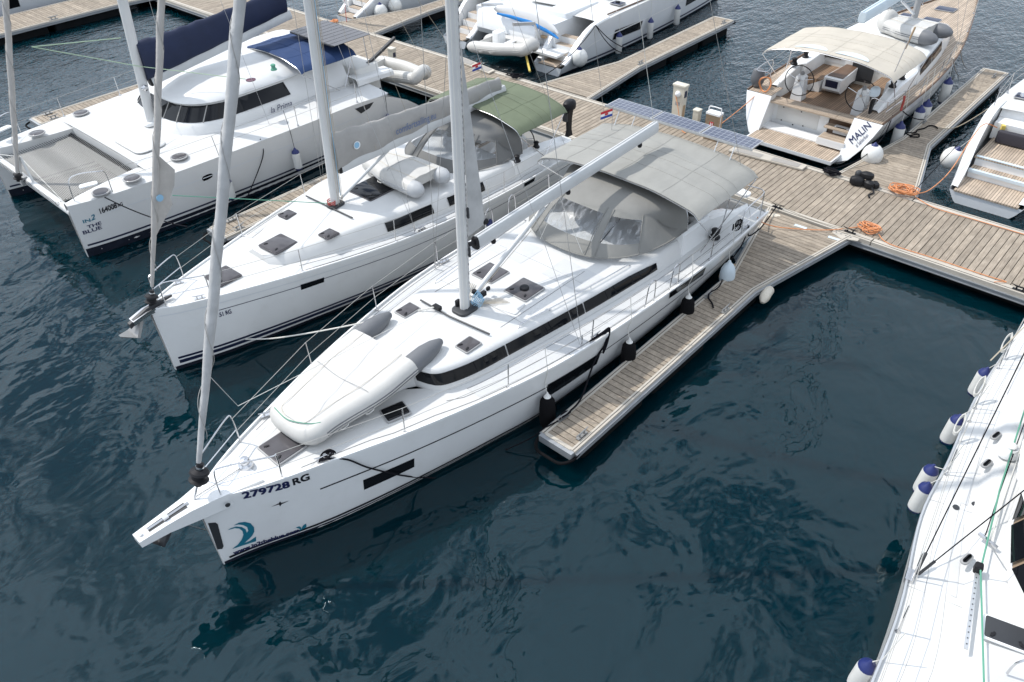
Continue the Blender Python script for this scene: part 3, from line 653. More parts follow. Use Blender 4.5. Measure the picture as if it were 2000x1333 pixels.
def dodger(parent, X0, ys, yb, hw, zb, zt, hw1, y1, m='canvas_grey', md='canvas_dark', cuts=((.15, .345), (.385, .595), (.635, .815)), d=1, stripe=True, name='sprayhood'):
    """canvas hood: base arc from (hw,yb) round the front at ys; hoop 1 over y1, hoop 2 at yb"""
    n = 60
    def B(q):
        th = math.pi*q; return V(X0-hw*math.copysign(abs(math.cos(th))**.8, math.cos(th)), yb-(yb-ys)*d*0-(yb-ys)*math.sin(th)**.75, zb+.03*math.sin(th))
    def H1(q):
        th = math.pi*q; c = math.cos(th); return V(X0-hw1*math.copysign(abs(c)**.75, c), y1+(yb-y1)*abs(c)**3*.55, zb+.25+(zt-zb-.30)*math.sin(th)**.55)
    def H2(q):
        th = math.pi*q; c = math.cos(th); return V(X0-hw*math.copysign(abs(c)**.7, c), yb, zb+(zt-zb)*math.sin(th)**.5)
    root = bpy.data.objects.new(name, None); col.objects.link(root); root.parent = parent; root.empty_display_size = .2
    nt_ = 12; solid = MB(); panes = [MB() for _ in cuts]; st = MB()
    P = lambda q, t: B(q).lerp(H1(q), t)+(V(0, (-.0 if d > 0 else 0), .10*math.sin(math.pi*t)*math.sin(math.pi*q)))
    for i in range(n):
        q0, q1 = i/n, (i+1)/n; qm = (q0+q1)/2; pi = None
        for k, (a, b) in enumerate(cuts):
            if a < qm < b: pi = k
        for j in range(nt_):
            t0, t1 = j/nt_, (j+1)/nt_; tm = (t0+t1)/2; v = [P(q0, t0), P(q1, t0), P(q1, t1), P(q0, t1)]
            tgt = panes[pi] if pi is not None and .22 < tm < .84 else solid
            tgt.add(v, [(0, 1, 2, 3)])
        for j in range(4):
            t0, t1 = j/4, (j+1)/4; Q = lambda q, t: H1(q).lerp(H2(q), t)+V(0, 0, .05*math.sin(math.pi*t)*math.sin(math.pi*q))
            v = [Q(q0, t0), Q(q1, t0), Q(q1, t1), Q(q0, t1)]
            tgt = st if stripe and (.46 < qm < .57) else solid
            tgt.add(v, [(0, 1, 2, 3)])
    def weld(mb, nm, mm, th=True):
        o = mb.build(nm, mm, root, ang=60); bm = bmesh.new(); bm.from_mesh(o.data); bmesh.ops.remove_doubles(bm, verts=bm.verts, dist=.0005); bmesh.ops.recalc_face_normals(bm, faces=bm.faces); bm.to_mesh(o.data); bm.free(); return o
    weld(solid, 'canvas', m)
    if stripe: weld(st, 'canvas_stripe', md)
    for p in panes: weld(p, 'clear_window', 'vinyl')
    for hoop in (H1, H2): MB().tube([hoop(i/30)-V(0, 0, .02) for i in range(31)], .013, 6).build('hoop', 'steel', root)
    for q in [c for ab in cuts for c in ab]:
        mb = MB(); mb.tube([P(q, t/10)+V(0, 0, .012) for t in range(11)], .012, 4); mb.build('seam', m, root)
    mb = MB(); mb.tube([B(i/40)+V(0, 0, .0) for i in range(41)], .018, 6); mb.build('hem', m, root)
    return root
def bimini(parent, xl, xr, yf, ya, ze, zc, m, md=None, hoops=(), drop=.10, name='bimini', sag=.03, stripe=(.47, .57), dipf=0.0):
    nx, ny = 36, 22; root = bpy.data.objects.new(name, None); col.objects.link(root); root.parent = parent; root.empty_display_size = .2
    rnd = random.Random(5); rp = [rnd.uniform(0, 6) for _ in range(8)]
    def S(i, j):
        u = i/nx; v = j/ny; q = 2*u-1
        z = ze+(zc-ze)*(1-abs(q)**2.6)-drop*max(0, (abs(q)-.93)/.07)-sag*abs(math.sin(math.pi*v*2.0))*(1-abs(q)**4)
        z -= dipf*(1-v)**2
        z += .006*math.sin(u*23+rp[0]+v*5)+.005*math.sin(u*41+v*9+rp[1])*math.sin(v*7)
        e = max(0, (abs(2*v-1)-.9)/.1); z -= .04*e*e
        inset = .12*(1-abs(2*v-1))*0
        return V(lerp(xl, xr, u)*1.0, lerp(yf, ya, v)-.10*(1-q*q)*(-1 if v < .5 else 1)*abs(2*v-1)*-1*0, z)
    if md:
        a, b = int(nx*stripe[0]), int(nx*stripe[1])
        MB().shell([[S(i, j) for i in range(0, a+1)] for j in range(ny+1)], .012).build('canvas', m, root, ang=60)
        MB().shell([[S(i, j) for i in range(a, b+1)] for j in range(ny+1)], .012).build('canvas_stripe', md, root, ang=60)
        MB().shell([[S(i, j) for i in range(b, nx+1)] for j in range(ny+1)], .012).build('canvas', m, root, ang=60)
    else: MB().shell([[S(i, j) for i in range(nx+1)] for j in range(ny+1)], .012).build('canvas', m, root, ang=60)
    for vv, foot in hoops:
        j = int(vv*ny); pts = [S(i, j)-V(0, 0, .03) for i in range(nx+1)]
        MB().tube([foot[0]]+pts+[foot[1]], .014, 6).build('hoop', 'steel', root)
    for uu in (.22, .5, .78):
        i = int(uu*nx); MB().tube([S(i, j)+V(0, 0, .002) for j in range(ny+1)], .005, 4).build('seam', md or m, root)
    for vv in (.04, .33, .5, .66, .96):
        j = int(vv*ny); MB().tube([S(i, j)+V(0, 0, .002) for i in range(nx+1)], .006, 4).build('seam', md or m, root)
    return root
def steering(parent, c, r, d, m='gelcoat', name='helm'):
    """wheel with five spokes on a pedestal; c is the hub"""
    c = Vector(c); ped = MB()
    z0 = c.z-.75; ped.loft([[V(c.x+sx*w_, c.y+d*(-.12)+sy*l, z) for sx, sy in ((-1, -1), (1, -1), (1, 1), (-1, 1))] for w_, l, z in ((.2, .2, z0), (.17, .16, z0+.5), (.15, .12, c.z+.1), (.10, .08, c.z+.16))])
    o = ped.build(name, m, parent, ang=30)
    t = [c+V(r*math.cos(2*math.pi*i/36), d*.05, r*math.sin(2*math.pi*i/36)) for i in range(37)]
    wl = MB().tube(t, .016, 8).build('wheel', 'plastic_black', o)
    mb = MB()
    for i in range(5): a = 2*math.pi*i/5+.3; mb.tube([c+V(0, d*.06, 0), c+V(r*math.cos(a), d*.05, r*math.sin(a))], .009, 6)
    mb.lathe([(.045, -.03), (.045, .03)], c+V(0, d*.06, 0), 10, (0, 1, 0)); mb.build('spokes', 'steel', wl)
    MB().lathe([(.07, 0), (.075, .05), (.06, .10), (.02, .12)], c+V(0, -d*.1, .15), 12).build('compass', 'grey_plastic', o)
    return o
def dinghy(name, loc, rz, L, Wd, r, label, inverted=True, tube='hypalon', cone='hypalon_grey', cover='dinghy_cover', tilt=0.0, seat=False, roll=0, stem=.22, coneL=.55, taper=1.0):
    """inflatable: U-shaped tube with cone ends; local +x runs to the bow"""
    root = thing(name, loc, label, 'dinghy'); M = Matrix.Rotation(rz, 3, 'Z') @ Matrix.Rotation(-tilt, 3, 'Y') @ Matrix.Rotation(roll, 3, 'X'); O = Vector(loc)
    T = lambda x, y, z: O+M @ V(x, y, z)
    hw = Wd/2-r; zc = r; path = []; nb = 14
    bl = .42; xe = L/2-bl
    def yw(x): q = max(0, (x-(-L/2+L*.45))/(xe-(-L/2+L*.45))); return hw*(1-.42*q*q*(3-2*q)*taper)
    he = yw(xe)
    for i in range(13): x = lerp(-L/2+coneL, xe, i/12); path.append(V(x, -yw(x), zc))
    for i in range(1, nb):
        a = math.pi*i/nb; path.append(V(xe+(bl-r)*math.sin(a)**.7, -he*math.copysign(abs(math.cos(a))**.62, math.cos(a)), zc+stem*math.sin(a)**2))
    for i in range(13): x = lerp(xe, -L/2+coneL, i/12); path.append(V(x, yw(x), zc))
    MB().tube([T(*p) for p in path], r, 16).build('tube', tube, root, ang=60)
    for k in (-1, 1):
        c0 = V(-L/2+coneL, k*hw, zc)
        prof = [(r*1.004, 0), (r*1.0, .12), (r*.96, coneL*.45), (r*.72, coneL*.75), (r*.34, coneL*.97), (r*.2, coneL)]
        ax = M @ V(-1, 0, 0); MB().lathe(prof, T(*c0), 16, ax).build('tube_end', cone, root, ang=60)
        # rub strake
        pts = [V(p.x, p.y+k*(r*.99), p.z) for p in (path[:13] if k < 0 else path[-13:])]
        for dz in (-.03, .03): MB().tube([T(p.x, p.y, p.z+dz) for p in pts], .012, 6, flat=1).build('rub_strake', cone, root)
        for i in (2, 5): 
            p = pts[i]; MB().tube([T(p.x-.1, p.y, p.z-.07), T(p.x-.06, p.y+k*.035, p.z-.08), T(p.x+.06, p.y+k*.035, p.z-.08), T(p.x+.1, p.y, p.z-.07)], .011, 6).build('handle', tube, root)
    # floor / cover membrane: spans from tube to tube, round the bow
    rows = []; npt = len(path); half = npt//2
    k0 = V(-L/2+min(coneL, .6)*.9, 0, 0)
    pairs = []
    pairs += [(path[i], path[npt-1-i]) for i in range(0, half)]
    zm = r*.93 if inverted else -r*.5
    for i, (a, b) in enumerate(pairs):
        rows.append([T(*(a.lerp(b, j/12)+V(0, 0, zm+(.03*(1-abs(2*j/12-1)**6)-.012*math.exp(-((abs(2*j/12-1)-.72)/.12)**2) if inverted else -.03)+.010*math.sin(i*1.3+j*.9)*(0 if j in (0, 12) else 1)))) for j in range(13)])
    MB().shell(rows, .02).build('cover' if inverted else 'floor', cover, root, ang=60)
    if inverted:
        for y0 in (-.35, .35):
            MB().tube([T(*(a.lerp(b, .5+y0*1.05)+V(0, 0, zm+.03))) for a, b in pairs], .006, 4).build('cover_seam', 'fender_cream', root)
        ii = len(pairs)//3; a, b = pairs[ii]
        MB().tube(spline([T(a.x, a.y-r*.9, a.z-.05), T(*(a+V(.02, 0, r+.015))), T(*(a.lerp(b, .5)+V(.08, 0, zm+.045))), T(*(b+V(.02, 0, r+.015))), T(b.x, b.y+r*.9, b.z-.05)], 4), .006, 5).build('lashing', 'grey_plastic', root)
        MB().tube(spline([T(L/2-.2, -he*.9, r*1.95), T(L/2-.15, 0, r*2.0), T(L/2-.3, he*.8, r*2.02), T(L/2-.45, he*1.1, r*1.95)], 4), .009, 5).build('painter', 'rope_green', root)
    xt = -L/2+coneL+.02; zz = (zc-r*.2, zc+r*1.0) if inverted else (zc-r*.9, zc+r*.9)
    MB().slab([T(xt, -hw, zz[0]), T(xt, hw, zz[0]), T(xt, hw, zz[1]), T(xt, -hw, zz[1])], M @ V(.04, 0, 0)).build('transom', 'hypalon', root)
    if seat:
        MB().slab([T(.1, -hw, zc+r*.5), T(.4, -hw, zc+r*.5), T(.4, hw, zc+r*.5), T(.1, hw, zc+r*.5)], M @ V(0, 0, .04)).build('seat', 'gelcoat', root)
    return root
# ================================================================== BIG CENTRAL YACHT
AX, AY = -9.55, 2.45
A = thing('sailing_yacht', (AX, AY+7, 0), 'big white central sailing yacht numbered 279728RG with grey canvas and covered dinghy on its foredeck', 'sailboat')
hA = Mono(AX, AY, 1, 14.75,
    [(0, .07), (.6, .41), (1.2, .68), (2.2, 1.04), (3.4, 1.45), (5.2, 1.93), (6.8, 2.24), (9, 2.42), (11, 2.50), (13, 2.50), (14.75, 2.40)],
    [(0, .015), (.6, .20), (1.67, .66), (2.6, .95), (3.85, 1.26), (5.17, 1.55), (6.44, 1.80), (9, 1.95), (11.4, 1.93), (14.75, 1.7)],
    [(0, 1.70), (2, 1.66), (5, 1.56), (9, 1.46), (14.75, 1.38)], rake=.02, trake=-.25)
hull = hA.hull(A, 'gelcoat')
for k in (1, -1):
    hA.strip(A, 'waterline_paint', 'antifoul', k, .02, 14.7, -.28, .075)
    hA.strip(A, 'boot_stripe', 'black_paint', k, .12, 14.6, .105, .165)
    hA.strip(A, 'cove_line', 'black_paint', k, 1.75, 14.5, lambda u: hA.zs(u)*.66-.012, lambda u: hA.zs(u)*.66+.022)
hA.quad(A, 'hull_window', 'glass_dark', 1, ((709, 938), (809, 895), (809, 912), (711, 957)))
hA.quad(A, 'hull_window', 'glass_dark', 1, ((1072, 752), (1171, 691), (1164, 711), (1067, 776)), frame='black_paint')
hA.quad(A, 'hull_window', 'glass_dark', 1, ((1310, 566), (1377, 524), (1372, 537), (1308, 582)), frame='black_paint')
hA.text(A, '279728', (474, 975), (565, 952), .235, 'navy_print', bold=.016)
hA.text(A, 'RG', (571, 949), (604, 937), .235, 'dark_print', bold=.014)
hA.text(A, 'www.in2theblue.com', (455, 1085), (583, 1039), .15, 'navy_print', bold=.012)
# swirl "2" logo
S2 = [(445, 1034), (460, 1026), (478, 1021), (492, 1024), (496, 1033), (495, 1044), (487, 1055), (474, 1066), (462, 1072), (499, 1060), (499, 1049), (503, 1048), (503, 1058), (453, 1074), (463, 1066), (470, 1055), (472, 1044), (466, 1036), (458, 1033)]
z2 = lambda x, y: (380+x/3.732, 860+y/3.733)
L1 = [z2(*p) for p in ((238, 657), (275, 620), (325, 600), (370, 596), (410, 608), (431, 640), (430, 680), (408, 715), (372, 748), (345, 768), (443, 738), (443, 703), (420, 712), (400, 728), (372, 748))][:0]
logo = [z2(*p) for p in ((283, 622), (320, 602), (365, 596), (405, 606), (430, 635), (432, 668), (415, 700), (388, 726), (358, 752), (400, 735), (444, 703), (444, 738), (268, 796), (312, 762), (340, 725), (352, 690), (345, 662), (322, 645), (290, 642), (238, 657), (262, 642), (300, 630), (340, 634), (368, 650), (378, 678), (388, 660), (380, 634), (352, 620), (318, 615))]
hA.print_poly(A, 'emblem', 'teal_print', logo)
hA.print_poly(A, 'emblem', 'teal_print', [z2(*p) for p in ((735, 637), (760, 628), (775, 635), (775, 650), (790, 620), (811, 607), (815, 632), (768, 660), (762, 645))])
hA.print_poly(A, 'emblem', 'dark_print', [z2(*p) for p in ((556, 486), (612, 460), (622, 445), (630, 458), (690, 440), (634, 466), (622, 482), (614, 468))])
hA.print_poly(A, 'bow_plate', 'charcoal', [z2(*p) for p in ((95, 605), (150, 600), (166, 612), (206, 775), (196, 795), (150, 806))], off=.009)
# deck, coachroof
xt = smooth_tab([(3.2, .30), (4.28, .40), (4.36, .64), (4.46, .86), (4.65, 1.0), (5.2, 1.16), (6, 1.27), (8.2, 1.53), (10.4, 1.72), (11.6, 1.75)])
U0, U1 = 3.2, 11.5
xb = lambda u: (xt(u)+.13) if U0 <= u <= U1 else (0 if u < U0 else 1.86)
hA.deck(A, 'deck_white', .05, U0)
hA.deck(A, 'deck_white', U0, 14.72, xb)
hA.toe(A, 'gelcoat')
hr = lambda u: .40*min(1, max(0, (u-3.2)/1.1))**.8
def roofz(x, u): return hA.zs(u)+.03+hr(u)+.07*(1-(x/1.9)**2)
mb = MB(); rows = []
for i in range(61):
    u = U0+(U1-U0)*i/60; zd = hA.dz(xb(u), u); x1 = xt(u); row = []
    prof = [(xb(u), zd-.02), (x1+.07, zd+(roofz(x1, u)-zd)*.45), (x1+.005, roofz(x1, u)-.05), (x1-.05, roofz(x1, u)-.008)]+[(x1*q, roofz(x1*q, u)) for q in (.85, .6, .3)]
    half = prof+[(0, roofz(0, u))]; row = [V(AX+x, AY+u, z) for x, z in half]+[V(AX-x, AY+u, z) for x, z in reversed(half[:-1])]
    rows.append(row)
mb.grid(rows); mb.add(rows[-1], [tuple(range(len(rows[-1])))]); coach = mb.build('coachroof', 'deck_white', A, ang=35)
for k in (1, -1):
    for a, b in ((4.32, 6.02), (6.05, 8.15), (8.18, 10.55)):
        mb = MB(); rows = []
        for i in range(25):
            u = a+(b-a)*i/24; zd = hA.dz(xb(u), u); zt = roofz(xt(u), u)-.05; tp = 1-.45*max(0, (u-9.6)/.95)
            g = lambda f: V(AX+k*(lerp(xb(u), xt(u)+.005, f)+.016-(.012*(1-abs(2*f-1)))*0+(.012 if .2 < f < .8 else 0)), AY+u, lerp(zd, zt, f))
            rows.append([g(.34), g(.55), g(.55+.37*tp)])
        mb.grid(rows); mb.build('window', 'glass_dark', coach)
    # grab rail
    mb = MB(); pts = [V(AX+k*(xt(u)-.14), AY+u, roofz(xt(u), u)+.06) for u in [6.6+.4*i for i in range(9)]]
    pts = [pts[0]-V(0, .12, .07)]+pts+[pts[-1]+V(0, .1, -.07)]; mb.tube(pts, .013, 6)
    for i in (3, 6): mb.tube([pts[i], pts[i]-V(0, 0, .07)], .01, 6)
    mb.build('grab_rail', 'steel', coach)
    # moulded edge steps
    MB().rbox((AX+k*.62, AY+6.95, roofz(.6, 7)+.0), (.5, .42, .05), .05, k*.2).build('organiser_box', 'deck_white', coach)
    MB().grid([[V(AX+k*lerp(xb(u)+.12, hA.bd(u)-.16, j/3), AY+u, hA.dz(lerp(xb(u)+.12, hA.bd(u)-.16, j/3), u)+.006) for j in range(4)] for u in [4.9+.2*i for i in range(30)]]).build('nonskid_panel', 'nonskid', A)
for (x, y, a, b, v) in ((-.86, 5.45, .30, .40, 0), (.88, 5.46, .30, .38, 0), (-.53, 7.57, .56, .56, 0), (.45, 7.58, .58, .60, 1)):
    hatch(coach, (AX+x, AY+y, roofz(x, y)+.005), a, b, 0, vent=bool(v))
hatch(A, (AX+.08, AY+1.64, hA.dz(0, 1.6)+.01), .60, .56, 0)
hatch(A, (AX+.86, AY+3.55, hA.dz(.8, 3.5)+.01), .34, .44, R_(-16), m='glass_dark', handles=False)
for k in (1, -1):
    for f, ua, ub in ((.25, 4.9, 13.2), (.55, 4.4, 13.2), (.88, 1.6, 13.6)):
        MB().tube([V(AX+k*lerp(xb(u), hA.bd(u)-.06, f), AY+u, hA.dz(lerp(xb(u), hA.bd(u), f), u)+.009) for u in [ua+(ub-ua)*i/30 for i in range(31)]], .0045, 4).build('deck_seam', 'hatch_glass', A)
    MB().tube([V(AX+k*.95, AY+u, roofz(.95, u)+.004) for u in [6.3+.3*i for i in range(10)]], .0045, 4).build('deck_seam', 'hatch_glass', coach)
for u in (6.7, 8.6): MB().tube([V(AX+x, AY+u, roofz(x, u)+.004) for x in [-1.2+.24*i for i in range(11)]], .0035, 4).build('deck_seam', 'grey_plastic', coach)
MB().grid([[V(AX+lerp(-.42, .42, j/4)*(u/2.2), AY+u, hA.dz(0, u)+.006) for j in range(5)] for u in (1.98, 2.4, 2.8, 3.15)]).build('nonskid_panel', 'nonskid', A)
for k in (1, -1): MB().grid([[V(AX+k*lerp(.3, xt(u)-.22, j/3), AY+u, roofz(lerp(.3, xt(u)-.22, j/3), u)+.004) for j in range(4)] for u in [8.3+.2*i for i in range(5)]]).build('nonskid_panel', 'nonskid', coach)
# cockpit
def cockpit(parent, X0, Yb, d, st, m='gelcoat', sole='teak_grey', seat='teak_grey'):
    """st: stations (u, xs, xc, xo, zsole, zseat, zc, zd)"""
    ys = lambda u: Yb+d*u; so_ = MB()
    for k in (1, -1):
        w_ = MB(); se = MB()
        w_.grid([[V(X0+k*s[1], ys(s[0]), s[4]), V(X0+k*s[1], ys(s[0]), s[5]-.02), V(X0+k*(s[1]-.03), ys(s[0]), s[5])] for s in st])
        w_.grid([[V(X0+k*s[2], ys(s[0]), s[5]), V(X0+k*(s[2]+.03), ys(s[0]), s[6]), V(X0+k*(s[2]+.06), ys(s[0]), s[6]+.02), V(X0+k*(s[3]-.08), ys(s[0]), s[6]+.01), V(X0+k*(s[3]-.02), ys(s[0]), s[6]-.05), V(X0+k*s[3], ys(s[0]), s[7]-.02)] for s in st])
        se.grid([[V(X0+k*(s[1]-.03), ys(s[0]), s[5]), V(X0+k*s[2], ys(s[0]), s[5])] for s in st])
        w_.build('cockpit_coaming', m, parent, ang=30); se.build('cockpit_seat', seat, parent)
    so_.grid([[V(X0-s[1], ys(s[0]), s[4]), V(X0+s[1], ys(s[0]), s[4])] for s in st])
    so_.build('cockpit_sole', sole, parent)
cockpit(A, AX, AY, 1, [(11.5, .55, 1.45, 1.87, 1.0, 1.42, 2.02, 1.44), (12.7, .55, 1.45, 1.87, 1.0, 1.42, 1.98, 1.42), (12.75, 1.4, 1.5, 1.87, 1.0, 1.02, 1.93, 1.42), (13.6, 1.4, 1.6, 1.87, 1.0, 1.02, 1.72, 1.40), (14.1, 1.4, 1.7, 1.87, 1.0, 1.02, 1.5, 1.39), (14.72, 1.4, 1.75, 1.87, 1.0, 1.02, 1.44, 1.39)])
MB().add([(AX-1.87, AY+11.5, .99), (AX+1.87, AY+11.5, .99), (AX+1.87, AY+11.5, 2.05), (AX-1.87, AY+11.5, 2.05)], [(0, 1, 2, 3)]).build('bulkhead', 'gelcoat', A)
MB().box((AX, AY+11.48, 1.6), (.7, .05, .9)).build('companionway', 'charcoal', A)
for k in (1, -1):
    steering(A, (AX+k*1.05, AY+12.95, 1.85), .46, 1)
    winch(A, (AX+k*1.56, AY+12.05, 2.03), 1.3); winch(A, (AX+k*1.56, AY+12.5, 2.01), 1.45); winch(A, (AX+k*2.02, AY+12.75, 1.44), 1.35)
    MB().rbox((AX+k*1.2, AY+13.75, 1.22), (.8, .55, .42), .06).build('helm_seat', 'teak_grey', A)
    MB().box((AX+k*1.68, AY+12.0, 2.035), (.05, .9, .012), k*.02).build('track', 'charcoal', A)
    cleat(A, hA.edge(13.7, k, .03, .12), R_(92), .9, 'steel'); cleat(A, hA.edge(7.75, k, .03, .12), R_(85), .9, 'steel'); cleat(A, hA.edge(1.95, k, .03, .12), R_(70), .9, 'steel')
MB().rbox((AX, AY+12.3, 1.35), (.5, 1.2, .7), .08).build('cockpit_table', 'gelcoat', A)
MB().slab([(AX-1.35, AY+14.72, .96), (AX+1.35, AY+14.72, .96), (AX+1.35, AY+14.2, .96), (AX-1.35, AY+14.2, .96)], (0, 0, .05)).build('stern_platform', 'teak_grey', A)
# bowsprit with anchor gear
tip = V(AX+.02, AY-1.0, 1.66); mb = MB()
rings = [[V(AX+x*w_, y, z) for x, z in ((-1, za), (1, za), (1, zb), (-1, zb))] for y, w_, za, zb in ((AY+1.0, .46, 1.60, 1.735), (AY+.3, .28, 1.46, 1.76), (AY-.15, .185, 1.50, 1.77), (AY-.55, .145, 1.585, 1.77), (AY-1.0, .115, 1.63, 1.76))]
mb.loft(rings); bs = mb.build('bowsprit', 'gelcoat', A, ang=30)
MB().slab([(AX-.07, AY-.15, 1.774), (AX+.07, AY-.15, 1.774), (AX+.05, AY-.8, 1.768), (AX-.05, AY-.8, 1.768)], (0, 0, .006)).build('anchor_slot', 'charcoal', bs)
MB().tube([(AX, AY-.1, 1.79), (AX, AY-.8, 1.785)], .02, 8).box((AX, AY-.5, 1.80), (.1, .09, .07)).lathe([(.035, 0), (.035, .03)], (AX, AY-.92, 1.765), 10).build('anchor_shank', 'steel', bs)
MB().loft([[V(AX-.02, AY-.45, 1.5), V(AX+.02, AY-.45, 1.5), V(AX+.02, AY-.5, 1.56), V(AX-.02, AY-.5, 1.56)], [V(AX-.13, AY-.72, 1.36), V(AX+.13, AY-.72, 1.36), V(AX+.13, AY-.74, 1.4), V(AX-.13, AY-.74, 1.4)], [V(AX-.02, AY-.85, 1.52), V(AX+.02, AY-.85, 1.52), V(AX+.02, AY-.86, 1.55), V(AX-.02, AY-.86, 1.55)]]).build('anchor', 'charcoal', bs)
MB().tube([(AX, AY-.35, 1.52), (AX, AY-.02, 1.0)], .014, 6).build('bobstay', 'steel', bs)
for k in (1, -1): MB().lathe([(.045, 0), (.04, .012)], (AX+k*.36, AY+.35, 1.60), 10, (k, -.3, 0)).build('fairlead', 'charcoal', bs)
mb = MB()
for i in range(24):
    p = V(AX, AY+.05, 1.80).lerp(V(AX-.02, AY+.9, 1.76), i/23); mb.tube([p+V(0, -.025, 0), p+V((.014 if i % 2 else 0), 0, (0 if i % 2 else .014)), p+V(0, .025, 0), p+V((-.014 if i % 2 else 0), 0, (0 if i % 2 else -.014)), p+V(0, -.025, 0)], .005, 4)
mb.build('anchor_chain', 'galv', A)
MB().lathe([(.13, 0), (.12, .05), (.08, .08), (.09, .14), (.075, .17), (.03, .18)], (AX-.02, AY+.98, hA.dz(0, 1)+.01), 16).build('windlass', 'steel', A)
# pulpit
for k in (1, -1):
    a = hA.edge(.35, k, .0, .05); b = hA.edge(1.25, k, 0, .07)
    mb = MB(); mb.tube(spline([a, a+V(k*.02, .02, .55), a+V(k*.05, .16, .62), b+V(k*.03, -.1, .62), b+V(k*.03, 0, .56), b], 5), .0135, 8); mb.tube([a+V(k*.01, .02, .3), b+V(k*.01, 0, .3)], .010, 6)
    mb.build('pulpit', 'steel', A)
# mast, boom, rig
MBASE = V(AX, AY+6.25, roofz(0, 6.25)); MTOP = MBASE+V(0, .75, 17.5)
mA = spars(A, MBASE, MTOP, .085, .112)
MB().rbox(MBASE+V(0, 0, .03), (.4, .5, .07), .12).build('mast_collar', 'charcoal', mA)
mb = MB()
for i in range(90):
    q = i/90; p = MBASE.lerp(MTOP, .03+q*.55)+V(.045+.018*(i % 2), .095, 0); mb.box(p, (.012, .012, .05))
mb.build('slot_lacing', 'grey_plastic', mA)
mb = MB(); mb.slab([MBASE.lerp(MTOP, .02)+V(.042, .10, 0), MBASE.lerp(MTOP, .02)+V(-.042, .10, 0), MBASE.lerp(MTOP, .98)+V(-.042, .10, 0), MBASE.lerp(MTOP, .98)+V(.042, .10, 0)], (0, .02, 0)); mb.build('sail_track', 'alu', mA)
for zz in (1.35, 2.2): MB().box(MBASE+V(.10, .1+.04*zz, zz), (.04, .03, .22)).build('slot_cover', 'charcoal', mA)
BF, BA = V(AX, AY+6.68, 3.42), V(AX, AY+12.85, 3.68)
bA = boom_spar(A, BF, BA, .18, .28)
MB().tube([BF+V(.0, -.02, .0), MBASE+V(0, .22, 1.45)], .05, 8).build('gooseneck', 'plastic_black', bA)
for y in (.5, 2.9, 5.6): MB().lathe([(.045, 0), (.06, .05), (.045, .1)], BF.lerp(BA, y/6.2)-V(0, 0, .27), 10).build('sheet_block', 'plastic_black', bA)
MB().tube([MBASE+V(0, .22, .2), V(AX, AY+8.75, 3.30)], .05, 10).build('vang_strut', 'alu_paint', A)
mb = MB()
for dx in (-.03, .03): mb.tube([MBASE+V(dx, .26, .16), V(AX+dx, AY+8.3, 2.95)], .007, 5)
mb.build('vang_tackle', 'rope_tan', A)
MB().lathe([(.05, 0), (.06, .06), (.05, .12)], MBASE+V(0, .3, .2), 10).build('halyard_block', 'plastic_black', A)
for q, d_ in ((V(.02, .5, .12), (.1, .2, .09)), (V(-.15, -.05, .12), (.07, .12, .16)), (V(.02, .68, .17), (.07, .1, .07))): MB().rbox(MBASE+q, d_, .03).build('halyard_block', 'plastic_black', A)
mb = MB()
for i in range(6): mb.tube([MBASE+V(.08+.02*i, .3, .05), V(AX+.32+.05*i, AY+7.0, roofz(.4, 7)+.05)], .006, 4)
for i in range(6): mb.tube([MBASE+V(-.1-.02*i, .15, .05), V(AX-.35-.05*i, AY+7.0, roofz(.4, 7)+.05)], .006, 4)
mb.build('halyard_lines', 'rope_tan', A)
# clew of the furled mainsail
MB().slab([MBASE.lerp(MTOP, .30)+V(.0, .17, 0), MBASE.lerp(MTOP, .093)+V(0, .17, 0), MBASE.lerp(MTOP, .098)+V(.02, .62, 0), MBASE.lerp(MTOP, .15)+V(.03, .50, 0)], (.012, 0, 0)).build('mainsail_clew', 'sailcloth', A)
MB().lathe([(.05, -.03), (.07, 0), (.05, .03)], MBASE.lerp(MTOP, .10)+V(.03, .64, 0), 12, (1, 0, 0)).build('clew_block', 'plastic_black', A)
FA, FB = V(AX, AY+.29, 2.42), V(AX, AY+6.9, 18.8)
furled(A, FA, FB, .04, .080, 'sailcloth')
ax = (FB-FA).normalized(); drum(A, V(AX, AY+.2, 2.12), ax, 1.15); MB().tube([V(AX, AY-.02, 1.72), V(AX, AY+.2, 2.12)], .018, 8).build('forestay_toggle', 'steel', A)
CP = {k: hA.edge(7.4, k, .03, .16) for k in (1, -1)}
for k in (1, -1):
    sp1 = MBASE+V(k*1.25, .75, 6.6); sp2 = MBASE+V(k*1.0, .95, 11.6)
    MB().tube([CP[k], sp1, sp2, MTOP], .006, 5).build('shroud', 'wire', A); MB().tube([CP[k]+V(0, -.05, 0), MBASE+V(0, .28, 6.3)], .005, 5).build('shroud', 'wire', A)
    MB().tube([MBASE+V(0, .28, 6.6), sp1], .03, 8, radii=[.045, .025]).build('spreader', 'mast_paint', A)
    MB().lathe([(.016, 0), (.02, .05), (.02, .18), (.01, .24)], CP[k], 8).build('turnbuckle', 'steel', A)
    MB().tube([hA.edge(14.2, k, .03, .25), MTOP+V(0, .1, 0)], .005, 5).build('backstay', 'wire', A)
MB().tube([V(AX-.9, AY+5.85, roofz(.9, 5.9)+.05), V(AX, AY+5.82, roofz(0, 5.9)+.06), V(AX+.98, AY+5.95, roofz(.98, 5.9)+.05)], .02, 8).build('jib_track', 'charcoal', A)
MB().box((AX-.38, AY+5.84, roofz(.3, 5.9)+.1), (.18, .1, .08)).build('jib_car', 'plastic_black', A)
MB().tube([V(AX-.42, AY+5.8, roofz(.3, 5.9)+.12), V(AX-.06, AY+1.2, 2.95), FA+ax*1.6], .006, 5).build('jib_sheet', 'rope_white', A)
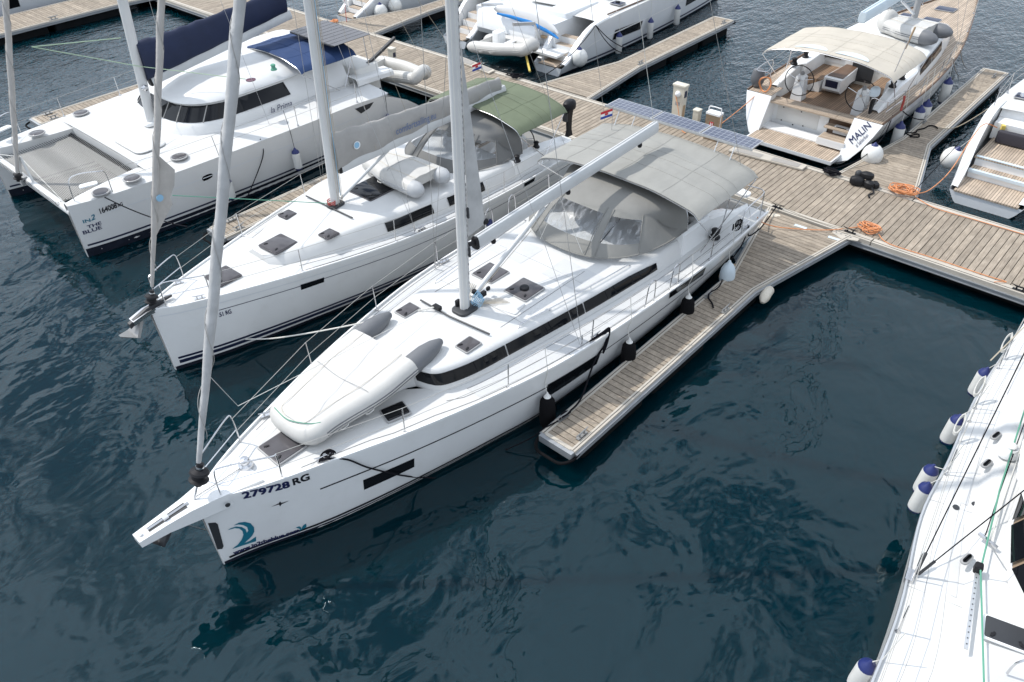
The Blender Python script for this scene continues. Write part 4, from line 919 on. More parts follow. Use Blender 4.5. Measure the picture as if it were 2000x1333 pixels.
MB().tube(spline([V(AX+.15, AY+6.4+.0, 2.35)+V(.10*math.cos(i*1.25), .08*math.sin(i*1.25)+.02*i/4, .16*math.sin(i*1.25+1)-.01*i) for i in range(34)], 4), .008, 5).build('halyard_coil', 'rope_blue', A)
MB().tube([BA+V(0, -.05, .1), MTOP+V(0, .3, 0)], .006, 5).build('topping_lift', 'rope_white', A)
for dx, dy, mm in ((.13, -.05, 'rope_white'), (-.13, .02, 'rope_tan'), (.10, -.12, 'rope_white')): MB().tube([MBASE+V(dx, dy, .1), MBASE.lerp(MTOP, .95)+V(dx*.9, dy, 0)], .005, 5).build('halyard', mm, A)
MB().tube([V(AX+.62, AY+9.35, 2.08), BF.lerp(BA, .42)-V(0, 0, .2), V(AX-.5, AY+9.2, 2.1)], .007, 5).build('mainsheet', 'rope_white', A); MB().tube([gp(1155, 495, 2.05), gp(1288, 335, 2.98)], .013, 6).build('bimini_strap', 'rope_black', A)
# lifelines
for k in (1, -1):
    tp = stanchions(A, hA, (3.33, 5.44, 7.58, 11.84), k); g1 = []
    for ga, gb in ((9.30, 9.62), (10.18, 10.5)):
        a = hA.edge(ga, k, 0, .07); b = hA.edge(gb, k, 0, .07); MB().tube(spline([a, a+V(k*.02, .06, .5), a+V(k*.03, .16, .62), b+V(k*.03, -.1, .62), b+V(k*.02, -.03, .52), b], 5), .0125, 8).build('gate_stanchion', 'steel', A)
    pu = hA.edge(1.25, k, .58, .07); rail = [pu]+tp[:3]; lifeline(A, rail+[hA.edge(9.4, k, .6, .05)]); lifeline(A, [hA.edge(10.3, k, .6, .05), tp[3], hA.edge(13.4, k, .62, .05)])
    lifeline(A, [q-V(0, 0, .3) for q in rail]+[hA.edge(9.33, k, .3, .06)]); lifeline(A, [hA.edge(10.4, k, .3, .06), tp[3]-V(0, 0, .3), hA.edge(13.4, k, .32, .06)])
    mb = MB(); s0 = hA.edge(13.4, k, 0, .1); s1 = hA.edge(14.5, k, 0, .12); mb.tube(spline([s0, s0+V(0, 0, .62), s1+V(0, 0, .64), s1+V(-k*.5, .1, .62)], 4), .0135, 8); mb.tube([s1, s1+V(0, 0, .64)], .0125, 8); mb.tube([s0+V(0, 0, .3), s1+V(0, 0, .32)], .010, 6); mb.build('pushpit', 'steel', A)
# sprayhood and bimini
dodger(A, AX, AY+9.25, AY+11.75, 1.80, 2.04, 2.86, 1.38, AY+10.3, stripe=False, m='canvas_mid')
bimini(A, AX-2.2, AX+2.42, 13.55, 16.15, 2.93, 3.20, 'canvas_grey', None, sag=.035,
    hoops=((.02, (V(AX-2.0, AY+12.6, 1.5), V(AX+2.05, AY+12.6, 1.5))), (.5, (V(AX-2.0, AY+12.9, 1.5), V(AX+2.05, AY+12.9, 1.5))), (.97, (V(AX-2.05, AY+12.3, 1.5), V(AX+2.15, AY+11.9, 1.5)))))
# solar panels on struts over the stern
for i in range(3):
    x0 = -11.62+i*1.41; z = 3.42
    p = MB().box((x0+.7, 16.42, z), (1.37, .56, .03)).build('solar_panel', 'alu', A); MB().box((x0+.7, 16.42, z+.017), (1.31, .50, .006)).build('cells', 'solar', p)
MB().box((-9.52, 16.14, 3.41), (4.25, .03, .05)).build('panel_rail', 'alu', A)
for x in (-11.2, -10.7, -8.3, -7.85): MB().tube([(x, 16.18, 3.40), (x, 15.95, 3.0)], .014, 6).build('panel_strut', 'alu', A)
MB().rbox((-8.35, AY+14.9, 1.62), (1.15, .30, .07), .1, R_(-8)).build('stern_locker_lid', 'gelcoat', A)
MB().tube(spline([hA.edge(13.1, 1, .35, .12)+V(.12*math.cos(i*.9)*.5, .18*math.sin(i*.9), .10*math.sin(i*1.7)) for i in range(36)], 3), .010, 5).build('rope_coil', 'rope_black', A)
MB().tube(spline([V(AX+1.62+.17*math.cos(i*.8), AY+12.15+.14*math.sin(i*.8), 2.06+.004*i) for i in range(44)], 3), .011, 5).build('rope_coil', 'grey_plastic', A)
def croatian(parent, p, s, d=V(-.7, -.35, -.35)):
    """small striped ensign on a staff"""
    p = Vector(p); d = d.normalized()*s; up = V(0, 0, s*.20)
    st = MB().tube([p-V(0, 0, s*1.9), p+V(0, 0, s*.1)], .008, 6).build('flag_staff', 'steel', parent)
    for i, c in enumerate(('red', 'flag_white', 'flag_blue')):
        MB().grid([[p-up*(i+j)+d*q+V(0, .03*math.sin(q*6)*s, 0) for q in (0, .25, .5, .75, 1)] for j in (0, 1)]).build('flag_band', c, st)
    MB().grid([[p-up*(1+j)+d*q+V(.004, -.012+.03*math.sin(q*6)*s, 0) for q in (.38, .5, .62)] for j in (0, .8)]).build('flag_crest', 'red', st)
croatian(A, onY(1197, 212, AY+13.2)+V(0, 0, 0), .33)
dinghy('inflatable_dinghy', (AX-.10, AY+3.45, 1.85), R_(-87), 3.3, 1.80, .20, 'pale inflatable dinghy upturned on the foredeck of the central yacht', stem=-.02, coneL=.85, tilt=-.085, taper=.75)
# ================================================================== NEIGHBOUR YACHT with green bimini
BX, BY = -15.05, 4.57
B = thing('sailing_yacht', (BX, BY+6, 0), 'white sailing yacht numbered 51 RG with green bimini and grey boom cover', 'sailboat')
hB = Mono(BX, BY, 1, 12.4,
    [(0, .08), (.5, .38), (1.4, .74), (3.15, 1.32), (5.2, 1.86), (6.6, 2.06), (8, 2.14), (9.8, 2.14), (12.4, 2.0)],
    [(0, .02), (.6, .22), (1.2, .42), (3.1, .88), (5.9, 1.45), (8, 1.7), (12.4, 1.65)],
    [(0, 1.74), (3, 1.64), (6, 1.56), (9, 1.49), (12.4, 1.44)], rake=.05, trake=-.2)
hB.hull(B, 'gelcoat')
for k in (1, -1):
    hB.strip(B, 'waterline_paint', 'antifoul', k, .02, 12.3, -.28, .10)
    hB.strip(B, 'boot_stripe', 'navy_paint', k, .14, 12.2, .16, .255); hB.strip(B, 'boot_stripe', 'navy_paint', k, .14, 12.2, .295, .355)
    hB.strip(B, 'cove_line', 'navy_paint', k, 1.2, 12.0, lambda u: hB.zs(u)*.79-.006, lambda u: hB.zs(u)*.79+.012)
    hB.strip(B, 'sheer_moulding', 'gelcoat_cool', k, .1, 12.3, lambda u: hB.zs(u)*.90, lambda u: hB.zs(u)*.915, off=.008)
hB.quad(B, 'hull_window', 'glass_dark', 1, ((588, 557), (632, 543), (632, 551), (589, 566)), frame='charcoal')
hB.quad(B, 'hull_window', 'glass_dark', 1, ((1024, 358), (1045, 344), (1043, 354), (1022, 368)))
hB.text(B, '.51 RG', (427, 620), (452, 612), .165, 'navy_print', bold=.008)
xtB = smooth_tab([(2.75, .25), (2.95, .52), (3.3, .68), (4, .95), (4.9, 1.2), (5.6, 1.40), (6.7, 1.52), (8, 1.63), (9.9, 1.66)])
UB0, UB1 = 2.75, 9.8
xbB = lambda u: (xtB(u)+.16) if UB0 <= u <= UB1 else (0 if u < UB0 else 1.74)
hB.deck(B, 'deck_white', .05, UB0); hB.deck(B, 'deck_white', UB0, 12.35, xbB); hB.toe(B, 'gelcoat', .035)
hrB = lambda u: .13+.30*min(1, max(0, (u-2.75)/2.6))**.9
def roofB(x, u): return hB.zs(u)+.02+hrB(u)+.06*(1-(x/1.8)**2)
mb = MB(); rows = []
for i in range(51):
    u = UB0+(UB1-UB0)*i/50; zd = hB.dz(xbB(u), u); x1 = xtB(u)
    half = [(xbB(u), zd-.02), (x1+.10, zd+(roofB(x1, u)-zd)*.4), (x1+.01, roofB(x1, u)-.05), (x1-.05, roofB(x1, u)-.006)]+[(x1*q, roofB(x1*q, u)) for q in (.85, .55, .28)]+[(0, roofB(0, u))]
    rows.append([V(BX+x, BY+u, z) for x, z in half]+[V(BX-x, BY+u, z) for x, z in reversed(half[:-1])])
mb.grid(rows); mb.add(rows[0], [tuple(range(len(rows[0])))]); mb.add(rows[-1], [tuple(range(len(rows[-1])))]); coachB = mb.build('coachroof', 'deck_white', B, ang=35)
for k in (1, -1):
    for a, b in ((5.45, 6.85), (7.35, 8.6)):
        mb = MB(); rows = []
        for i in range(13):
            u = a+(b-a)*i/12; zd = hB.dz(xbB(u), u); zt = roofB(xtB(u), u)-.05; f1 = .80 if i > 0 else .78
            g = lambda f: V(BX+k*(lerp(xbB(u), xtB(u)+.01, f)+.016+(.02 if .3 < f < .6 else .004)), BY+u, lerp(zd, zt, f)); rows.append([g(.30), g(.5), g(.86)])
        mb.grid(rows); mb.build('window', 'glass_dark', coachB)
    MB().grid([[V(BX+k*lerp(xbB(u)+.12, hB.bd(u)-.14, j/3), BY+u, hB.dz(lerp(xbB(u)+.12, hB.bd(u)-.14, j/3), u)+.006) for j in range(4)] for u in [3.4+.2*i for i in range(40)]]).build('nonskid_panel', 'nonskid', B)
    tp = stanchions(B, hB, (3.1, 5.4, 9.0), k); pu = hB.edge(1.15, k, .58, .07)
    for q in (0, .3): lifeline(B, [pu-V(0, 0, q)]+[p-V(0, 0, q) for p in tp]+[hB.edge(11, k, .6-q, .06)])
    a = hB.edge(.3, k, 0, .06); b = hB.edge(1.15, k, 0, .07)
    mb = MB(); mb.tube(spline([a, a+V(k*.03, .0, .5), a+V(k*.05, .1, .62), b+V(k*.02, -.12, .63), b+V(k*.02, 0, .55), b], 4), .0135, 8); mb.tube([a+V(0, .02, .3), b+V(0, 0, .3)], .01, 6); mb.build('pulpit', 'steel', B)
    ga = hB.edge(7.6, k, 0, .07); MB().tube(spline([ga, ga+V(0, .05, .55), ga+V(0, .15, .6), ga+V(0, .3, .52), ga+V(0, .34, 0)], 4), .0125, 8).build('gate_stanchion', 'steel', B)
    winch(B, (BX+k*1.72, BY+9.95, 1.92), 1.0); winch(B, (BX+k*1.5, BY+11.0, 1.88), 1.0)
    cleat(B, hB.edge(6.2, k, .02, .12), R_(86), .85, 'steel'); cleat(B, hB.edge(.95, k, .02, .12), R_(65), .85, 'steel')
    steering(B, (BX+k*.8, BY+11.2, 1.85), .42, 1)
hatch(B, (BX+.10, BY+1.75, hB.dz(0, 1.7)+.01), .60, .55, R_(2), frame='hatch_glass')
for (x, y, a, b) in ((.2, 3.22, .62, .62), (.88, 4.2, .34, .32), (-.68, 4.12, .3, .3)): hatch(coachB, (BX+x, BY+y, roofB(x, y)+.005), a, b, R_(3), frame='hatch_glass')
hatch(coachB, (BX+.06, BY+6.25, roofB(0, 6.3)+.005), .9, .95, R_(2), m='glass_dark', frame='hatch_glass')
cockpit(B, BX, BY, 1, [(9.8, .45, 1.3, 1.76, 1.0, 1.4, 1.92, 1.48), (11.2, .5, 1.3, 1.76, 1.0, 1.4, 1.86, 1.46), (12.35, .6, 1.3, 1.74, 1.0, 1.3, 1.7, 1.45)], seat='teak_y', sole='teak_y')
MB().add([(BX-1.74, BY+9.8, .99), (BX+1.74, BY+9.8, .99), (BX+1.74, BY+9.8, 1.98), (BX-1.74, BY+9.8, 1.98)], [(0, 1, 2, 3)]).build('bulkhead', 'gelcoat', B)
for k in (1, -1):
    for f in (.35, .85): MB().tube([V(BX+k*lerp(xbB(u), hB.bd(u)-.06, f), BY+u, hB.dz(lerp(xbB(u), hB.bd(u), f), u)+.009) for u in [3.2+.3*i for i in range(26)]], .0045, 4).build('deck_seam', 'hatch_glass', B)
# bow fitting with anchor
rl = MB().loft([[V(BX+x*w_, y, z+h) for x, h in ((-1, 0), (1, 0), (1, .1), (-1, .1))] for y, w_, z in ((BY+.35, .12, 1.70), (BY-.1, .12, 1.68), (BY-.42, .10, 1.60))]).build('bow_roller', 'steel', B)
MB().loft([[V(BX+.02+x*w_, y, z+h) for x, h in ((-1, 0), (1, 0), (1, hh), (-1, hh))] for y, w_, z, hh in ((BY+.55, .03, 1.82, .05), (BY-.05, .04, 1.76, .07), (BY-.5, .05, 1.55, .12))]).build('anchor_shank', 'charcoal', B)
MB().loft([[V(BX-.02, BY-.2, 1.6), V(BX+.06, BY-.2, 1.6), V(BX+.06, BY-.25, 1.65), V(BX-.02, BY-.25, 1.65)], [V(BX-.2, BY-.45, 1.36), V(BX+.24, BY-.45, 1.36), V(BX+.24, BY-.5, 1.4), V(BX-.2, BY-.5, 1.4)], [V(BX-.02, BY-.75, 1.46), V(BX+.06, BY-.75, 1.46), V(BX+.06, BY-.76, 1.5), V(BX-.02, BY-.76, 1.5)]]).build('anchor', 'galv', B)
# rig
MBB = V(BX, BY+5.1, roofB(0, 5.1)); MTB = MBB+V(0, .95, 15.0)
mB = spars(B, MBB, MTB, .088, .125); MB().rbox(MBB+V(0, 0, .03), (.34, .42, .06), .1).build('mast_collar', 'charcoal', mB)
MB().slab([MBB.lerp(MTB, .02)+V(.04, .118, 0), MBB.lerp(MTB, .02)+V(-.04, .118, 0), MBB.lerp(MTB, .98)+V(-.04, .118, 0), MBB.lerp(MTB, .98)+V(.04, .118, 0)], (0, .02, 0)).build('sail_track', 'alu', mB)
mb = MB()
for i, (dx, dy) in enumerate(((.13, .05), (.15, -.02), (.12, .12), (-.13, .05), (.05, .2), (-.03, .21))):
    mb.tube([MBB+V(dx, dy, .05), MBB.lerp(MTB, .9)+V(dx*.8, dy, 0)], .006, 4)
mb.build('halyards', 'rope_tan', mB)
MB().tube([MBB+V(.17, .08, .3), MBB.lerp(MTB, .9)+V(.14, .0, 0)], .007, 5).build('halyard', 'rope_blue', mB)
bf, ba = V(BX, BY+5.40, 2.98), V(BX, BY+11.3, 3.08)
bB = boom_spar(B, bf, ba, .20, .30)
# stack-pack sail cover on the boom
def sailcover(parent, a, b, h0, h1, wid, m, name='sail_cover', seed=2, n=36):
    a, b = Vector(a), Vector(b); rnd = random.Random(seed); mb = MB(); rows = []; ph = [rnd.uniform(0, 6) for _ in range(6)]
    for i in range(n+1):
        q = i/n; c = a.lerp(b, q); h = lerp(h0, h1, q**.7); wv = wid*(1-.35*q); ring = []
        for j in range(16):
            th = 2*math.pi*j/16; x = wv*math.sin(th)*(1 if abs(math.sin(th)) < .95 else 1); z = -math.cos(th); up = z > 0
            zz = (.5+.5*z)*h; lump = .018*(math.sin(q*17+ph[0]+th)*math.sin(q*39+ph[3])+.6*math.sin(q*61+ph[4]+th))*max(0, z)+.014*math.sin(q*47+ph[1]+2*th)*math.sin(q*13+ph[5])*max(0, z+.4)
            xw = wv*math.copysign(abs(math.sin(th))**.7, math.sin(th))*(1.0 if zz < h*.55 else 1-.5*((zz-h*.55)/(h*.45))**2)
            ring.append(c+V(xw+.015*math.sin(q*31+ph[2]+th), 0, zz+lump*(1-.4*q)))
        rows.append(ring)
    mb.loft(rows); return mb.build(name, m, parent, ang=70)
scB = sailcover(B, bf+V(0, -.1, -.05), ba+V(0, -.15, .0), 1.0, .42, .14, 'canvas_cover')
p0 = onX(690, 352, BX+.2)
def sideB(x0, y0, x1, y1, off):
    a = onX(x0, y0, BX+off); b = onX(x1, y1, BX+off); d = (b-a); ln = d.length; d = d.normalized(); return a, d, ln
a_, d_, ln_ = sideB(773, 262, 851, 229, .155); vsx, _ = text_tris('comfortsailing.eu', .2); kx = ln_/max(v.x for v in vsx)
text_on('comfortsailing.eu', .26, lambda x, y: a_+d_*x*kx*(.2/.26)+V(.012, 0, y-.03), 'lettering', 'cover_print', scB, bold=.006)
MB().lathe([(.10, 0), (.10, .01)], onX(697, 284, BX+.15), 20, (1, 0, 0)).build('round_badge', 'flag_white', scB); MB().lathe([(.075, 0), (.075, .006)], onX(697, 284, BX+.162), 20, (1, 0, 0)).build('badge_disc', 'rope_blue', scB)
for q in (.18, .38, .6, .82): MB().tube([bf.lerp(ba, q)+V(.17*(1-.3*q), 0, .1), bf.lerp(ba, q)+V(.02, 0, .9-.5*q), MBB.lerp(MTB, .55)], .004, 4).build('lazy_jack', 'rope_tan', B)
MB().tube([MBB+V(0, .18, .12), V(BX, BY+6.95, 2.85)], .042, 10).build('vang_strut', 'alu_paint', B)
fA, fB_ = V(BX, BY+.24, 2.23), V(BX, BY+5.35, 15.8)
furled(B, fA, fB_, .035, .068, 'sail_grey'); ax2 = (fB_-fA).normalized(); drum(B, V(BX, BY+.12, 1.92), ax2, 1.0); MB().tube([V(BX, BY+.02, 1.72), V(BX, BY+.12, 1.92)], .018, 8).build('forestay_toggle', 'steel', B)
q1, q2, q3 = onX(315, 335, BX), onX(338, 395, BX), onX(315, 455, BX); fs = lambda z: fA+(fB_-fA)*((z-fA.z)/(fB_.z-fA.z))
MB().slab([fs(4.9), fs(4.9)+V(0, .25, -.45), fs(4.15)+V(0, .42, 0), fs(3.95)+V(0, .34, 0), fs(3.78)+V(0, .40, 0), fs(3.2)], (.015, 0, 0)).build('headsail_clew', 'sail_grey', B)
MB().lathe([(.075, 0), (.075, .008)], fs(4.05)+V(.09, .06, 0), 18, (1, 0, 0)).build('round_badge', 'rope_blue', B)
CPB = {k: hB.edge(6.0, k, .03, .14) for k in (1, -1)}
for k in (1, -1):
    s1 = MBB+V(k*1.15, .7, 5.8); MB().tube([CPB[k], s1, MTB], .0055, 5).build('shroud', 'wire', B); MB().tube([CPB[k]+V(0, .05, 0), MBB+V(0, .35, 5.5)], .005, 5).build('shroud', 'wire', B)
    MB().tube([MBB+V(0, .37, 5.8), s1], .03, 8, radii=[.04, .022]).build('spreader', 'mast_paint', B)
    MB().lathe([(.016, 0), (.02, .05), (.02, .18), (.01, .24)], CPB[k], 8).build('turnbuckle', 'steel', B)
    MB().tube([hB.edge(12, k, .03, .2), MTB], .005, 5).build('backstay', 'wire', B)
MB().tube([V(BX-.95, BY+4.9, roofB(.9, 4.9)+.05), V(BX+.85, BY+4.95, roofB(.85, 4.9)+.05)], .02, 8).build('jib_track', 'charcoal', B)
MB().tube([V(BX+.05, BY+5.2, roofB(0, 5)+.12), V(BX-.02, BY+4.9, roofB(0, 5)+.14), fs(3.95)+V(0, .4, 0)], .010, 5).build('jib_sheet', 'rope_green', B)
MB().tube(spline([MBB+V(.1*math.cos(i*1.3), -.1+.1*math.sin(i*1.3), .06+.01*i) for i in range(14)], 3), .014, 5).build('halyard_coil', 'rope_red', B)
dodger(B, BX, BY+8.0, BY+10.3, 1.60, 2.0, 2.82, 1.25, BY+9.1, m='canvas_dark', md='canvas_dark', cuts=((.10, .42), (.46, .70), (.74, .9)), stripe=False)
bimini(B, BX-1.8, BX+1.85, BY+9.95, BY+11.95, 2.82, 3.10, 'canvas_green', None,
    hoops=((.02, (V(BX-1.75, BY+11.2, 1.5), V(BX+1.85, BY+11.2, 1.5))), (.95, (V(BX-1.75, BY+11.1, 1.5), V(BX+1.85, BY+10.8, 1.5)))))
croatian(B, onY(940, 121, BY+12.3), .33)
dinghy('inflatable_dinghy', (BX+.25, BY+7.1, 2.08), R_(181), 2.55, 1.35, .21, 'pale grey inflatable dinghy lying across the deck under the lettered boom', cover='hypalon', cone='tube_end', stem=.05, coneL=.35)
# stern rail with outboard
ob = thing('outboard_motor', gp(1104, 255, 1.3), 'black outboard motor clamped on the stern rail of the green-bimini yacht', 'outboard')
p = onY(1111, 208, ob.location.y)
mb = MB(); c = V(p.x, p.y, p.z); mb.loft([[c+V(.17*s_*math.cos(t), .25*s_*math.sin(t)+.03, h) for t in [2*math.pi*j/14 for j in range(14)]] for s_, h in ((.7, -.12), (.95, -.08), (1.0, .02), (.92, .12), (.6, .18), (.2, .19))]); mb.build('cowl', 'plastic_black', ob)
MB().loft([[c+V(sx*w_, sy*l+.02, z) for sx, sy in ((-1, -1), (1, -1), (1, 1), (-1, 1))] for w_, l, z in ((.07, .12, -.12), (.05, .09, -.4), (.045, .08, -.75), (.06, .12, -.95))]).build('leg', 'plastic_black', ob)
MB().tube([c+V(0, -.2, -.1), c+V(-.05, -.55, -.02)], .022, 8).build('tiller', 'plastic_black', ob)
MB().box(c+V(0, -.16, -.3), (.16, .08, .26)).build('bracket', 'charcoal', ob)
# ================================================================== CATAMARAN on the left
CXL, CY = -24.1, 5.5           # centreline, bow
C = thing('catamaran', (CXL, CY+6, 0), 'white sailing catamaran numbered 164008 RG with netted bow and navy boom cover', 'catamaran')
def cathull(parent, xc, k, tables, L, Yb, d, m='cat_white', **kw):
    return Mono(xc, Yb, d, L, *tables, **kw)
ctab = ([(0, .10), (.5, .28), (1.4, .46), (3.8, .72), (7, .95), (10.5, 1.0), (11.9, .9)], [(0, .02), (.5, .14), (1.5, .30), (3.8, .52), (7, .62), (11.9, .5)], [(0, 1.62), (3, 1.64), (7, 1.70), (10, 1.66), (11.2, 1.2), (11.9, .7)])
hC = {}
for k, xc in ((1, -21.40), (-1, -26.80)):
    h = Mono(xc, CY, 1, 11.9, *ctab, rake=0.0); hC[k] = h; h.hull(C, 'cat_white')
    for s in (1, -1):
        h.strip(C, 'waterline_paint', 'antifoul', s, .02, 11.8, -.28, .26); h.strip(C, 'boot_stripe', 'navy_paint', s, .1, 11.7, .33, .385)
        h.strip(C, 'knuckle_line', 'gelcoat_cool', s, .9, 9.3, lambda u: h.zs(u)*.72-.012, lambda u: h.zs(u)*.72+.012, off=.012)
hc = hC[1]
hc.text(C, '164008', (194, 419), (229, 406), .22, 'dark_print', bold=.012); hc.text(C, 'RG', (231, 405), (240, 401), .14, 'dark_print', bold=.006)
hc.text(C, 'IN', (162, 437), (177, 433), .14, 'teal_print', bold=.006); hc.text(C, '2', (178, 432), (187, 428), .22, 'teal_print', shear=.3, bold=.008)
hc.text(C, 'THE', (171, 447), (198, 438), .13, 'navy_print', bold=.006); hc.text(C, 'BLUE', (162, 459), (199, 447), .15, 'navy_print', bold=.006)
hc.print_poly(C, 'hull_port', 'glass_dark', [(394, 350), (396, 345), (404, 341), (412, 339), (416, 341), (414, 346), (406, 351), (398, 354)], off=.012)
hc.print_poly(C, 'hull_vent', 'charcoal', [(693, 213), (730, 199), (722, 211), (705, 222)], off=.012)
# bridge deck joins both hulls
def dkz(x, y): return 1.62+.10*(1-min(1, abs(x)/3.4)**2)+.05*min(1, max(0, (y-2.2)/2))
UF = 2.35
for k in (1, -1):   # bow decks on the hulls
    h = hC[k]; MB().grid([[V(h.X0+q*h.bd(u)*.99, CY+u, h.zs(u)+.0+.05*(1-q*q)) for q in (-1, -.6, -.2, .2, .6, 1)] for u in [UF*1.06*i/10 for i in range(11)]]).build('bow_deck', 'deck_white', C, ang=50)
xo = lambda u: 2.70+hc.bd(u)*.99
mb = MB(); us = [UF+(11.2-UF)*i/36 for i in range(37)]
mb.grid([[V(CXL+q*xo(u), CY+u, hc.zs(min(u, 10))+.12*(1-abs(q)**4)-.0) for q in [-1+j/12 for j in range(25)]] for u in us if u < 10.6])
mb.build('foredeck', 'deck_white', C, ang=50)
MB().loft([[V(CXL-2.2, CY+UF, .75), V(CXL+2.2, CY+UF, .75), V(CXL+2.1, CY+UF, 1.70), V(CXL-2.1, CY+UF, 1.70)], [V(CXL-2.2, CY+10.8, .7), V(CXL+2.2, CY+10.8, .7), V(CXL+2.2, CY+10.8, 1.5), V(CXL-2.2, CY+10.8, 1.5)]]).build('bridge_deck', 'cat_white', C)
# trampoline net with lacing
nx0, nx1, ny0, ny1 = CXL-2.12, CXL+2.12, CY-.05, CY+UF-.1
net = MB(); n = 46
for i in range(n+1):
    y = lerp(ny0+.12, ny1-.06, i/n); ins = .42*max(0, (i/n-.8)/.2)*0; net.box(((nx0+nx1)/2, y, 1.46-.05*math.sin(math.pi*i/n)), (nx1-nx0-.18, .022, .006))
for j in range(84):
    x = lerp(nx0+.12, nx1-.12, j/83); net.box((x, (ny0+ny1)/2, 1.457-.04), (.014, ny1-ny0-.2, .005))
net = net.build('trampoline_net', 'net_cord', C); net['kind'] = 'stuff'
lac = MB()
for i in range(34):
    y = lerp(ny0, ny1, i/33)
    for sx in (nx0, nx1): lac.tube([(sx, y, 1.5), (sx+(.14 if sx < CXL else -.14), y+.03, 1.455)], .008, 4)
for j in range(56):
    x = lerp(nx0, nx1, j/55); lac.tube([(x, ny1+.03, 1.52), (x+.02, ny1-.1, 1.455)], .012, 4); lac.tube([(x, ny0, 1.42), (x+.02, ny0+.13, 1.455)], .007, 4)
lac = lac.build('net_lacing', 'rope_black', C); lac['kind'] = 'stuff'
xbm = MB().tube([(CXL-2.75, CY+.10, 1.36), (CXL+2.72, CY+.10, 1.36)], .115, 16).build('crossbeam', 'mast_paint', C)
MB().box((CXL-.3, CY+.0, 1.40), (.34, .2, .22)).build('beam_saddle', 'grey_plastic', xbm)
st = V(CXL, CY+.12, 2.15)
for dx in (-.62, .28): MB().tube([st, V(CXL+dx, CY+.1, 1.46)], .035, 8).build('seagull_striker', 'mast_paint', xbm)
for k in (1, -1): MB().tube([st, V(CXL+k*2.5, CY+.1, 1.5)], .010, 5).build('bridle', 'rope_white', xbm)
# deck hatches (oval)
for x, y in ((-20.92, 8.05), (-21.2, 6.42)): 
    o = MB().lathe([(.25, 0), (.25, .02), (.22, .028)], (0, 0, 0), 24)
    o.v = [V(p.x*1.0+x, p.y*.95+y, p.z+1.70) for p in o.v]; h_ = o.build('oval_hatch', 'grey_plastic', C)
    o = MB().lathe([(.21, .026), (.20, .034)], (0, 0, 0), 24); o.v = [V(p.x+x, p.y*.95+y, p.z+1.70) for p in o.v]; o.build('glass', 'hatch_glass', h_)
for px, py in ((158, 221), (72, 261), (350, 307), (258, 349)):
    g_ = gp(px, py, 1.76); o = MB().lathe([(.25, 0), (.25, .02), (.23, .026)], g_, 24).build('oval_hatch', 'grey_plastic', C); MB().lathe([(.215, .024), (.205, .030)], g_, 24).build('glass', 'hatch_glass', o)
MB().rbox((CXL+.9, CY+3.1, 1.80), (1.7, .95, .03), .25).build('locker_lid', 'deck_white', C)
# saloon: lofted superstructure with wraparound windows
SB0, SB1 = 3.9, 10.0
def ring(f, z, inset, front):
    """outline of the saloon at height z: rounded front, straight sides"""
    pts = []; hw = 2.25-inset
    for j in range(25):
        a = math.pi*j/24; c, s_ = math.cos(a), math.sin(a)
        pts.append(V(CXL+hw*math.copysign(abs(c)**.62, c), CY+front+1.9-1.9*s_**.8, z))
    return pts+[V(CXL-hw, CY+SB1, z-.0), V(CXL+hw, CY+SB1, z)]
levels = [(1.66, 0, SB0), (2.0, .04, SB0+.12), (2.08, .08, SB0+.22), (2.52, .30, SB0+.62), (2.58, .20, SB0+.48), (2.66, .24, SB0+.54), (2.80, .55, SB0+.9), (2.92, 1.0, SB0+1.4), (2.99, 1.6, SB0+2.1)]
rr_ = [ring(0, *l) for l in levels]
cab = MB().loft(rr_[:4], caps=False).build('saloon', 'cat_white', C, ang=40)
roof = MB().loft(rr_[3:]).build('saloon_roof', 'cat_white', C, ang=40)
lo, hi = rr_[2], rr_[3]
def win(a, b, name='window'):
    mb = MB(); rows = []
    for j in range(a, b+1):
        p, q = lo[j % 27], hi[j % 27]; nn = (p-V(CXL, CY+7, p.z)).normalized()*.018
        rows.append([p.lerp(q, .06)+nn, p.lerp(q, .92)+nn])
    mb.grid(rows); mb.build(name, 'glass_dark', cab)
for a, b in ((0, 5), (5, 9), (9, 11), (11, 13), (13, 15), (15, 19), (19, 24)): win(a, b)
for j in (5, 9, 11, 13, 15, 19):
    nn = (lo[j]-V(CXL, CY+7, lo[j].z)).normalized()*.022; MB().tube([lo[j].lerp(hi[j], .04)+nn, lo[j].lerp(hi[j], .94)+nn], .018, 6).build('mullion', 'canvas_cover', cab)
mb = MB(); p, q = lo[0], hi[0]; mb.grid([[V(lo[0].x+.02, lo[0].y+t, lerp(lo[0].z, hi[0].z, .08)), V(hi[0].x+.02, lo[0].y+t*.97, lerp(lo[0].z, hi[0].z, .92))] for t in (.0, .5, 1.1, 1.7)]); mb.build('window', 'glass_dark', cab)
text_on('la Prima', .28, lambda x, y: onX(528, 222, CXL+2.25)+V(.035, x, y), 'lettering', 'navy_print', cab, shear=.25, sx=.9)
for px, py in ((490, 157),): g_ = gp(px, py, 2.98); MB().lathe([(.15, 0), (.15, .02), (.12, .03)], g_, 20).build('roof_hatch', 'roof_port', roof)
g_ = gp(535, 137, 2.9); winch(C, g_, 1.0, cap='rope_green'); 
# cockpit behind saloon
cockpit(C, CXL, CY, 1, [(10.0, 1.6, 2.1, 2.7, 1.25, 1.65, 2.0, 1.8), (11.6, 1.6, 2.1, 2.7, 1.25, 1.65, 1.9, 1.75)], m='cat_white', sole='deck_white', seat='deck_white')
MB().rbox((CXL+1.6, CY+10.8, 1.75), (1.5, 1.0, .9), .15).build('helm_bench', 'interior', C)
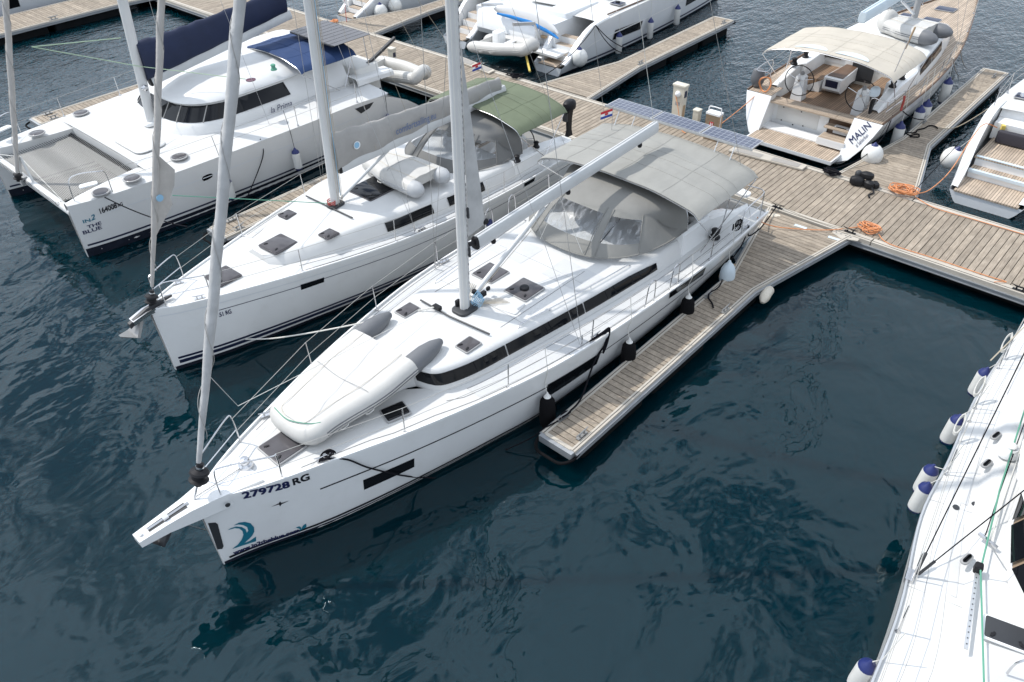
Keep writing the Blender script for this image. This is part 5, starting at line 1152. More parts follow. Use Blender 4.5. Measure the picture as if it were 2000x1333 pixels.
# rig
M0 = V(CXL, CY+4.0, 1.86); M1 = M0+V(0, 1.35, 15.5); mC = spars(C, M0, M1, .105, .15, 'mast_paint'); MB().rbox(M0, (.4, .5, .1), .12).build('mast_collar', 'gelcoat', mC)
MB().lathe([(.09, 0), (.09, .1), (.05, .14)], M0+V(.14, .05, 1.1), 12, (1, 0, .2)).build('deck_light', 'steel', mC)
bc0, bc1 = V(CXL, CY+4.35, 3.05), V(CXL, CY+9.6, 3.75)
bC = boom_spar(C, bc0, bc1, .22, .3)
sailcover(C, bc0+V(0, -.1, .05), bc1+V(0, -.1, .1), 1.15, .75, .26, 'canvas_navy', seed=9)
furled(C, V(CXL, CY-.12, 1.75), V(CXL, CY+5.0, 16.5), .05, .078, 'sail_grey'); drum(C, V(CXL, CY-.16, 1.62), V(0, .35, 1), .9)
for k in (1, -1):
    MB().tube([V(CXL+k*2.95, CY+6.3, 1.78), M1], .006, 5).build('shroud', 'wire', C)
    h = hC[k]; tps = []
    for u in (2.6, 4.6, 6.9, 9.2):
        a = V(h.X0+k*h.bd(u)*.92, CY+u, h.zs(u)+.02); MB().tube([a, a+V(0, 0, .62)], .0125, 8).lathe([(.035, 0), (.035, .015), (.018, .05)], a, 8).build('stanchion', 'steel', C); tps.append(a+V(0, 0, .62))
    a = V(h.X0+k*.05, CY+.25, 1.66); b = V(h.X0+k*.38, CY+1.15, 1.68)
    MB().tube(spline([a, a+V(0, .05, .55), a+V(.05*k, .3, .68), b+V(0, -.15, .66), b+V(0, 0, .55), b], 5), .0135, 8).build('bow_rail', 'steel', C)
    MB().rbox(a.lerp(b, .5)+V(-k*.05, 0, .33), (.22, .46, .04), .07, k*-.3).build('bow_seat', 'gelcoat', C)
    for q in (0, .3): lifeline(C, [b+V(0, 0, .6-q)]+[t-V(0, 0, q) for t in tps])
# blue bimini and stern solar panel with dinghy in davits
bimini(C, -24.9, -21.5, CY+8.0, CY+10.2, 2.9, 3.15, 'canvas_blue', None, hoops=((.03, (V(-24.8, CY+9.4, 1.8), V(-21.6, CY+9.4, 1.8))), (.95, (V(-24.8, CY+9.6, 1.8), V(-21.6, CY+9.6, 1.8)))))
sp_ = MB().box((-22.6, CY+10.05, 3.3), (2.3, 1.55, .035), R_(0)).build('solar_panel', 'charcoal', C)
for i in range(9): MB().box((-23.7+i*.275, CY+10.05, 3.32), (.25, 1.48, .008)).build('cell_column', 'hatch_glass', sp_)
for x in (-23.4, -21.8): MB().tube([(x, CY+10.9, 1.7), (x, CY+10.8, 3.25)], .02, 6).build('davit_post', 'steel', C)
MB().loft([[V(-21.95+dx, CY+10.9+q*1.35, 2.15+q*.55+dz) for dx, dz in ((-.05, -.05), (.05, -.05), (.05, .05), (-.05, .05))] for q in (0, 1)]).build('davit_arm', 'charcoal', C)
dinghy('inflatable_dinghy', (-22.2, CY+12.35, 1.25), R_(8), 2.9, 1.4, .21, 'white inflatable dinghy slung across the stern of the left catamaran', inverted=False, cone='hypalon')
MB_y = MB().rbox((-22.55, CY+11.55, 1.45), (.46, .12, .75), .04); tag(MB_y.build('yellow_bag', 'yellow'), 'yellow bag hung up at the stern of the left catamaran', 'bag')
# ================================================================== YACHT WITH TEAK DECK AND BEIGE BIMINI
MX, MY = -9.33, 39.1
Mt = thing('sailing_yacht', (MX, MY-8, 0), 'white sailing yacht with teak decks, beige bimini and MALIN on its stern quarter', 'sailboat')
hM = Mono(MX, MY, -1, 14.95, [(0, .10), (1.1, .55), (4.5, 1.42), (7.5, 2.03), (9.8, 2.28), (12, 2.36), (14.95, 2.30)], [(0, .03), (1.2, .3), (4.5, .95), (7.5, 1.45), (10, 1.6), (14.95, 1.15)], [(0, 1.62), (5, 1.5), (10, 1.40), (14.95, 1.36)], trake=.72, power=.42)
hM.hull(Mt, 'gelcoat', close=False)
yM = lambda u: MY-u
for k in (1, -1):
    hM.strip(Mt, 'waterline_paint', 'navy_paint', k, .05, 14.9, -.28, .14); hM.strip(Mt, 'cove_line', 'black_paint', k, 2, 14.6, lambda u: hM.zs(u)*.70, lambda u: hM.zs(u)*.70+.022)
    # stern quarters either side of the open transom
    zl = [1.36, 1.0, .6, .25, .0, -.25]; rows = []
    for z in zl:
        p = hM.pt(14.95, z, k); q = V(MX+k*min(1.40, abs(p.x-MX)-.02), p.y, z); rows.append([p, p.lerp(q, .5), q])
    MB().grid(rows).build('stern_quarter', 'gelcoat', Mt)
    MB().grid([[V(MX+k*min(1.40, hM.xz(14.95, z)-.02), hM.pt(14.95, z, 1).y, z), V(MX+k*1.42, 24.55, z)] for z in zl]).build('transom_cheek', 'gelcoat', Mt)
    MB().grid([[V(MX+k*lerp(1.41, hM.bd(14.95)*.99, j/2), lerp(24.16, 25.0, i/3), 1.37) for j in range(3)] for i in range(4)]).build('quarter_deck', 'teak_y', Mt)
xtM = smooth_tab([(5.5, .5), (5.8, .95), (7.9, 1.42), (10, 1.66), (11.4, 1.78)]); xbM = lambda u: (xtM(u)+.14) if 5.5 <= u <= 11.2 else (0 if u < 5.5 else 1.86)
hM.deck(Mt, 'teak_y', .05, 5.5); hM.deck(Mt, 'teak_y', 5.5, 14.2, xbM); hM.toe(Mt, 'teak_dark', .05, .04)
roofM = lambda x, u: hM.zs(u)+.04+.62*min(1, max(0, (u-5.5)/1.6))**.6+.08*(1-(x/1.9)**2)
mb = MB(); rows = []
for i in range(41):
    u = 5.5+(11.2-5.5)*i/40; zd = hM.dz(xbM(u), u); x1 = xtM(u)
    half = [(xbM(u), zd-.02), (x1+.08, zd+(roofM(x1, u)-zd)*.5), (x1, roofM(x1, u)-.06), (x1-.07, roofM(x1, u)-.008)]+[(x1*q, roofM(x1*q, u)) for q in (.8, .5, .25)]+[(0, roofM(0, u))]
    rows.append([V(MX+x, yM(u), z) for x, z in half]+[V(MX-x, yM(u), z) for x, z in reversed(half[:-1])])
mb.grid(rows); mb.add(rows[-1], [tuple(range(len(rows[-1])))]); coM = mb.build('coachroof', 'gelcoat', Mt, ang=35)
for k in (1, -1):
    for a, b in ((8.3, 9.6), (9.65, 11.0)):
        MB().grid([[V(MX+k*(lerp(xbM(u), xtM(u), f)+.02), yM(u), lerp(hM.dz(xbM(u), u), roofM(xtM(u), u)-.06, f)) for f in (.38, .62, .88)] for u in [a+(b-a)*i/8 for i in range(9)]]).build('window', 'glass_dark', coM)
for x, u, a, b in ((.45, 6.35, .55, .4), (-.45, 6.25, .5, .35), (1.0, 8.0, .3, .4), (0, 3.2, .7, .5)):
    z = roofM(x, u) if u > 5.5 else hM.dz(0, u)
    hatch(coM if u > 5.5 else Mt, (MX+x, yM(u), z+.01), a, b, 0, m='navy_paint', handles=False)
# cockpit, aft bulkhead with dark windows
bk = yM(11.2)
for x, w_ in ((-1.15, .75), (1.1, .75)): MB().box((MX+x, bk-.03, 1.82), (w_, .05, .34)).build('bulkhead_window', 'glass_dark', coM)
MB().box((MX+.05, bk-.04, 1.55), (.75, .06, .95)).build('companionway', 'charcoal', coM)
MB().add([(MX-1.8, bk-.005, .9), (MX+1.8, bk-.005, .9), (MX+1.8, bk-.005, 1.5), (MX-1.8, bk-.005, 1.5)], [(0, 1, 2, 3)]).build('bulkhead', 'interior', Mt)
cockpit(Mt, MX, MY, -1, [(11.2, .75, 1.35, 1.86, .95, 1.38, 1.85, 1.38), (12.7, .75, 1.35, 1.86, .95, 1.38, 1.78, 1.37), (12.75, 1.45, 1.5, 1.86, .95, .97, 1.75, 1.37), (13.9, 1.45, 1.55, 1.86, .95, .97, 1.5, 1.36), (14.2, 1.45, 1.58, 1.86, .95, .97, 1.42, 1.36)], sole='teak_brown', seat='teak_brown')
tb = MB().loft([[V(MX-.35+x, y, z) for x, z in ((-w_, 1.02+dz), (w_, 1.02+dz), (w_, 1.52), (-w_, 1.52))] for y, w_, dz in ((26.35, .30, .12), (26.5, .32, 0), (28.3, .2, .05))]).build('cockpit_table', 'gelcoat', Mt, ang=30)
MB().slab([(MX-.62, 26.55, 1.525), (MX-.08, 26.55, 1.525), (MX-.17, 28.3, 1.525), (MX-.53, 28.3, 1.525)], (0, 0, .015)).build('table_top', 'teak_dark', tb)
MB().box((MX-.35, 26.36, 1.33), (.42, .05, .26), 0, Matrix.Rotation(R_(8), 3, 'X')).build('plotter_screen', 'navy_paint', tb)
for k in (1, -1):
    steering(Mt, (MX+k*1.05, 25.35, 1.62), .50, -1); winch(Mt, (MX+k*1.68, 26.1, 1.80), 1.2); winch(Mt, (MX+k*1.66, 26.9, 1.82), 1.1)
# stern bench, garage door, steps, folded platform
MB().box((MX-.35, 24.42, 1.17), (2.3, .52, .05)).build('stern_bench', 'teak_x', Mt); MB().box((MX+1.15, 24.42, 1.17), (.68, .52, .05)).build('stern_bench', 'teak_x', Mt)
gd = MB().box((MX-.5, 24.56, .74), (2.0, .05, .80)).build('garage_door', 'gelcoat', Mt)
MB().rbox((MX-.55, 24.53, .76), (1.45, .02, .55), .008).build('door_panel', 'interior', gd)
for x, z in ((-1.1, .95), (-.2, .95), (-1.1, .5), (-.5, .45), (0, .5)): MB().lathe([(.025, 0), (.02, .012)], (MX-.3+x*.7, 24.52, z), 8, (0, -1, 0)).build('door_latch', 'plastic_black', gd)
MB().box((MX+1.0, 24.58, .72), (.95, .04, .85)).build('step_recess', 'teak_dark', Mt)
MB().box((MX+1.0, 24.25, .86), (.9, .36, .04)).build('step', 'teak_x', Mt); MB().box((MX+1.0, 23.95, .54), (.9, .5, .22)).build('step_box', 'gelcoat', Mt); MB().box((MX+1.0, 23.95, .655), (.86, .46, .015)).build('step', 'teak_x', Mt)
cb = MB().rbox((MX+1.05, 24.35, .80-.02), (.5, .2, .22), .03).build('cool_box', 'flag_white', Mt); MB().tube([(MX+.85, 24.24, .84), (MX+.9, 24.23, .9), (MX+1.2, 24.23, .9), (MX+1.25, 24.24, .84)], .012, 5).build('strap', 'plastic_black', cb)
pf = MB().box((MX-.02, 23.5, .30), (2.96, 1.2, .11)).build('bathing_platform', 'gelcoat', Mt); MB().box((MX-.02, 23.42, .358), (2.86, 1.0, .012)).build('platform_teak', 'teak_y', pf)
MB().box((MX+.0, 24.15, .28), (2.9, .5, .25)).build('platform_step', 'gelcoat', Mt)
# writing on the right stern quarter
def quarter(px, py):
    a, b, c = hM.pt(14.95, 1.36, 1), hM.pt(14.95, .3, 1), V(MX+1.5, hM.pt(14.95, 1.36, 1).y, 1.36); n = (b-a).cross(c-a).normalized(); d = ray(px, py); o = V(0, 0, H); t = (a-o).dot(n)/d.dot(n); p = o+d*t; return p-d.normalized()*.02
p0, p1, pu = quarter(1664, 283), quarter(1702, 248), quarter(1656, 273)
for txt, a, b, up, sz in (('MALIN', p0, p1, pu-p0, 1), ('al Sahlerikan', quarter(1674, 289), quarter(1697, 266), quarter(1669, 283)-quarter(1674, 289), 1)):
    vs_, fs_ = text_tris(txt, 1.0); wv = max(v.x for v in vs_); hv = max(v.y for v in vs_)
    text_on(txt, 1.0, lambda x, y: a+(b-a)*(x/wv)+up*(y/hv), 'lettering', 'navy_print', Mt, bold=.02 if txt == 'MALIN' else 0)
# rig
m0 = V(MX, 32.1, roofM(0, 7)); m1 = m0+V(0, -.9, 17); ms = spars(Mt, m0, m1, .11, .16, 'grey_plastic')
boom_spar(Mt, V(MX, 31.7, 3.55), V(MX-.05, 26.9, 3.45), .26, .36, 'fender_pale')
MB().tube([m0+V(0, -.2, .2), V(MX, 30.2, 3.2)], .045, 8).build('vang_strut', 'alu', Mt)
MB().tube([V(MX-1.3, 31.6, 2.12), V(MX+1.2, 31.5, 2.12)], .022, 8).build('jib_track', 'charcoal', Mt)
for k in (1, -1):
    cp = hM.edge(7.6, k, .03, .12); MB().tube([cp, m0+V(k*1.2, -.5, 6), m1], .006, 5).build('shroud', 'wire', Mt); MB().tube([cp, m0+V(0, -.3, 6)], .005, 5).build('shroud', 'wire', Mt)
    tp = stanchions(Mt, hM, (3, 5.2, 9.4, 10.2, 12.0), k)
    for q in (0, .3): lifeline(Mt, [p-V(0, 0, q) for p in tp]+[hM.edge(13.6, k, .6-q, .08)])
    a = hM.edge(13.5, k, 0, .1); b = hM.edge(14.7, k, 0, .12); mb = MB(); mb.tube(spline([a, a+V(0, 0, .6), b+V(0, 0, .62), b+V(-k*.5, 0, .6), b+V(-k*.5, 0, .0)], 4), .0135, 8); mb.tube([b, b+V(0, 0, .62)], .0125, 8); mb.tube([a+V(0, 0, .3), b+V(0, 0, .3)], .01, 6); mb.build('pushpit', 'steel', Mt)
bm_ = bimini(Mt, -11.2, -7.0, 23.95, 26.55, 2.86, 3.16, 'canvas_beige', None, hoops=((.02, (V(MX-2.0, 25.6, 1.5), V(MX+2.05, 25.6, 1.5))), (.97, (V(MX-2.0, 26.2, 1.5), V(MX+2.05, 26.2, 1.5)))))
for xc in (-9.75, -8.45):
    bz = lambda x: 2.86+.30*(1-abs((x+9.05)/2.1)**2.6)+.012
    MB().grid([[V(xc+.52*r_*math.cos(math.pi*j/12), 24.10+.40*r_*math.sin(math.pi*j/12), bz(xc+.52*r_*math.cos(math.pi*j/12))-.03*abs(math.sin(math.pi*2*(.15+.40*r_*math.sin(math.pi*j/12))/2.6))) for j in range(13)] for r_ in (.02, .5, 1)]).build('view_panel', 'fender_pale', bm_)
MB().tube([V(-7.15, 24.2, 2.95), V(-7.05, 24.35, 3.9)], .012, 6).build('aerial', 'steel', Mt); MB().tube([V(-7.08, 24.33, 3.6), V(-7.0, 24.42, 4.2)], .028, 8).build('aerial_sleeve', 'teak_plain', Mt)
dinghy('inflatable_dinghy', (MX+.6, 30.1, roofM(.6, 9)), R_(172), 2.4, 1.5, .24, 'grey-ended inflatable dinghy lashed before the mast of the teak-decked yacht', cover='hypalon')
def outboard(name, c, label, cowl='fender_pale', leg='plastic_black'):
    o = thing(name, c, label, 'outboard'); c = Vector(c)
    MB().loft([[c+V(.15*s_*math.cos(t), .21*s_*math.sin(t), h) for t in [2*math.pi*j/14 for j in range(14)]] for s_, h in ((.75, -.10), (.98, -.06), (1.0, .03), (.9, .12), (.6, .17), (.2, .18))]).build('cowl', cowl, o)
    MB().loft([[c+V(sx*w_, sy*l, z) for sx, sy in ((-1, -1), (1, -1), (1, 1), (-1, 1))] for w_, l, z in ((.07, .1, -.1), (.05, .08, -.35), (.045, .07, -.6), (.05, .1, -.72))]).build('leg', leg, o)
    MB().box(c+V(0, .12, -.3), (.16, .08, .2)).build('bracket', 'grey_plastic', o); return o
ob2 = outboard('outboard_motor', V(-7.72, 24.75, 2.02), 'small silver-topped outboard motor marked 2.5 on the stern rail of the teak-decked yacht')
text_on('2.5', .12, lambda x, y: V(-7.80+x, 24.57, 2.0+y), 'lettering', 'navy_print', ob2)
MB_ = MB(); MB_.tube(spline([V(-11.1+.20*math.cos(i*.85)+.02*math.sin(i*2.1), 24.3+.06*math.sin(i*1.7), 1.62+.24*math.sin(i*.85)) for i in range(60)], 3), .016, 6); tag(MB_.build('hose_coil', 'orange'), 'orange hose coil hung on the stern rail of the teak-decked yacht', 'hose')
MB_ = MB().loft([[V(-11.5+.22*s_*math.cos(t), 24.55+.2*s_*math.sin(t), z) for t in [2*math.pi*j/12 for j in range(12)]] for s_, z in ((.6, 1.4), (1, 1.55), (1.05, 1.75), (.8, 1.95), (.3, 2.0))]); tag(MB_.build('rail_bag', 'hypalon_grey'), 'grey covered bundle strapped to the stern rail beside the orange hose', 'bag')
MB_ = MB().tube(spline([V(-6.98, 25.25, 1.95), V(-6.95, 25.22, 1.8), V(-6.97, 25.27, 1.6), V(-6.95, 25.2, 1.5)], 3), .035, 8); tag(MB_.build('rope_hank', 'rope_red'), 'red rope hank hanging on the lifeline of the teak-decked yacht', 'rope')
# ================================================================== CATAMARAN at the right edge (POSEIDON)
P = thing('catamaran', (-3.6, 28, 0), 'white catamaran named POSEIDON with teak stern steps at the right edge', 'catamaran')
hP = Mono(-3.55, 35.5, -1, 12.1, [(0, .1), (2, .6), (5, 1.1), (8.5, 1.35), (10.5, 1.22), (12.1, .98)], [(0, .03), (2, .4), (5, .75), (8.5, .95), (12.1, .72)], [(0, 1.7), (6, 1.7), (8.6, 1.62), (9.6, 1.45), (10.6, 1.15), (11.4, .62), (12.1, .36)])
hP.hull(P, 'gelcoat_cool')
for k in (1, -1):
    hP.strip(P, 'waterline_paint', 'antifoul', k, .05, 12.05, -.28, .1)
    # bulwark cap along the scoop
    mb = MB(); rows = []
    for i in range(25):
        u = 8.0+4.0*i/24; p = hP.pt(u, hP.zs(u), k); wv = .26 if u < 11.2 else .26-.10*(u-11.2); z = hP.zs(u)
        rows.append([p+V(0, 0, -.02), p+V(-k*.03, 0, .06), p+V(-k*wv, 0, .05), V(p.x-k*wv, p.y, max(.36, z-.8))])
    mb.grid(rows); mb.build('bulwark', 'gelcoat', P, ang=35)
hP.deck(P, 'deck_white', .05, 8.6)
xs0, xs1 = -4.36, -2.75
MB().box(((xs0+xs1)/2, 23.95, .37), (xs1-xs0+.1, 1.15, .05)).build('swim_step', 'teak_y', P)
for y, z, nm in ((24.4, .62, 'step_nosing'), (24.85, .86, 'step_nosing')):
    MB().box(((xs0+xs1)/2, y, z), (xs1-xs0+.1, .10, .09)).build(nm, 'fender_pale', P)
MB().box(((xs0+xs1)/2, 24.7, .45), (xs1-xs0+.1, .55, .28)).build('step_riser', 'gelcoat', P); MB().box(((xs0+xs1)/2, 24.93, .68), (xs1-xs0+.1, .2, .36)).build('step_riser', 'gelcoat', P)
MB().box(((xs0+xs1)/2, 24.67, .6), (xs1-xs0+.1, .42, .04)).build('step', 'teak_y', P)
MB().box((-3.4, 26.0, .86), (2.1, 2.4, .05)).build('cockpit_sole', 'teak_y', P)
MB().rbox((-3.35, 26.15, 1.1), (1.95, .22, .34), .08).build('seat_bolster', 'bumper_dark', P)
MB().box((-3.4, 26.75, 1.1), (2.3, .6, .5)).build('aft_seat', 'gelcoat', P); MB().loft([[V(x, y, z) for x in (-4.6, -2.2)]+[V(x, y2, z) for x in (-2.2, -4.6)] for y, y2, z in ((26.95, 27.4, 1.2), (27.2, 27.5, 1.68))]).build('seat_back', 'gelcoat', P)
for i in range(1): text_on('POSEIDON', .17, lambda x, y: V(-4.35+x*1.1, 26.99+(y+.16)*.52, 1.33+y+.08), 'lettering', 'dark_print', P)
hatch(P, (-4.3, 27.95, hP.zs(7.5)+.05), .42, .42, 0, m='navy_paint', vent=False)
MB().lathe([(.13, 0), (.11, .05), (.05, .07)], (-4.3, 27.95, hP.zs(7.5)+.09), 14).build('deck_vent', 'steel', P)
tp = []
for u in (3.5, 5.5, 7.4): tp += stanchions(P, hP, (u,), -1)
for q in (0, .3): lifeline(P, [p-V(0, 0, q) for p in tp]+[hP.edge(8.6, -1, .5-q, .1)])
MB().tube([hP.edge(8.7, -1, .0, .1), hP.edge(8.6, -1, .55, .1)], .014, 8).build('gate_post', 'steel', P)
MB().rbox((-1.2, 29.5, 1.9), (3.6, 6, .9), .5).build('saloon', 'gelcoat', P)
MB_ = MB().box((-4.28, 26.4, 1.25), (.10, .16, .18), .4); tag(MB_.build('yellow_pouch', 'yellow'), 'small yellow pouch hanging inside the POSEIDON stern', 'pouch')
# ================================================================== CATAMARAN with hanging dinghy (top centre)
K = thing('catamaran', (-22.6, 29, 0), 'pale grey catamaran named MONARCH with cockpit table and davits at its stern', 'catamaran')
for k, xc in ((1, -20.25), (-1, -25.55)):
    h = Mono(xc, 37.2, -1, 13.2, [(0, .1), (2, .5), (5, .85), (9, 1.0), (11.6, .9), (13.2, .72)], [(0, .03), (2, .3), (5, .55), (9, .7), (13.2, .55)], [(0, 1.75), (7, 1.75), (10.6, 1.66), (11.6, 1.45), (12.3, .95), (12.8, .5), (13.2, .34)])
    h.hull(K, 'gelcoat_cool')
    for s in (1, -1):
        h.strip(K, 'waterline_paint', 'antifoul', s, .05, 13.1, -.28, .08); h.strip(K, 'boot_stripe', 'navy_paint', s, .3, 12.2, .16, .24); h.strip(K, 'knuckle', 'gelcoat', s, 1, 12.0, lambda u: h.zs(u)*.55, lambda u: h.zs(u)*.58, off=.02)
        mb = MB(); rows = []
        for i in range(21):
            u = 10.4+2.6*i/20; p = h.pt(u, h.zs(u), s); rows.append([p-V(0, 0, .02), p+V(-s*.04, 0, .05), p+V(-s*.24, 0, .05), V(p.x-s*.26, p.y, max(.34, h.zs(u)-.7))])
        mb.grid(rows); mb.build('bulwark', 'gelcoat', K, ang=35)
    MB().box((xc, 24.35, .34), (.95, .7, .05)).build('swim_step', 'teak_x', K)
    for i, (y, z) in enumerate(((24.75, .58), (25.1, .82), (25.45, 1.05))):
        MB().box((xc, y+.1, z-.12), (.98, .34, .24)).build('step_riser', 'gelcoat', K); MB().box((xc, y+.1, z+.008), (.9, .30, .015)).build('step', 'teak_x', K)
    if k > 0:
        for px4 in (((1202, 60), (1255, 40), (1250, 57), (1197, 78)), ((1341, 0), (1362, -8), (1360, 0), (1339, 12))): h.quad(K, 'hull_window', 'glass_dark', 1, px4, frame='grey_plastic')
        hK = h
    h.deck(K, 'deck_white', .05, 11)
    MB().tube([V(xc+k*.75, 26.9, 1.75), V(xc+k*.85, 30.5, 1.80)], .03, 6).build('teak_rail', 'teak_dark', K)
MB().box((-22.9, 31, 1.15), (4.4, 12, .9)).build('bridge_deck', 'gelcoat_cool', K)
MB().box((-22.9, 26.0, 1.05), (3.7, 2.4, .06)).build('cockpit_sole', 'teak_plain', K)
MB().loft([[V(x, y, z) for x, y in ((-24.6, 24.45+q), (-21.35, 24.45+q), (-21.35, 25.0), (-24.6, 25.0))] for q, z in ((.12, .72), (0, .95), (.12, 1.55), (.2, 1.62))]).build('aft_bench', 'gelcoat', K)
MB().box((-21.1, 24.7, .62), (2.2, .9, .08)).build('aft_platform', 'gelcoat', K)
tk = MB().rbox((-22.6, 27.2, 1.72), (1.9, 1.0, .05), .2, .1).build('cockpit_table', 'interior', K)
for x in (-23.1, -22.2): MB().tube([(x, 27.2, 1.08), (x, 27.2, 1.7)], .05, 8).lathe([(.14, 0), (.06, .03)], (x, 27.2, 1.08), 12).build('table_leg', 'steel', tk)
MB().rbox((-21.3, 26.9, 1.45), (1.1, 2.2, .75), .1).build('cockpit_seat', 'gelcoat_cool', K); MB().rbox((-21.2, 29.0, 1.5), (1.4, 1.4, .85), .1).build('cockpit_seat', 'interior', K); MB().rbox((-24.6, 28.4, 1.6), (1.4, 2.6, 1.1), .15).build('galley_block', 'gelcoat', K)
MB().rbox((-22.9, 33.2, 2.2), (5.0, 6, 1.5), .8).build('saloon', 'gelcoat', K)
text_on('MONARCH', .20, lambda x, y: onX(1171, 33, -20.0)+V(.03, x, y), 'lettering', 'dark_print', K)
hatch(K, (-19.95, 28.2, 1.80), .5, .42, 0, m='navy_paint', vent=True)
for px, py in ((985, 30), (1047, 68)):
    f_ = gp(px, py, 1.5); t_ = f_+V(-.15, -1.15, .65)
    dv_ = MB().loft([[p+V(dx, 0, dz) for dx, dz in ((-.05, -.06), (.05, -.06), (.05, .06), (-.05, .06))] for p in (f_+V(0, .2, -.2), f_+V(0, -.1, .45), t_)]).build('davit', 'alu', K)
    MB().tube([t_, t_-V(0, 0, .9)], .008, 5).build('fall_line', 'rope_white', dv_)
sb = thing('paddle_board', (-21.8, 24.4, 1.6), 'blue and white paddle board tied along the stern rail of the MONARCH catamaran', 'paddleboard')
def supring(x, z, w_, th): return [V(x, 24.42+th*math.sin(t), z+w_*math.cos(t)) for t in [2*math.pi*j/12 for j in range(12)]]
MB().loft([supring(x, z, w_, .055) for x, z, w_ in ((-23.5, 1.86, .02), (-23.3, 1.88, .14), (-22.6, 1.9, .26), (-21.4, 1.86, .30), (-20.6, 1.72, .24), (-20.2, 1.6, .12), (-20.05, 1.52, .02))]).build('deck', 'flag_white', sb)
MB().loft([[p+V(0, -.012, -.03) for p in supring(x, z-.14, w_*.40, .056)] for x, z, w_ in ((-23.3, 1.88, .1), (-22.6, 1.9, .24), (-21.4, 1.86, .30), (-20.6, 1.70, .26), (-20.2, 1.57, .16), (-20.03, 1.50, .03))]).build('rail_band', 'sup_blue', sb)
dk = dinghy('rigid_dinghy', (-21.9, 23.35, .72), R_(4), 3.1, 1.55, .24, 'white rigid-hulled dinghy hanging in davits behind the MONARCH catamaran', inverted=False, cone='hypalon', tilt=R_(6), seat=True, stem=.12)
MB().loft([[V(-23.2+x, 23.3+y*w_, .78+.09*x/1.0-z) for y, z in ((-1, 0), (0, d_), (1, 0))] for x, w_, d_ in ((0, .5, .18), (1.2, .5, .26), (2.2, .36, .28), (2.75, .05, .05))]).build('hull_bottom', 'gelcoat', dk)
MB().rbox((-22.3, 23.4, 1.2), (.4, .45, .5), .08).build('console', 'gelcoat', dk)
# ================================================================== boat tops at the upper edge
Tm = thing('catamaran', (-32.3, 28, 0), 'grey-white boat stern with teak steps at the top edge beside a pennant', 'catamaran')
hT = Mono(-31.9, 36, -1, 13.0, [(0, .1), (3, .8), (8, 1.1), (11.5, .95), (13.0, .68)], [(0, .03), (3, .5), (8, .8), (13, .55)], [(0, 1.7), (9, 1.7), (11, 1.5), (12.2, .8), (13, .36)])
hT.hull(Tm, 'gelcoat_cool'); hT.deck(Tm, 'deck_white', .05, 11); MB().box((-31.9, 23.25, .37), (1.1, .5, .05)).build('swim_step', 'teak_x', Tm)
for k in (1, -1):
    mb = MB(); rows = []
    for i in range(15):
        u = 10+2.9*i/14; p = hT.pt(u, hT.zs(u), k); rows.append([p, p+V(-k*.03, 0, .05), p+V(-k*.22, 0, .05), V(p.x-k*.24, p.y, max(.36, hT.zs(u)-.6))])
    mb.grid(rows); mb.build('bulwark', 'gelcoat', Tm, ang=35)
for i, (y, z) in enumerate(((23.75, .6), (24.15, .85), (24.55, 1.1))): MB().box((-31.9, y, z-.1), (1.1, .4, .2)).build('step_riser', 'gelcoat', Tm); MB().box((-31.9, y, z+.01), (1.0, .34, .015)).build('step', 'teak_x', Tm)
pn = thing('pennant', (-30.9, 22.2, .5), 'white pennant on a thin pole beside the stern at the top edge', 'flag')
MB().tube([V(-30.9, 22.3, .5), V(-30.6, 22.3, 3.6)], .014, 6).build('pole', 'red', pn)
MB().shell([[V(-30.62-.6*q-.05*math.sin(r_*5), 22.3-.06*math.sin(q*7+r_*4), lerp(3.4, 1.15+.5*q, r_)+.0) for q in (0, .25, .5, .75, 1)] for r_ in (0, .2, .4, .6, .8, 1)], .004).build('cloth', 'flag_white', pn)
Tl = thing('motor_yacht', (-48, 12, 0), 'white hull behind the broad pontoon in the upper left corner', 'boat')
hL = Mono(-48.3, 22, -1, 16, [(0, .2), (3, 1.3), (7, 2.0), (16, 2.1)], [(0, .05), (3, .9), (7, 1.6), (16, 1.8)], [(0, 2.0), (8, 1.7), (16, 1.6)])
hL.hull(Tl, 'gelcoat_cool'); hL.deck(Tl, 'deck_white', .05, 15.9); hL.strip(Tl, 'boot_stripe', 'navy_paint', 1, .2, 15.8, -.2, .2)
for u in (4.5, 8.2, 11): hL.strip(Tl, 'hull_window', 'glass_dark', 1, u, u+.55, .5, 1.35, off=.01, n=4)
MB().rbox((-48.5, 13, 2.2), (2.6, 8, 1.3), .5).build('cabin', 'gelcoat', Tl)
# ================================================================== CATAMARAN in the lower right corner
D = thing('catamaran', (1.5, 9, 0), 'white catamaran deck in the lower right corner with green line and deck hatch', 'catamaran')
hD = Mono(.25, 3.3, 1, 13, [(0, .1), (1.5, .3), (3.4, .44), (4.8, .60), (6.6, .97), (8, 1.05), (10, 1.22), (13, 1.2)], [(0, .03), (2, .25), (4, .45), (8, .8), (13, .85)], [(0, 1.6), (6, 1.55), (13, 1.5)])
hD.hull(D, 'cat_white')
stp = smooth_tab([(3, .62), (4.1, .64), (5.6, .28), (7.1, -.09), (9.3, -.42), (11.1, -.6), (13, -.7)])
mb = MB(); mb.grid([[V(x, 3.3+u, z) for x, z in ((.25-hD.bd(u)*.995, 1.545), (lerp(.25-hD.bd(u), stp(u), .5), 1.60), (stp(u)-.04, 1.62))] for u in [2.2+10.8*i/40 for i in range(41)]]); mb.build('side_deck', 'deck_white', D, ang=50)
mb = MB(); mb.grid([[V(x, 3.3+u, z) for x, z in ((stp(u)-.04, 1.62), (stp(u)+.10, 1.80), (stp(u)+.22, 1.84), (stp(u)+.9, 1.90), (2.5, 1.93), (6, 1.93))] for u in [2.2+10.8*i/40 for i in range(41)]]); mb.build('raised_deck', 'deck_white', D, ang=60)
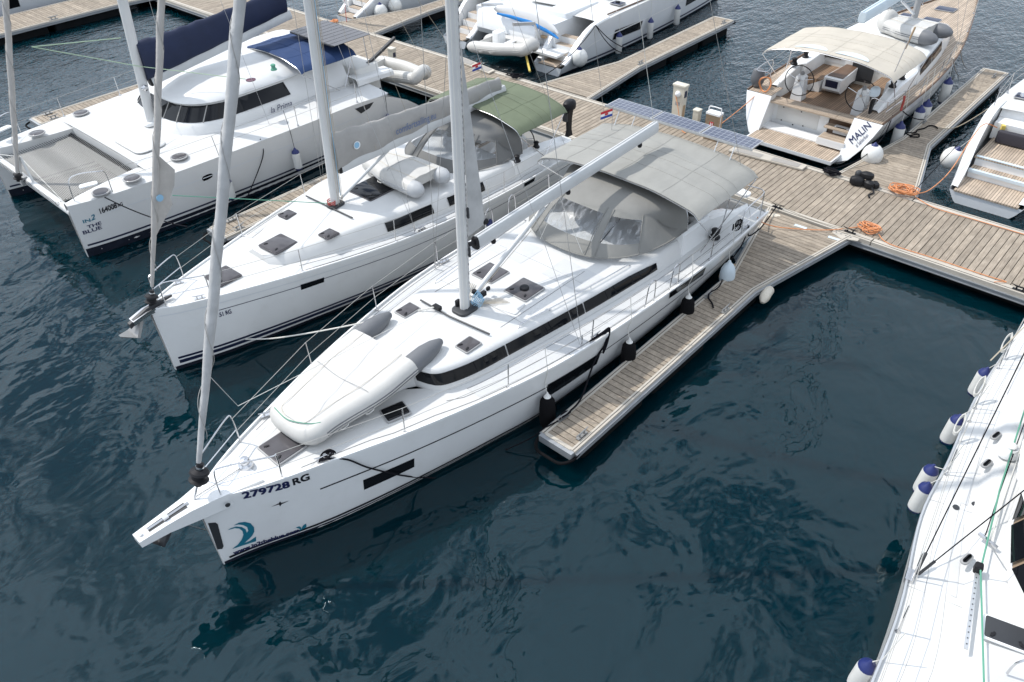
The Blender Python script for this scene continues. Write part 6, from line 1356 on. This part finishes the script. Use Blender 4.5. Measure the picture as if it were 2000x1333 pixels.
hD.deck(D, 'deck_white', .05, 2.25)
MB().add([(stp(2.2)-.04, 5.5, 1.62), (stp(2.2)+.22, 5.5, 1.84), (2.5, 5.5, 1.93), (6, 5.5, 1.93), (6, 5.5, .8), (.9, 5.5, .8)], [(0, 1, 2, 3, 4, 5)]).build('bridge_front', 'cat_white', D)
hD.toe(D, 'alu', .045, .03)
for (x, y, a, b, rz) in ((.05, 9.3, .06, .20, -.2), (-.33, 11.4, .06, .20, -.2), (-.42, 12.15, .06, .20, -.2)):
    f_ = MB().rbox((x+.05, y, 1.80), (a+.05, b+.05, .03), .05, rz).build('portlight', 'grey_plastic', D); MB().rbox((x+.05, y, 1.815), (a, b, .03), .04, rz).build('glass', 'glass_dark', f_)
hatch(D, (.88, 8.32, 1.905), .52, .34, R_(14), m='charcoal', frame='gelcoat'); hatch(D, (-.02, 13.25, 1.9), .34, .4, R_(14), m='navy_paint', frame='gelcoat')
dr = MB().lathe([(.17, 0), (.17, .03), (.15, .12), (.12, .15)], (-.10, 11.75, 1.88), 18).build('deck_vent', 'gelcoat', D); MB().lathe([(.085, .15), (.09, .19), (.06, .21)], (-.10, 11.75, 1.88), 16).build('vent_cap', 'gelcoat', dr)
jt = MB().box((.41, 8.44, 1.905), (.05, 1.38, .03), R_(12)).build('jib_track', 'alu', D)
for i in range(14): MB().lathe([(.010, 0), (.010, .004)], V(.41, 8.44, 1.922)+Matrix.Rotation(R_(12), 3, 'Z') @ V(0, -.62+i*.095, 0), 6).build('track_hole', 'charcoal', jt)
MB().rbox((.27, 9.1, 1.96), (.11, .14, .12), .03, R_(12)).build('jib_car', 'plastic_black', D)
for f in (.35, .68):
    MB().tube([V(lerp(.25-hD.bd(u), stp(u), f), 3.3+u, 1.545+.075*f+.012) for u in [2+.3*i for i in range(36)]], .004, 4).build('deck_seam', 'grey_plastic', D)
for u in (5.2, 7.0, 8.6, 10.1): MB().tube([V(lerp(.25-hD.bd(u), stp(u), f), 3.3+u+.1*f, 1.545+.075*f+.012) for f in (.05, .35, .65, .95)], .003, 4).build('deck_seam', 'grey_plastic', D)
MB().grid([[V(lerp(stp(u)+.35, 2.4, j/3), 3.3+u, 1.875+.02*j) for j in range(4)] for u in [3.2+.2*i for i in range(8)]]).build('nonskid_panel', 'nonskid', D)
MB().grid([[V(lerp(.25-hD.bd(u)+.14, stp(u)-.12, j/3), 3.3+u, 1.565+.02*j) for j in range(4)] for u in [5.4+.2*i for i in range(8)]]).build('nonskid_panel', 'nonskid', D); MB().grid([[V(lerp(.25-hD.bd(u)+.14, stp(u)-.12, j/3), 3.3+u, 1.565+.02*j) for j in range(4)] for u in [7.2+.2*i for i in range(7)]]).build('nonskid_panel', 'nonskid', D)
# saloon
def dr_(z, ins): return [V(x+ins*.5, y, z) for x, y in ((.52+ins, 14.5), (.42+ins, 11.0), (.50+ins, 10.1), (.72+ins, 9.3), (1.1+ins*.6, 8.85+ins), (1.7, 8.6+ins), (3.2, 8.4+ins), (6, 8.4+ins), (6, 14.5))]
MB().loft([dr_(1.88, -.10), dr_(2.07, -.07)], caps=False).build('saloon_base', 'cat_white', D, ang=30)
sD = MB().loft([dr_(2.06, -.07), dr_(2.47, .05)], caps=False).build('saloon', 'bronze', D, ang=30)
lo_, hi_ = dr_(2.09, -.07), dr_(2.43, .03)
for j in range(0, 6):
    a, b, c, d_ = lo_[j], lo_[j+1], hi_[j+1], hi_[j]; n_ = V(-.03, -.02, .01); g_ = lambda p, q, t: p.lerp(q, t)
    MB().add([g_(a, b, .06)+n_, g_(a, b, .94)+n_, g_(d_, c, .94)+n_, g_(d_, c, .06)+n_], [(0, 1, 2, 3)]).build('window', 'glass_dark', sD)
rq = lambda z, s_: [V(2.5+(x-2.5)*s_, 11.5+(y-11.5)*s_, z) for x, y in ((.15, 14.5), (.0, 11.4), (.14, 10.6), (.45, 10.0), (.95, 9.65), (2, 9.45), (6, 9.4), (6, 14.5))]
MB().loft([rq(2.46, .97), rq(2.52, 1), rq(2.6, .98), rq(2.68, .8)]).build('saloon_roof', 'cat_white', D, ang=60)
# rigging and lines
q_ = V(-.36, 8.72, 1.62)
MB().tube([q_+V(.03, .03, .0), V(3.2, 11.2, 13)], .009, 6).build('shroud', 'rope_black', D); MB().tube([q_, V(-.55, 12.3, 5.2)], .009, 6).build('shroud', 'rope_black', D)
for a in (V(.03, .03, 0), V(0, 0, 0)): MB().tube([q_+a, q_+a+(V(3.2, 11.2, 13)-q_).normalized()*.35 if a.x else q_+(V(-.55, 12.3, 5.2)-q_).normalized()*.35], .022, 8).build('turnbuckle', 'charcoal', D)
MB().box(q_-V(.06, .05, .05), (.10, .22, .10), R_(10)).build('chainplate', 'steel', D)
MB().tube([V(1.0, 7.0, 1.98), V(.30, 9.05, 2.0), V(.05, 10.7, 2.02), V(-.22, 13.1, 2.05), V(-.45, 16, 2.1)], .013, 6).build('sheet_line', 'rope_green', D)
MB().tube([V(.16, 9.75, 1.96), V(.06, 10.7, 2.0), V(-.15, 13.1, 2.02), V(-.4, 16, 2.1)], .009, 5).build('sheet_line', 'rope_black', D); MB().tube([V(.24, 9.7, 1.96), V(.14, 10.7, 2.0), V(-.08, 13.1, 2.02), V(-.3, 16, 2.1)], .010, 5).build('sheet_line', 'rope_white', D)
MB().box((.22, 9.7, 1.93), (.30, .05, .04), R_(-20)).build('line_guide', 'steel', D)
MB().tube([V(.24, 9.66, 1.94), V(1.6, 8.3, 1.96)], .008, 5).build('sheet_line', 'wire', D)
for (x, y) in ((1.05, 7.75),): MB().tube(spline([V(x, y, 1.92), V(x+.05, y+.02, 2.25), V(x+.4, y+.2, 2.4), V(x+1, y+.3, 2.4)], 4), .016, 8).build('grab_rail', 'steel', D)
us_ = (4.4, 5.35, 7.7, 9.2, 9.6, 11.0, 11.35); tD = []
for u in us_:
    a = V(.25-hD.bd(u)+.09, 3.3+u, 1.55); MB().tube([a, a+V(-.02, 0, .62)], .0125, 8).lathe([(.04, 0), (.035, .02), (.018, .05)], a, 8).build('stanchion', 'steel', D); tD.append(a+V(-.02, 0, .62))
for q in (0, .3): lifeline(D, [V(-.05, 6.2, 2.15-q)]+[t-V(0, 0, q) for t in tD]+[V(-1.0, 17, 2.15-q)])
for y, x in ((11.9, -.90), (13.1, -.96), (14.7, -.98)): MB().tube(spline([V(x+.05*math.sin(i*.9), y+.10*math.cos(i*.9), 2.10-.30*(.5-.5*math.cos(i*.9))-.004*i) for i in range(24)], 3), .011, 5).build('rope_hitch', 'rope_white', D)
for i in range(2): MB().lathe([(.05, 0), (.045, .015)], V(-.35+.2*i, 10.35+.25*i, 1.62), 12).build('deck_filler', 'charcoal', D)
# ================================================================== fenders
def fender_mesh(kind):
    mb = MB()
    if kind == 'cyl':      # white cylinder, blue ends
        mb.m = 0; mb.lathe([(.125, -.62), (.13, -.55), (.13, -.16), (.125, -.12)], n=16)
        mb.m = 1; mb.lathe([(.126, -.125), (.105, -.06), (.05, -.02), (.03, .03), (.012, .05)], n=16); mb.lathe([(.03, -.74), (.06, -.71), (.11, -.67), (.126, -.615)], n=16)
        return mb.mesh('fender', ['fender_white', 'fender_blue'])
    if kind == 'cone':     # white cylinder with pointed blue top
        mb.m = 0; mb.lathe([(.10, -.85), (.135, -.80), (.135, -.16)], n=16); mb.m = 1; mb.lathe([(.137, -.165), (.11, -.1), (.03, 0), (.012, .04)], n=16)
        return mb.mesh('fender', ['fender_white', 'fender_blue'])
    if kind == 'black':    # covered black fender with white top
        mb.m = 0; mb.lathe([(.05, -1.0), (.14, -.95), (.185, -.82), (.19, -.4), (.17, -.16), (.11, -.05), (.075, -.03)], n=18)
        mb.m = 1; mb.lathe([(.085, -.045), (.088, -.03), (.05, .01), (.03, .06), (.012, .10)], n=14)
        return mb.mesh('fender', ['rubber', 'fender_white'])
    if kind == 'ball':
        mb.m = 0; mb.lathe([(.03, -.72)]+[(.33*math.sin(math.pi*(.06+.82*i/10)), -.36-.36*math.cos(math.pi*(.06+.82*i/10))) for i in range(11)], n=20)
        mb.m = 1; mb.lathe([(.15, -.09), (.12, -.03), (.045, .04), (.015, .08)], n=16)
        return mb.mesh('fender', ['fender_white', 'fender_blue'])
    if kind == 'pale':
        mb.lathe([(.04, -.74), (.11, -.70), (.16, -.61), (.185, -.48), (.19, -.32), (.17, -.18), (.12, -.07), (.06, -.01), (.03, .06)], n=18); return mb.mesh('fender', ['fender_pale'])
FM = {k: fender_mesh(k) for k in ('cyl', 'cone', 'black', 'ball', 'pale')}
def fender(kind, top, hang, label, group, rope_m='rope_white', s=1.0, tilt=(0, 0)):
    """top: eye of the fender; hang: list of points its lanyard runs through"""
    o = bpy.data.objects.new('fender', FM[kind]); col.objects.link(o); o.location = top; tag(o, label, 'fender', group)
    r_ = MB().tube([Vector(p)-Vector(top) for p in [top]+hang], .008, 5); lan = bpy.data.objects.new('lanyard', r_.mesh('lanyard', rope_m)); col.objects.link(lan); lan.parent = o
    if s != 1.0: o.scale = (s, s, s); lan.scale = (1/s,)*3
    o.rotation_euler = (tilt[0], tilt[1], 0); return o
GA = 'fenders along the central yacht'
def fA(u, z, lab, kind='black', off=.155, s=.88, **k):
    e = hA.edge(u, 1, .0, -.02); t = hA.on(u, z, 1, off); fender(kind, t, [hA.on(u, z+.25, 1, .02), e+V(.01, 0, .03), hA.edge(u, 1, .60, .04)], lab, GA, s=s, **k)
fA(6.28, .98, 'black fender with white top nearest the outer end of the finger pontoon')
fA(8.72, .98, 'black fender with white top below the mooring rope amidships of the central yacht')
fA(10.95, .96, 'black fender with white top third along the side of the central yacht')
fA(12.75, .98, 'pale blue fender hanging near the stern of the central yacht', 'pale', off=.17, s=1.0)
# dock fenders: folded foam pads on the finger corners
def pad(px, py, label, m, L=.62, rz=0):
    p = gp(px, py, .35); M_ = Matrix.Rotation(rz, 3, 'Z'); mb = MB(); pts = [p+M_ @ V(0, lerp(-L/2, L/2, i/10), -.10*(2*i/10-1)**2) for i in range(11)]
    mb.tube(pts, .13, 12, radii=[.05, .10, .125, .13, .13, .13, .13, .13, .125, .10, .05]); return tag(mb.build('dock_fender', m), label, 'fender')
pad(1427, 528, 'tan foam pad between the central yacht and the bend of the finger pontoon', 'fender_tan', .7, R_(-15))
pad(1498, 573, 'dirty white foam pad on the outer bend of the finger pontoon', 'fender_cream', .6, R_(10))
p = V(-7.75, 18.55, .3); mb = MB(); mb.lathe([(.05, -.4), (.16, -.36), (.2, -.2), (.2, .25), (.16, .38), (.05, .42)], p, 16, (.75, .5, .1)); tag(mb.build('dock_fender', 'fender_cream'), 'cream bumper roll at the pontoon corner behind the central yacht', 'fender')
# catamaran side
GC = 'fenders of the left catamaran'
for u, z, lab in ((4.2, 1.02, 'white blue-tipped fender by the porthole of the left catamaran'), (6.55, 1.12, 'white blue-tipped fender amidships of the left catamaran'), (10.3, 1.0, 'navy-topped fender below the curved stern of the left catamaran')):
    t = hc.on(u, z, 1, .14); fender('cyl', t, [hc.pt(u, hc.zs(u), 1, .01), hc.pt(u, hc.zs(u), 1, -.12)+V(0, 0, .6)], lab, GC, 'rope_black', 1.0)
t = hB.on(8.35, 1.0, 1, .14); fender('cyl', t, [hB.edge(8.35, 1, .02, -.01), hB.edge(8.35, 1, .6, .05)], 'white navy-tipped fender beside the boom on the green-bimini yacht', 'fenders of the green-bimini yacht')
# teak-deck yacht side
GM = 'fenders along the teak-decked yacht'
for u, z, lab in ((8.9, 1.02, 'blue-ended fender farthest forward on the teak-decked yacht'), (11.15, .98, 'blue-ended fender second from the bow on the teak-decked yacht'), (11.75, .98, 'blue-ended fender third from the bow on the teak-decked yacht'), (13.3, .95, 'blue-ended fender under the mooring line of the teak-decked yacht')):
    t = hM.on(u, z, 1, .16); fender('cyl', t, [hM.edge(u, 1, .02, -.01), hM.edge(u, 1, .6, .05)], lab, GM, s=1.3)
fender('ball', V(-6.93, 23.55, .98), [V(-6.95, 24.2, 1.36), V(-6.98, 24.5, 1.45)], 'round white fender with navy top by the stern quarter of the teak-decked yacht', GM, 'rope_black', .95)
fender('ball', V(-4.93, 24.75, 1.0), [hP.pt(10.3, hP.zs(10.3), -1)+V(0, 0, .08)], 'round white fender with blue top on the stern of the POSEIDON catamaran', 'round fenders', 'rope_white', .95, (0, .25))
GK = 'fenders along the MONARCH catamaran'
for (px, py), lab in (((1215, 82), 'cone-topped fender nearest the stern of the MONARCH catamaran'), ((1277, 53), 'cone-topped fender amidships of the MONARCH catamaran'), ((1333, 31), 'cone-topped fender farthest along the MONARCH catamaran')):
    t = onX(px, py, -19.05); u = 37.2-t.y; t = hK.on(u, 1.0, 1, .16); fender('cone', t, [hK.pt(u, 1.74, 1, .02), hK.pt(u, 1.74, 1, -.2)+V(0, 0, .05)], lab, GK)
fender('ball', V(-19.33, 24.9, .95), [V(-19.42, 25.3, 1.5)], 'round white fender with navy cone at the stern of the MONARCH catamaran', GK, 'rope_white', 1.0)
fender('ball', V(-30.85, 24.3, .85), [V(-31.0, 24.6, 1.4)], 'round white fender nearest the stern at the top edge', 'fenders of the top-edge boat', 'rope_white'); fender('ball', V(-30.7, 25.1, .95), [V(-30.85, 25.3, 1.6)], 'round white fender behind another one at the top edge', 'fenders of the top-edge boat', 'rope_white')
GD = 'fenders of the lower right catamaran'
for (px, py), kk, lab in (((1716, 1305), .0, 'blue-topped fender at the very bottom edge of the picture'), ((1812, 945), .0, 'blue-topped fender in front of a twin on the lower right catamaran'), ((1817, 924), .12, 'blue-topped fender half hidden behind its twin on the lower right catamaran'), ((1872, 812), .0, 'blue-topped fender below the rope coil on the lower right catamaran'), ((1943, 727), .0, 'blue-topped fender farthest up the side of the lower right catamaran')):
    t = gp(px, py, 1.42); u = t.y-3.3; e = V(.25-hD.bd(u), t.y, 1.6); t = V(e.x-.08-kk*.6, t.y+kk*1.5, 1.42); fender('cyl', t, [e+V(.02, .02, .02), e+V(.07, .15, .6)], lab, GD, s=1.0, tilt=(0, .06))
# ================================================================== mooring lines
ml = 'mooring lines'
bk_ = hA.edge(1.95, 1, .05, .12); e1 = hA.on(2.25, 1.62, 1, .015); e2 = hA.on(3.5, .18, 1, .02)
rope('mooring_line', spline([bk_, e1, hA.on(2.6, 1.2, 1, .05), hA.on(3.2, .55, 1, .05), hA.on(3.75, .05, 1, .06), V(-7.1, 7.4, -.3)], 6), .016, 'rope_black', 'black mooring rope from the bow cleat of the central yacht into the water', group=ml)
MB_ = MB()
for i in range(5): MB_.tube(spline([bk_+V(.03*math.sin(i), -.08+.05*i, .02+.02*i), bk_+V(.1, 0.05*i, .06), bk_+V(.02, .15, .04+.02*i), bk_+V(-.08, .05, .04), bk_+V(.03, -.1+.02*i, .03)], 4), .014, 5)
tag(MB_.build('rope_turns', 'rope_black'), 'black rope turns on the bow cleat of the central yacht', 'rope')
ck = hA.edge(7.95, 1, .06, .06)
rope('mooring_line', spline([ck+V(-.05, -.2, .02), ck, hA.on(7.95, 1.3, 1, .03), hA.on(7.7, .95, 1, .06), V(-7.0, 9.35, .62), V(-6.98, 8.9, .56)], 6), .02, 'rope_black', 'black mooring rope from the side cleat of the central yacht to the finger tip', group=ml)
MB_ = MB()
for i in range(4): MB_.tube(spline([ck+V(-.02, -.45+.03*i, .06), ck+V(.03, -.1, .04+.02*i), ck+V(.05, .12, .03*i), ck+V(.03+.02*i, .02, -.2), ck+V(.06, -.08, -.45), ck+V(.03, .05, -.2+.03*i), ck+V(0, 0, .06)], 4), .017, 5)
tag(MB_.build('rope_turns', 'rope_black'), 'black rope loops over the side cleat of the central yacht', 'rope')
MB_ = MB()
for i in range(3): MB_.tube(spline([V(-6.98, 8.65, .56+.02*i), V(-7.02, 8.8+.02*i, .60), V(-6.95, 8.95, .57), V(-6.96, 8.7, .6)], 4), .018, 5)
MB_.tube(spline([V(-6.98, 8.6, .56), V(-7.1, 8.3, .5), V(-7.25, 8.1, .3), V(-7.6, 7.7, .02)], 4), .014, 5); tag(MB_.build('rope_turns', 'rope_black'), 'black rope turns on the cleat at the finger pontoon tip', 'rope')
sc = hA.edge(13.75, 1, .06, .08)
rope('mooring_line', spline([sc, hA.on(13.9, 1.1, 1, .03), V(-7.3, 17.2, .85), V(-7.55, 18.2, .6), V(-7.7, 19.0, .6)], 6), .018, 'rope_black', 'black stern rope from the central yacht to the main pontoon cleat', group=ml)
rope('mooring_line', spline([sc, hA.on(13.55, 1.0, 1, .06), hA.on(13.2, .5, 1, .12), V(-6.95, 14.7, .56), V(-6.98, 14.2, .58)], 6), .016, 'rope_black', 'black spring rope from the stern of the central yacht to the finger pontoon', group=ml)
rope('rope_tail', spline([V(-6.98, 14.25, .58), V(-6.9, 14.1, .54), V(-6.75, 14.0, .53), V(-6.62, 13.85, .53)], 5), .02, 'rope_black', 'short black rope end lying on the finger pontoon planks')
rope('mooring_line', spline([V(-15.0, 9.0, 1.1)*0+hB.on(1.6, .28, 1, .03), V(-13.3, 6.4, .75), V(-11.6, 7.0, 1.55), V(AX-.38, AY+5.84, roofz(.3, 5.9)+.12)], 6), .016, 'rope_white', 'white twisted rope stretched from the neighbouring bow to the central yacht', group=ml)
rope('mooring_line', catenary(hc.pt(.9, 1.62, 1, .03), V(-17.2, 7.6, 1.5), .25)[:8], .016, 'rope_black', 'dark rope running from the bow of the left catamaran', group=ml)
rope('mooring_line', spline([hc.pt(5.6, 1.72, 1, -.1), hc.on(5.5, 1.2, 1, .05), hc.on(4.6, .2, 1, .3), V(-19.1, 9.0, .55)], 5), .016, 'rope_black', 'dark rope from the side of the left catamaran to the finger pontoon', group=ml)
for dz, lab in ((0, 'upper pale green rope from the left forestay to the catamaran mast'), (-.35, 'lower pale green rope from the left forestay across the catamaran roof')):
    rope('tie_line', [onX(62, 92, CXL), M0+V(.05, -.1, 2.6+dz*1.5)] if dz == 0 else [onX(62, 92, CXL), onX(265, 128, CXL)+V(.1, 0, 0), gp(480, 155, 3.03)], .012, 'rope_lime', lab, group='pale green ropes')
rope('mooring_line', catenary(hM.edge(13.6, 1, .05, .05), V(-6.68, 27.2, .6), .10), .018, 'rope_black', 'black rope from the teak-decked yacht to its finger pontoon', group=ml)
rope('mooring_line', spline([hM.edge(14.2, 1, .05, .05), V(-6.95, 24.2, 1.0), V(-7.05, 23.0, .7), V(-7.5, 22.0, .58)], 5), .016, 'rope_black', 'black rope from the stern quarter of the teak-decked yacht to the main pontoon', group=ml)
rope('mooring_line', spline([V(-6.15, 26.9, .56), V(-5.6, 26.9, .75), V(-4.85, 26.95, 1.62)], 5), .014, 'rope_tan', 'pale rope from the finger pontoon to the POSEIDON catamaran', group=ml)
rope('rope_snake', spline([V(-6.15, 26.9, .55), V(-6.3, 27.05, .53), V(-6.45, 27.0, .52), V(-6.5, 26.7, .52), V(-6.62, 26.45, .52), V(-6.6, 26.2, .52), V(-6.8, 26.0, .52), V(-6.65, 25.9, .52), V(-6.5, 26.15, .52), V(-6.4, 25.95, .52), V(-6.62, 25.8, .52)], 6), .022, 'rope_black', 'black rope snaking over the planks of the right-hand finger pontoon')
rope('mooring_line', catenary(hM.edge(9.0, 1, .3, .0), V(-7.0, 33.2, .55), .5), .016, 'wire', 'grey rope drooping from the teak-decked yacht to the pontoon end', group=ml); rope('mooring_line', catenary(hM.edge(8.0, 1, .3, .0), V(-6.95, 33.3, .55), .35), .016, 'wire', 'second grey rope drooping from the teak-decked yacht to the pontoon end', group=ml)
st_ = hK.pt(11.3, 1.55, 1, 0)+V(0, 0, .05)
rope('mooring_line', catenary(st_, V(-17.85, 27.3, .6), .35), .018, 'rope_black', 'upper black rope from the MONARCH stern to its finger pontoon', group=ml); rope('mooring_line', catenary(st_, V(-18.0, 27.0, .6), .5), .018, 'rope_black', 'lower black rope from the MONARCH stern to its finger pontoon', group=ml)
rope('mooring_line', catenary(st_, V(-19.2, 22.0, .58), .3), .016, 'rope_black', 'black rope from the MONARCH stern down to the main pontoon', group=ml)
rope('mooring_line', spline([gp(1020, 78, 1.0), gp(1035, 140, .55)], 2), .045, 'yellow', 'yellow-sleeved line from the hanging dinghy to the main pontoon', group=ml)
rope('mooring_line', [V(-4.9, 25.2, 1.35), V(-5.15, 22.1, .56)], .012, 'rope_black', 'thin black rope from the POSEIDON stern to the main pontoon', group=ml)
rope('mooring_line', [V(-.7, 17, 1.9), V(-1.0, 13.4, 2.3)], .012, 'rope_tan', 'tan rope rising from the lower right catamaran', group=ml)
rope('mooring_line', catenary(V(-7.95, 17.2, 1.9), V(-5.6, DN+.1, .6), .18), .009, 'rope_tan', 'thin pale line from the stern rail of the central yacht to the pontoon cleat', group=ml)
# ================================================================== hoses
rnd = random.Random(11)
def coil(c, r_, n, m, label, rad=.013, name='hose_coil', z=DZ+.03, sq=.8):
    pts = []; a = 0
    for i in range(n):
        a += rnd.uniform(.75, 1.15); q = r_*rnd.uniform(.45, 1.15); pts.append(V(c[0]+q*math.cos(a)+rnd.uniform(-.05, .05), c[1]+sq*q*math.sin(a)+rnd.uniform(-.05, .05), z+rad+.0022*i+rnd.uniform(0, .02)))
    return tag(MB().tube(spline(pts, 4), rad, 6).build(name, m), label, 'hose' if m == 'orange' else 'rope')
coil((-5.38, 22.0), .34, 70, 'orange', 'tangled orange hose coil on the far edge of the main pontoon'); coil((-5.30, 19.45), .26, 60, 'orange', 'tangled orange hose coil on the near edge of the main pontoon')
for sx, n_ in ((-1, 5),): pass
rope('hose', spline([V(-5.05, 22.0, .535), V(-4.4, 21.7, .535), V(-3.4, 21.72, .535), V(-2, 21.74, .535), V(-.5, 21.72, .535), V(2, 21.75, .535)], 8), .011, 'orange', 'orange hose running along the far edge of the main pontoon', 'hose')
rope('hose', spline([V(-5.0, 19.4, .535), V(-4.6, 19.12, .535), V(-3.5, 19.16, .535), V(-2.4, 19.17, .535), V(-1.85, 19.2, .535), V(-1.95, 19.08, .55), V(-2.05, 19.02, .53)], 8), .011, 'orange', 'orange hose running along the near edge of the main pontoon', 'hose')
rope('hose', spline([V(-5.5, 19.5, .535), V(-6.1, 18.75, .55), V(-6.9, 18.2, .55), V(-7.3, 17.9, .62), V(-7.35, 17.3, 1.0), hA.edge(14.3, 1, .03, .1)], 8), .013, 'orange', 'orange hose crossing from the coil to the stern of the central yacht', 'hose')
rope('hose', spline([V(-5.1, 22.1, .55), V(-4.95, 23.0, .35), V(-4.75, 23.8, .7), V(-4.66, 24.6, 1.45), V(-4.62, 25.4, 1.62), V(-4.4, 26.2, 1.3)], 8), .016, 'orange', 'orange hose hanging from the POSEIDON catamaran to the main pontoon', 'hose')
rope('hose', spline([V(-13.0, 21.9, 1.55), V(-12.8, 21.8, 1.2), V(-12.55, 21.7, .6), V(-12.3, 21.6, .53)], 6), .014, 'orange', 'salmon hose hanging from the tall service pedestal', 'hose'); rope('hose', spline([V(-11.2, 24.3, 1.4), V(-11.5, 23.6, .9), V(-11.9, 22.4, .4), V(-12.2, 21.8, .54)], 6), .014, 'orange', 'orange hose dropping from the teak-decked yacht to the pontoon', 'hose')
coil((-7.42, 21.85), .22, 40, 'rope_black', 'black rope coil beside the stern of the teak-decked yacht', .02, 'rope_coil')
coil((-20.0, 21.9), .22, 34, 'rope_black', 'black rope coil on the main pontoon behind the MONARCH catamaran', .02, 'rope_coil')
coil((-31.2, 21.85), .2, 30, 'orange', 'small orange rope heap at the foot of the pennant', .02)
# ================================================================== things on the pontoon
sg = thing('dive_gear', (-6.46, 21.75, DZ), 'heap of black diving gear bags on the main pontoon', 'bag')
for i, (x, y, z, a, b, c_, rz) in enumerate(((-.14, -.05, .14, .42, .28, .26, .2), (.2, -.02, .12, .34, .26, .22, -.3), (.05, .10, .30, .4, .24, .2, .1), (-.2, .12, .26, .2, .2, .2, .5), (.34, .1, .1, .2, .3, .18, .7))):
    o = MB().loft([[Vector(sg.location)+V(x, y, z)+Matrix.Rotation(rz, 3, 'Z') @ V(a/2*s_*math.copysign(abs(math.cos(t))**.7, math.cos(t)), b/2*s_*math.copysign(abs(math.sin(t))**.7, math.sin(t)), h*c_/2) for t in [2*math.pi*j/12 for j in range(12)]] for s_, h in ((.6, -1), (.95, -.6), (1.0, 0), (.9, .6), (.5, 1))]); o.build('bag', 'plastic_black' if i != 3 else 'charcoal', sg)
MB().tube(spline([sg.location+V(.3, -.1, .1), sg.location+V(.45, -.25, .04), sg.location+V(.4, -.45, .03), sg.location+V(.48, -.6, .03)], 4), .025, 6).build('strap', 'plastic_black', sg)
def gangway(pxs, label, n=3, z=DZ+.02):
    q = [gp(x, y, z+.05) for x, y in pxs]; g_ = thing('gangway', (q[0]+q[2])/2-V(0, 0, .05), label, 'gangway')
    MB().slab(q, (0, 0, -.05)).build('board', 'dock_edge', g_)
    for i in range(n):
        a, b = (i+.14)/n, (i+.86)/n; L_ = lambda t, s_: q[0].lerp(q[1], t).lerp(q[3].lerp(q[2], t), s_)+V(0, 0, .005)
        MB().slab([L_(a, .12), L_(b, .12), L_(b, .88), L_(a, .88)], (0, 0, .006)).build('grip_mat', 'mat_grey', g_)
gangway(((1432, 287), (1577, 323), (1567, 331), (1423, 294)), 'gangway plank with two grey mats lying behind the teak-decked yacht', 2)
gangway(((900, 110), (967, 137), (955, 143), (890, 118)), 'gangway plank on the main pontoon below the hanging dinghy', 2); gangway(((690, 112), (755, 132), (748, 148), (680, 125)), 'gangway plank behind the left catamaran stern', 2)
def pedestal(name, p, w_, d_, h, label, lamp=True):
    p = Vector(p); o = thing(name, p, label, 'pedestal')
    MB().loft([[p+V(sx*a, sy*b, z) for sx, sy in ((-1, -1), (1, -1), (1, 1), (-1, 1))] for a, b, z in ((w_*.42, d_*.42, 0), (w_*.5, d_*.5, h))]).build('body', 'pedestal', o)
    MB().rbox(p+V(0, 0, h+.03), (w_*1.16, d_*1.16, .06), .03).build('cap', 'pedestal', o)
    MB().box(p+V(w_*.48, 0, h*.82), (.02, d_*.6, h*.16)).build('socket_panel', 'navy_paint', o); MB().box(p+V(w_*.44, 0, h*.45), (.02, d_*.6, h*.4)).build('shaded_side', 'teak_plain', o)  # brown sheet below the sockets paints this side's shade as colour
    if lamp: MB().lathe([(.1, 0), (.1, .03), (.07, .09), (.02, .12)], p+V(0, -d_*.5, h*.82), 14, (0, -1, .25)).build('bulkhead_lamp', 'flag_white', o)
    MB().box(p+V(0, -d_*.475, h*.58), (w_*.4, .008, .12)).build('badge_plate', 'grey_plastic', o)
    return o
pedestal('service_pedestal', (-12.9, 22.02, DZ), .42, .24, 1.35, 'tall cream service pedestal behind the solar panels')
pedestal('service_pedestal', (-23.9, 19.12, DZ), .26, .2, 1.05, 'cream service pedestal at the stern of the left catamaran', False)
pb = thing('hose_post', (-12.1, 21.85, DZ), 'short cream post beside the tall service pedestal', 'post'); MB().loft([[Vector(pb.location)+V(sx*a, sy*a, z) for sx, sy in ((-1, -1), (1, -1), (1, 1), (-1, 1))] for a, z in ((.06, 0), (.06, .35), (.10, .45), (.10, .78))]).build('body', 'pedestal', pb); MB().rbox(Vector(pb.location)+V(0, 0, .8), (.24, .24, .04), .03).build('cap', 'pedestal', pb)
hb = thing('hydrant_cabinet', (-11.45, 21.8, DZ), 'mirrored cabinet with a red H sign and tubular handle', 'cabinet'); q = Vector(hb.location)
MB().box(q+V(0, 0, .42), (.46, .26, .84)).build('cabinet', 'mirror_panel', hb); MB().box(q+V(0, 0, .87), (.48, .28, .06)).build('lid', 'flag_white', hb)
MB().tube(spline([q+V(-.22, 0, .85), q+V(-.22, 0, 1.0), q+V(-.15, 0, 1.06), q+V(.15, 0, 1.06), q+V(.22, 0, 1.0), q+V(.22, 0, .4)], 4), .018, 8).build('handle', 'flag_white', hb)
sgn = MB().box(q+V(0, -.135, .55), (.13, .01, .13)).build('sign', 'red', hb); text_on('H', .13, lambda x, y: q+V(-.045+x, -.143, .505+y), 'lettering', 'white_print', sgn, bold=.006)
for x in (-6.9, -5.95):
    nb = MB().box((x+.15, DN-.42, DZ+.006), (.34, .10, .008), R_(3)); tag(nb.build('berth_plate', 'fender_pale'), 'small berth number plate at the %s corner of the finger pontoon root' % ('left' if x < -6.5 else 'right'), 'sign')
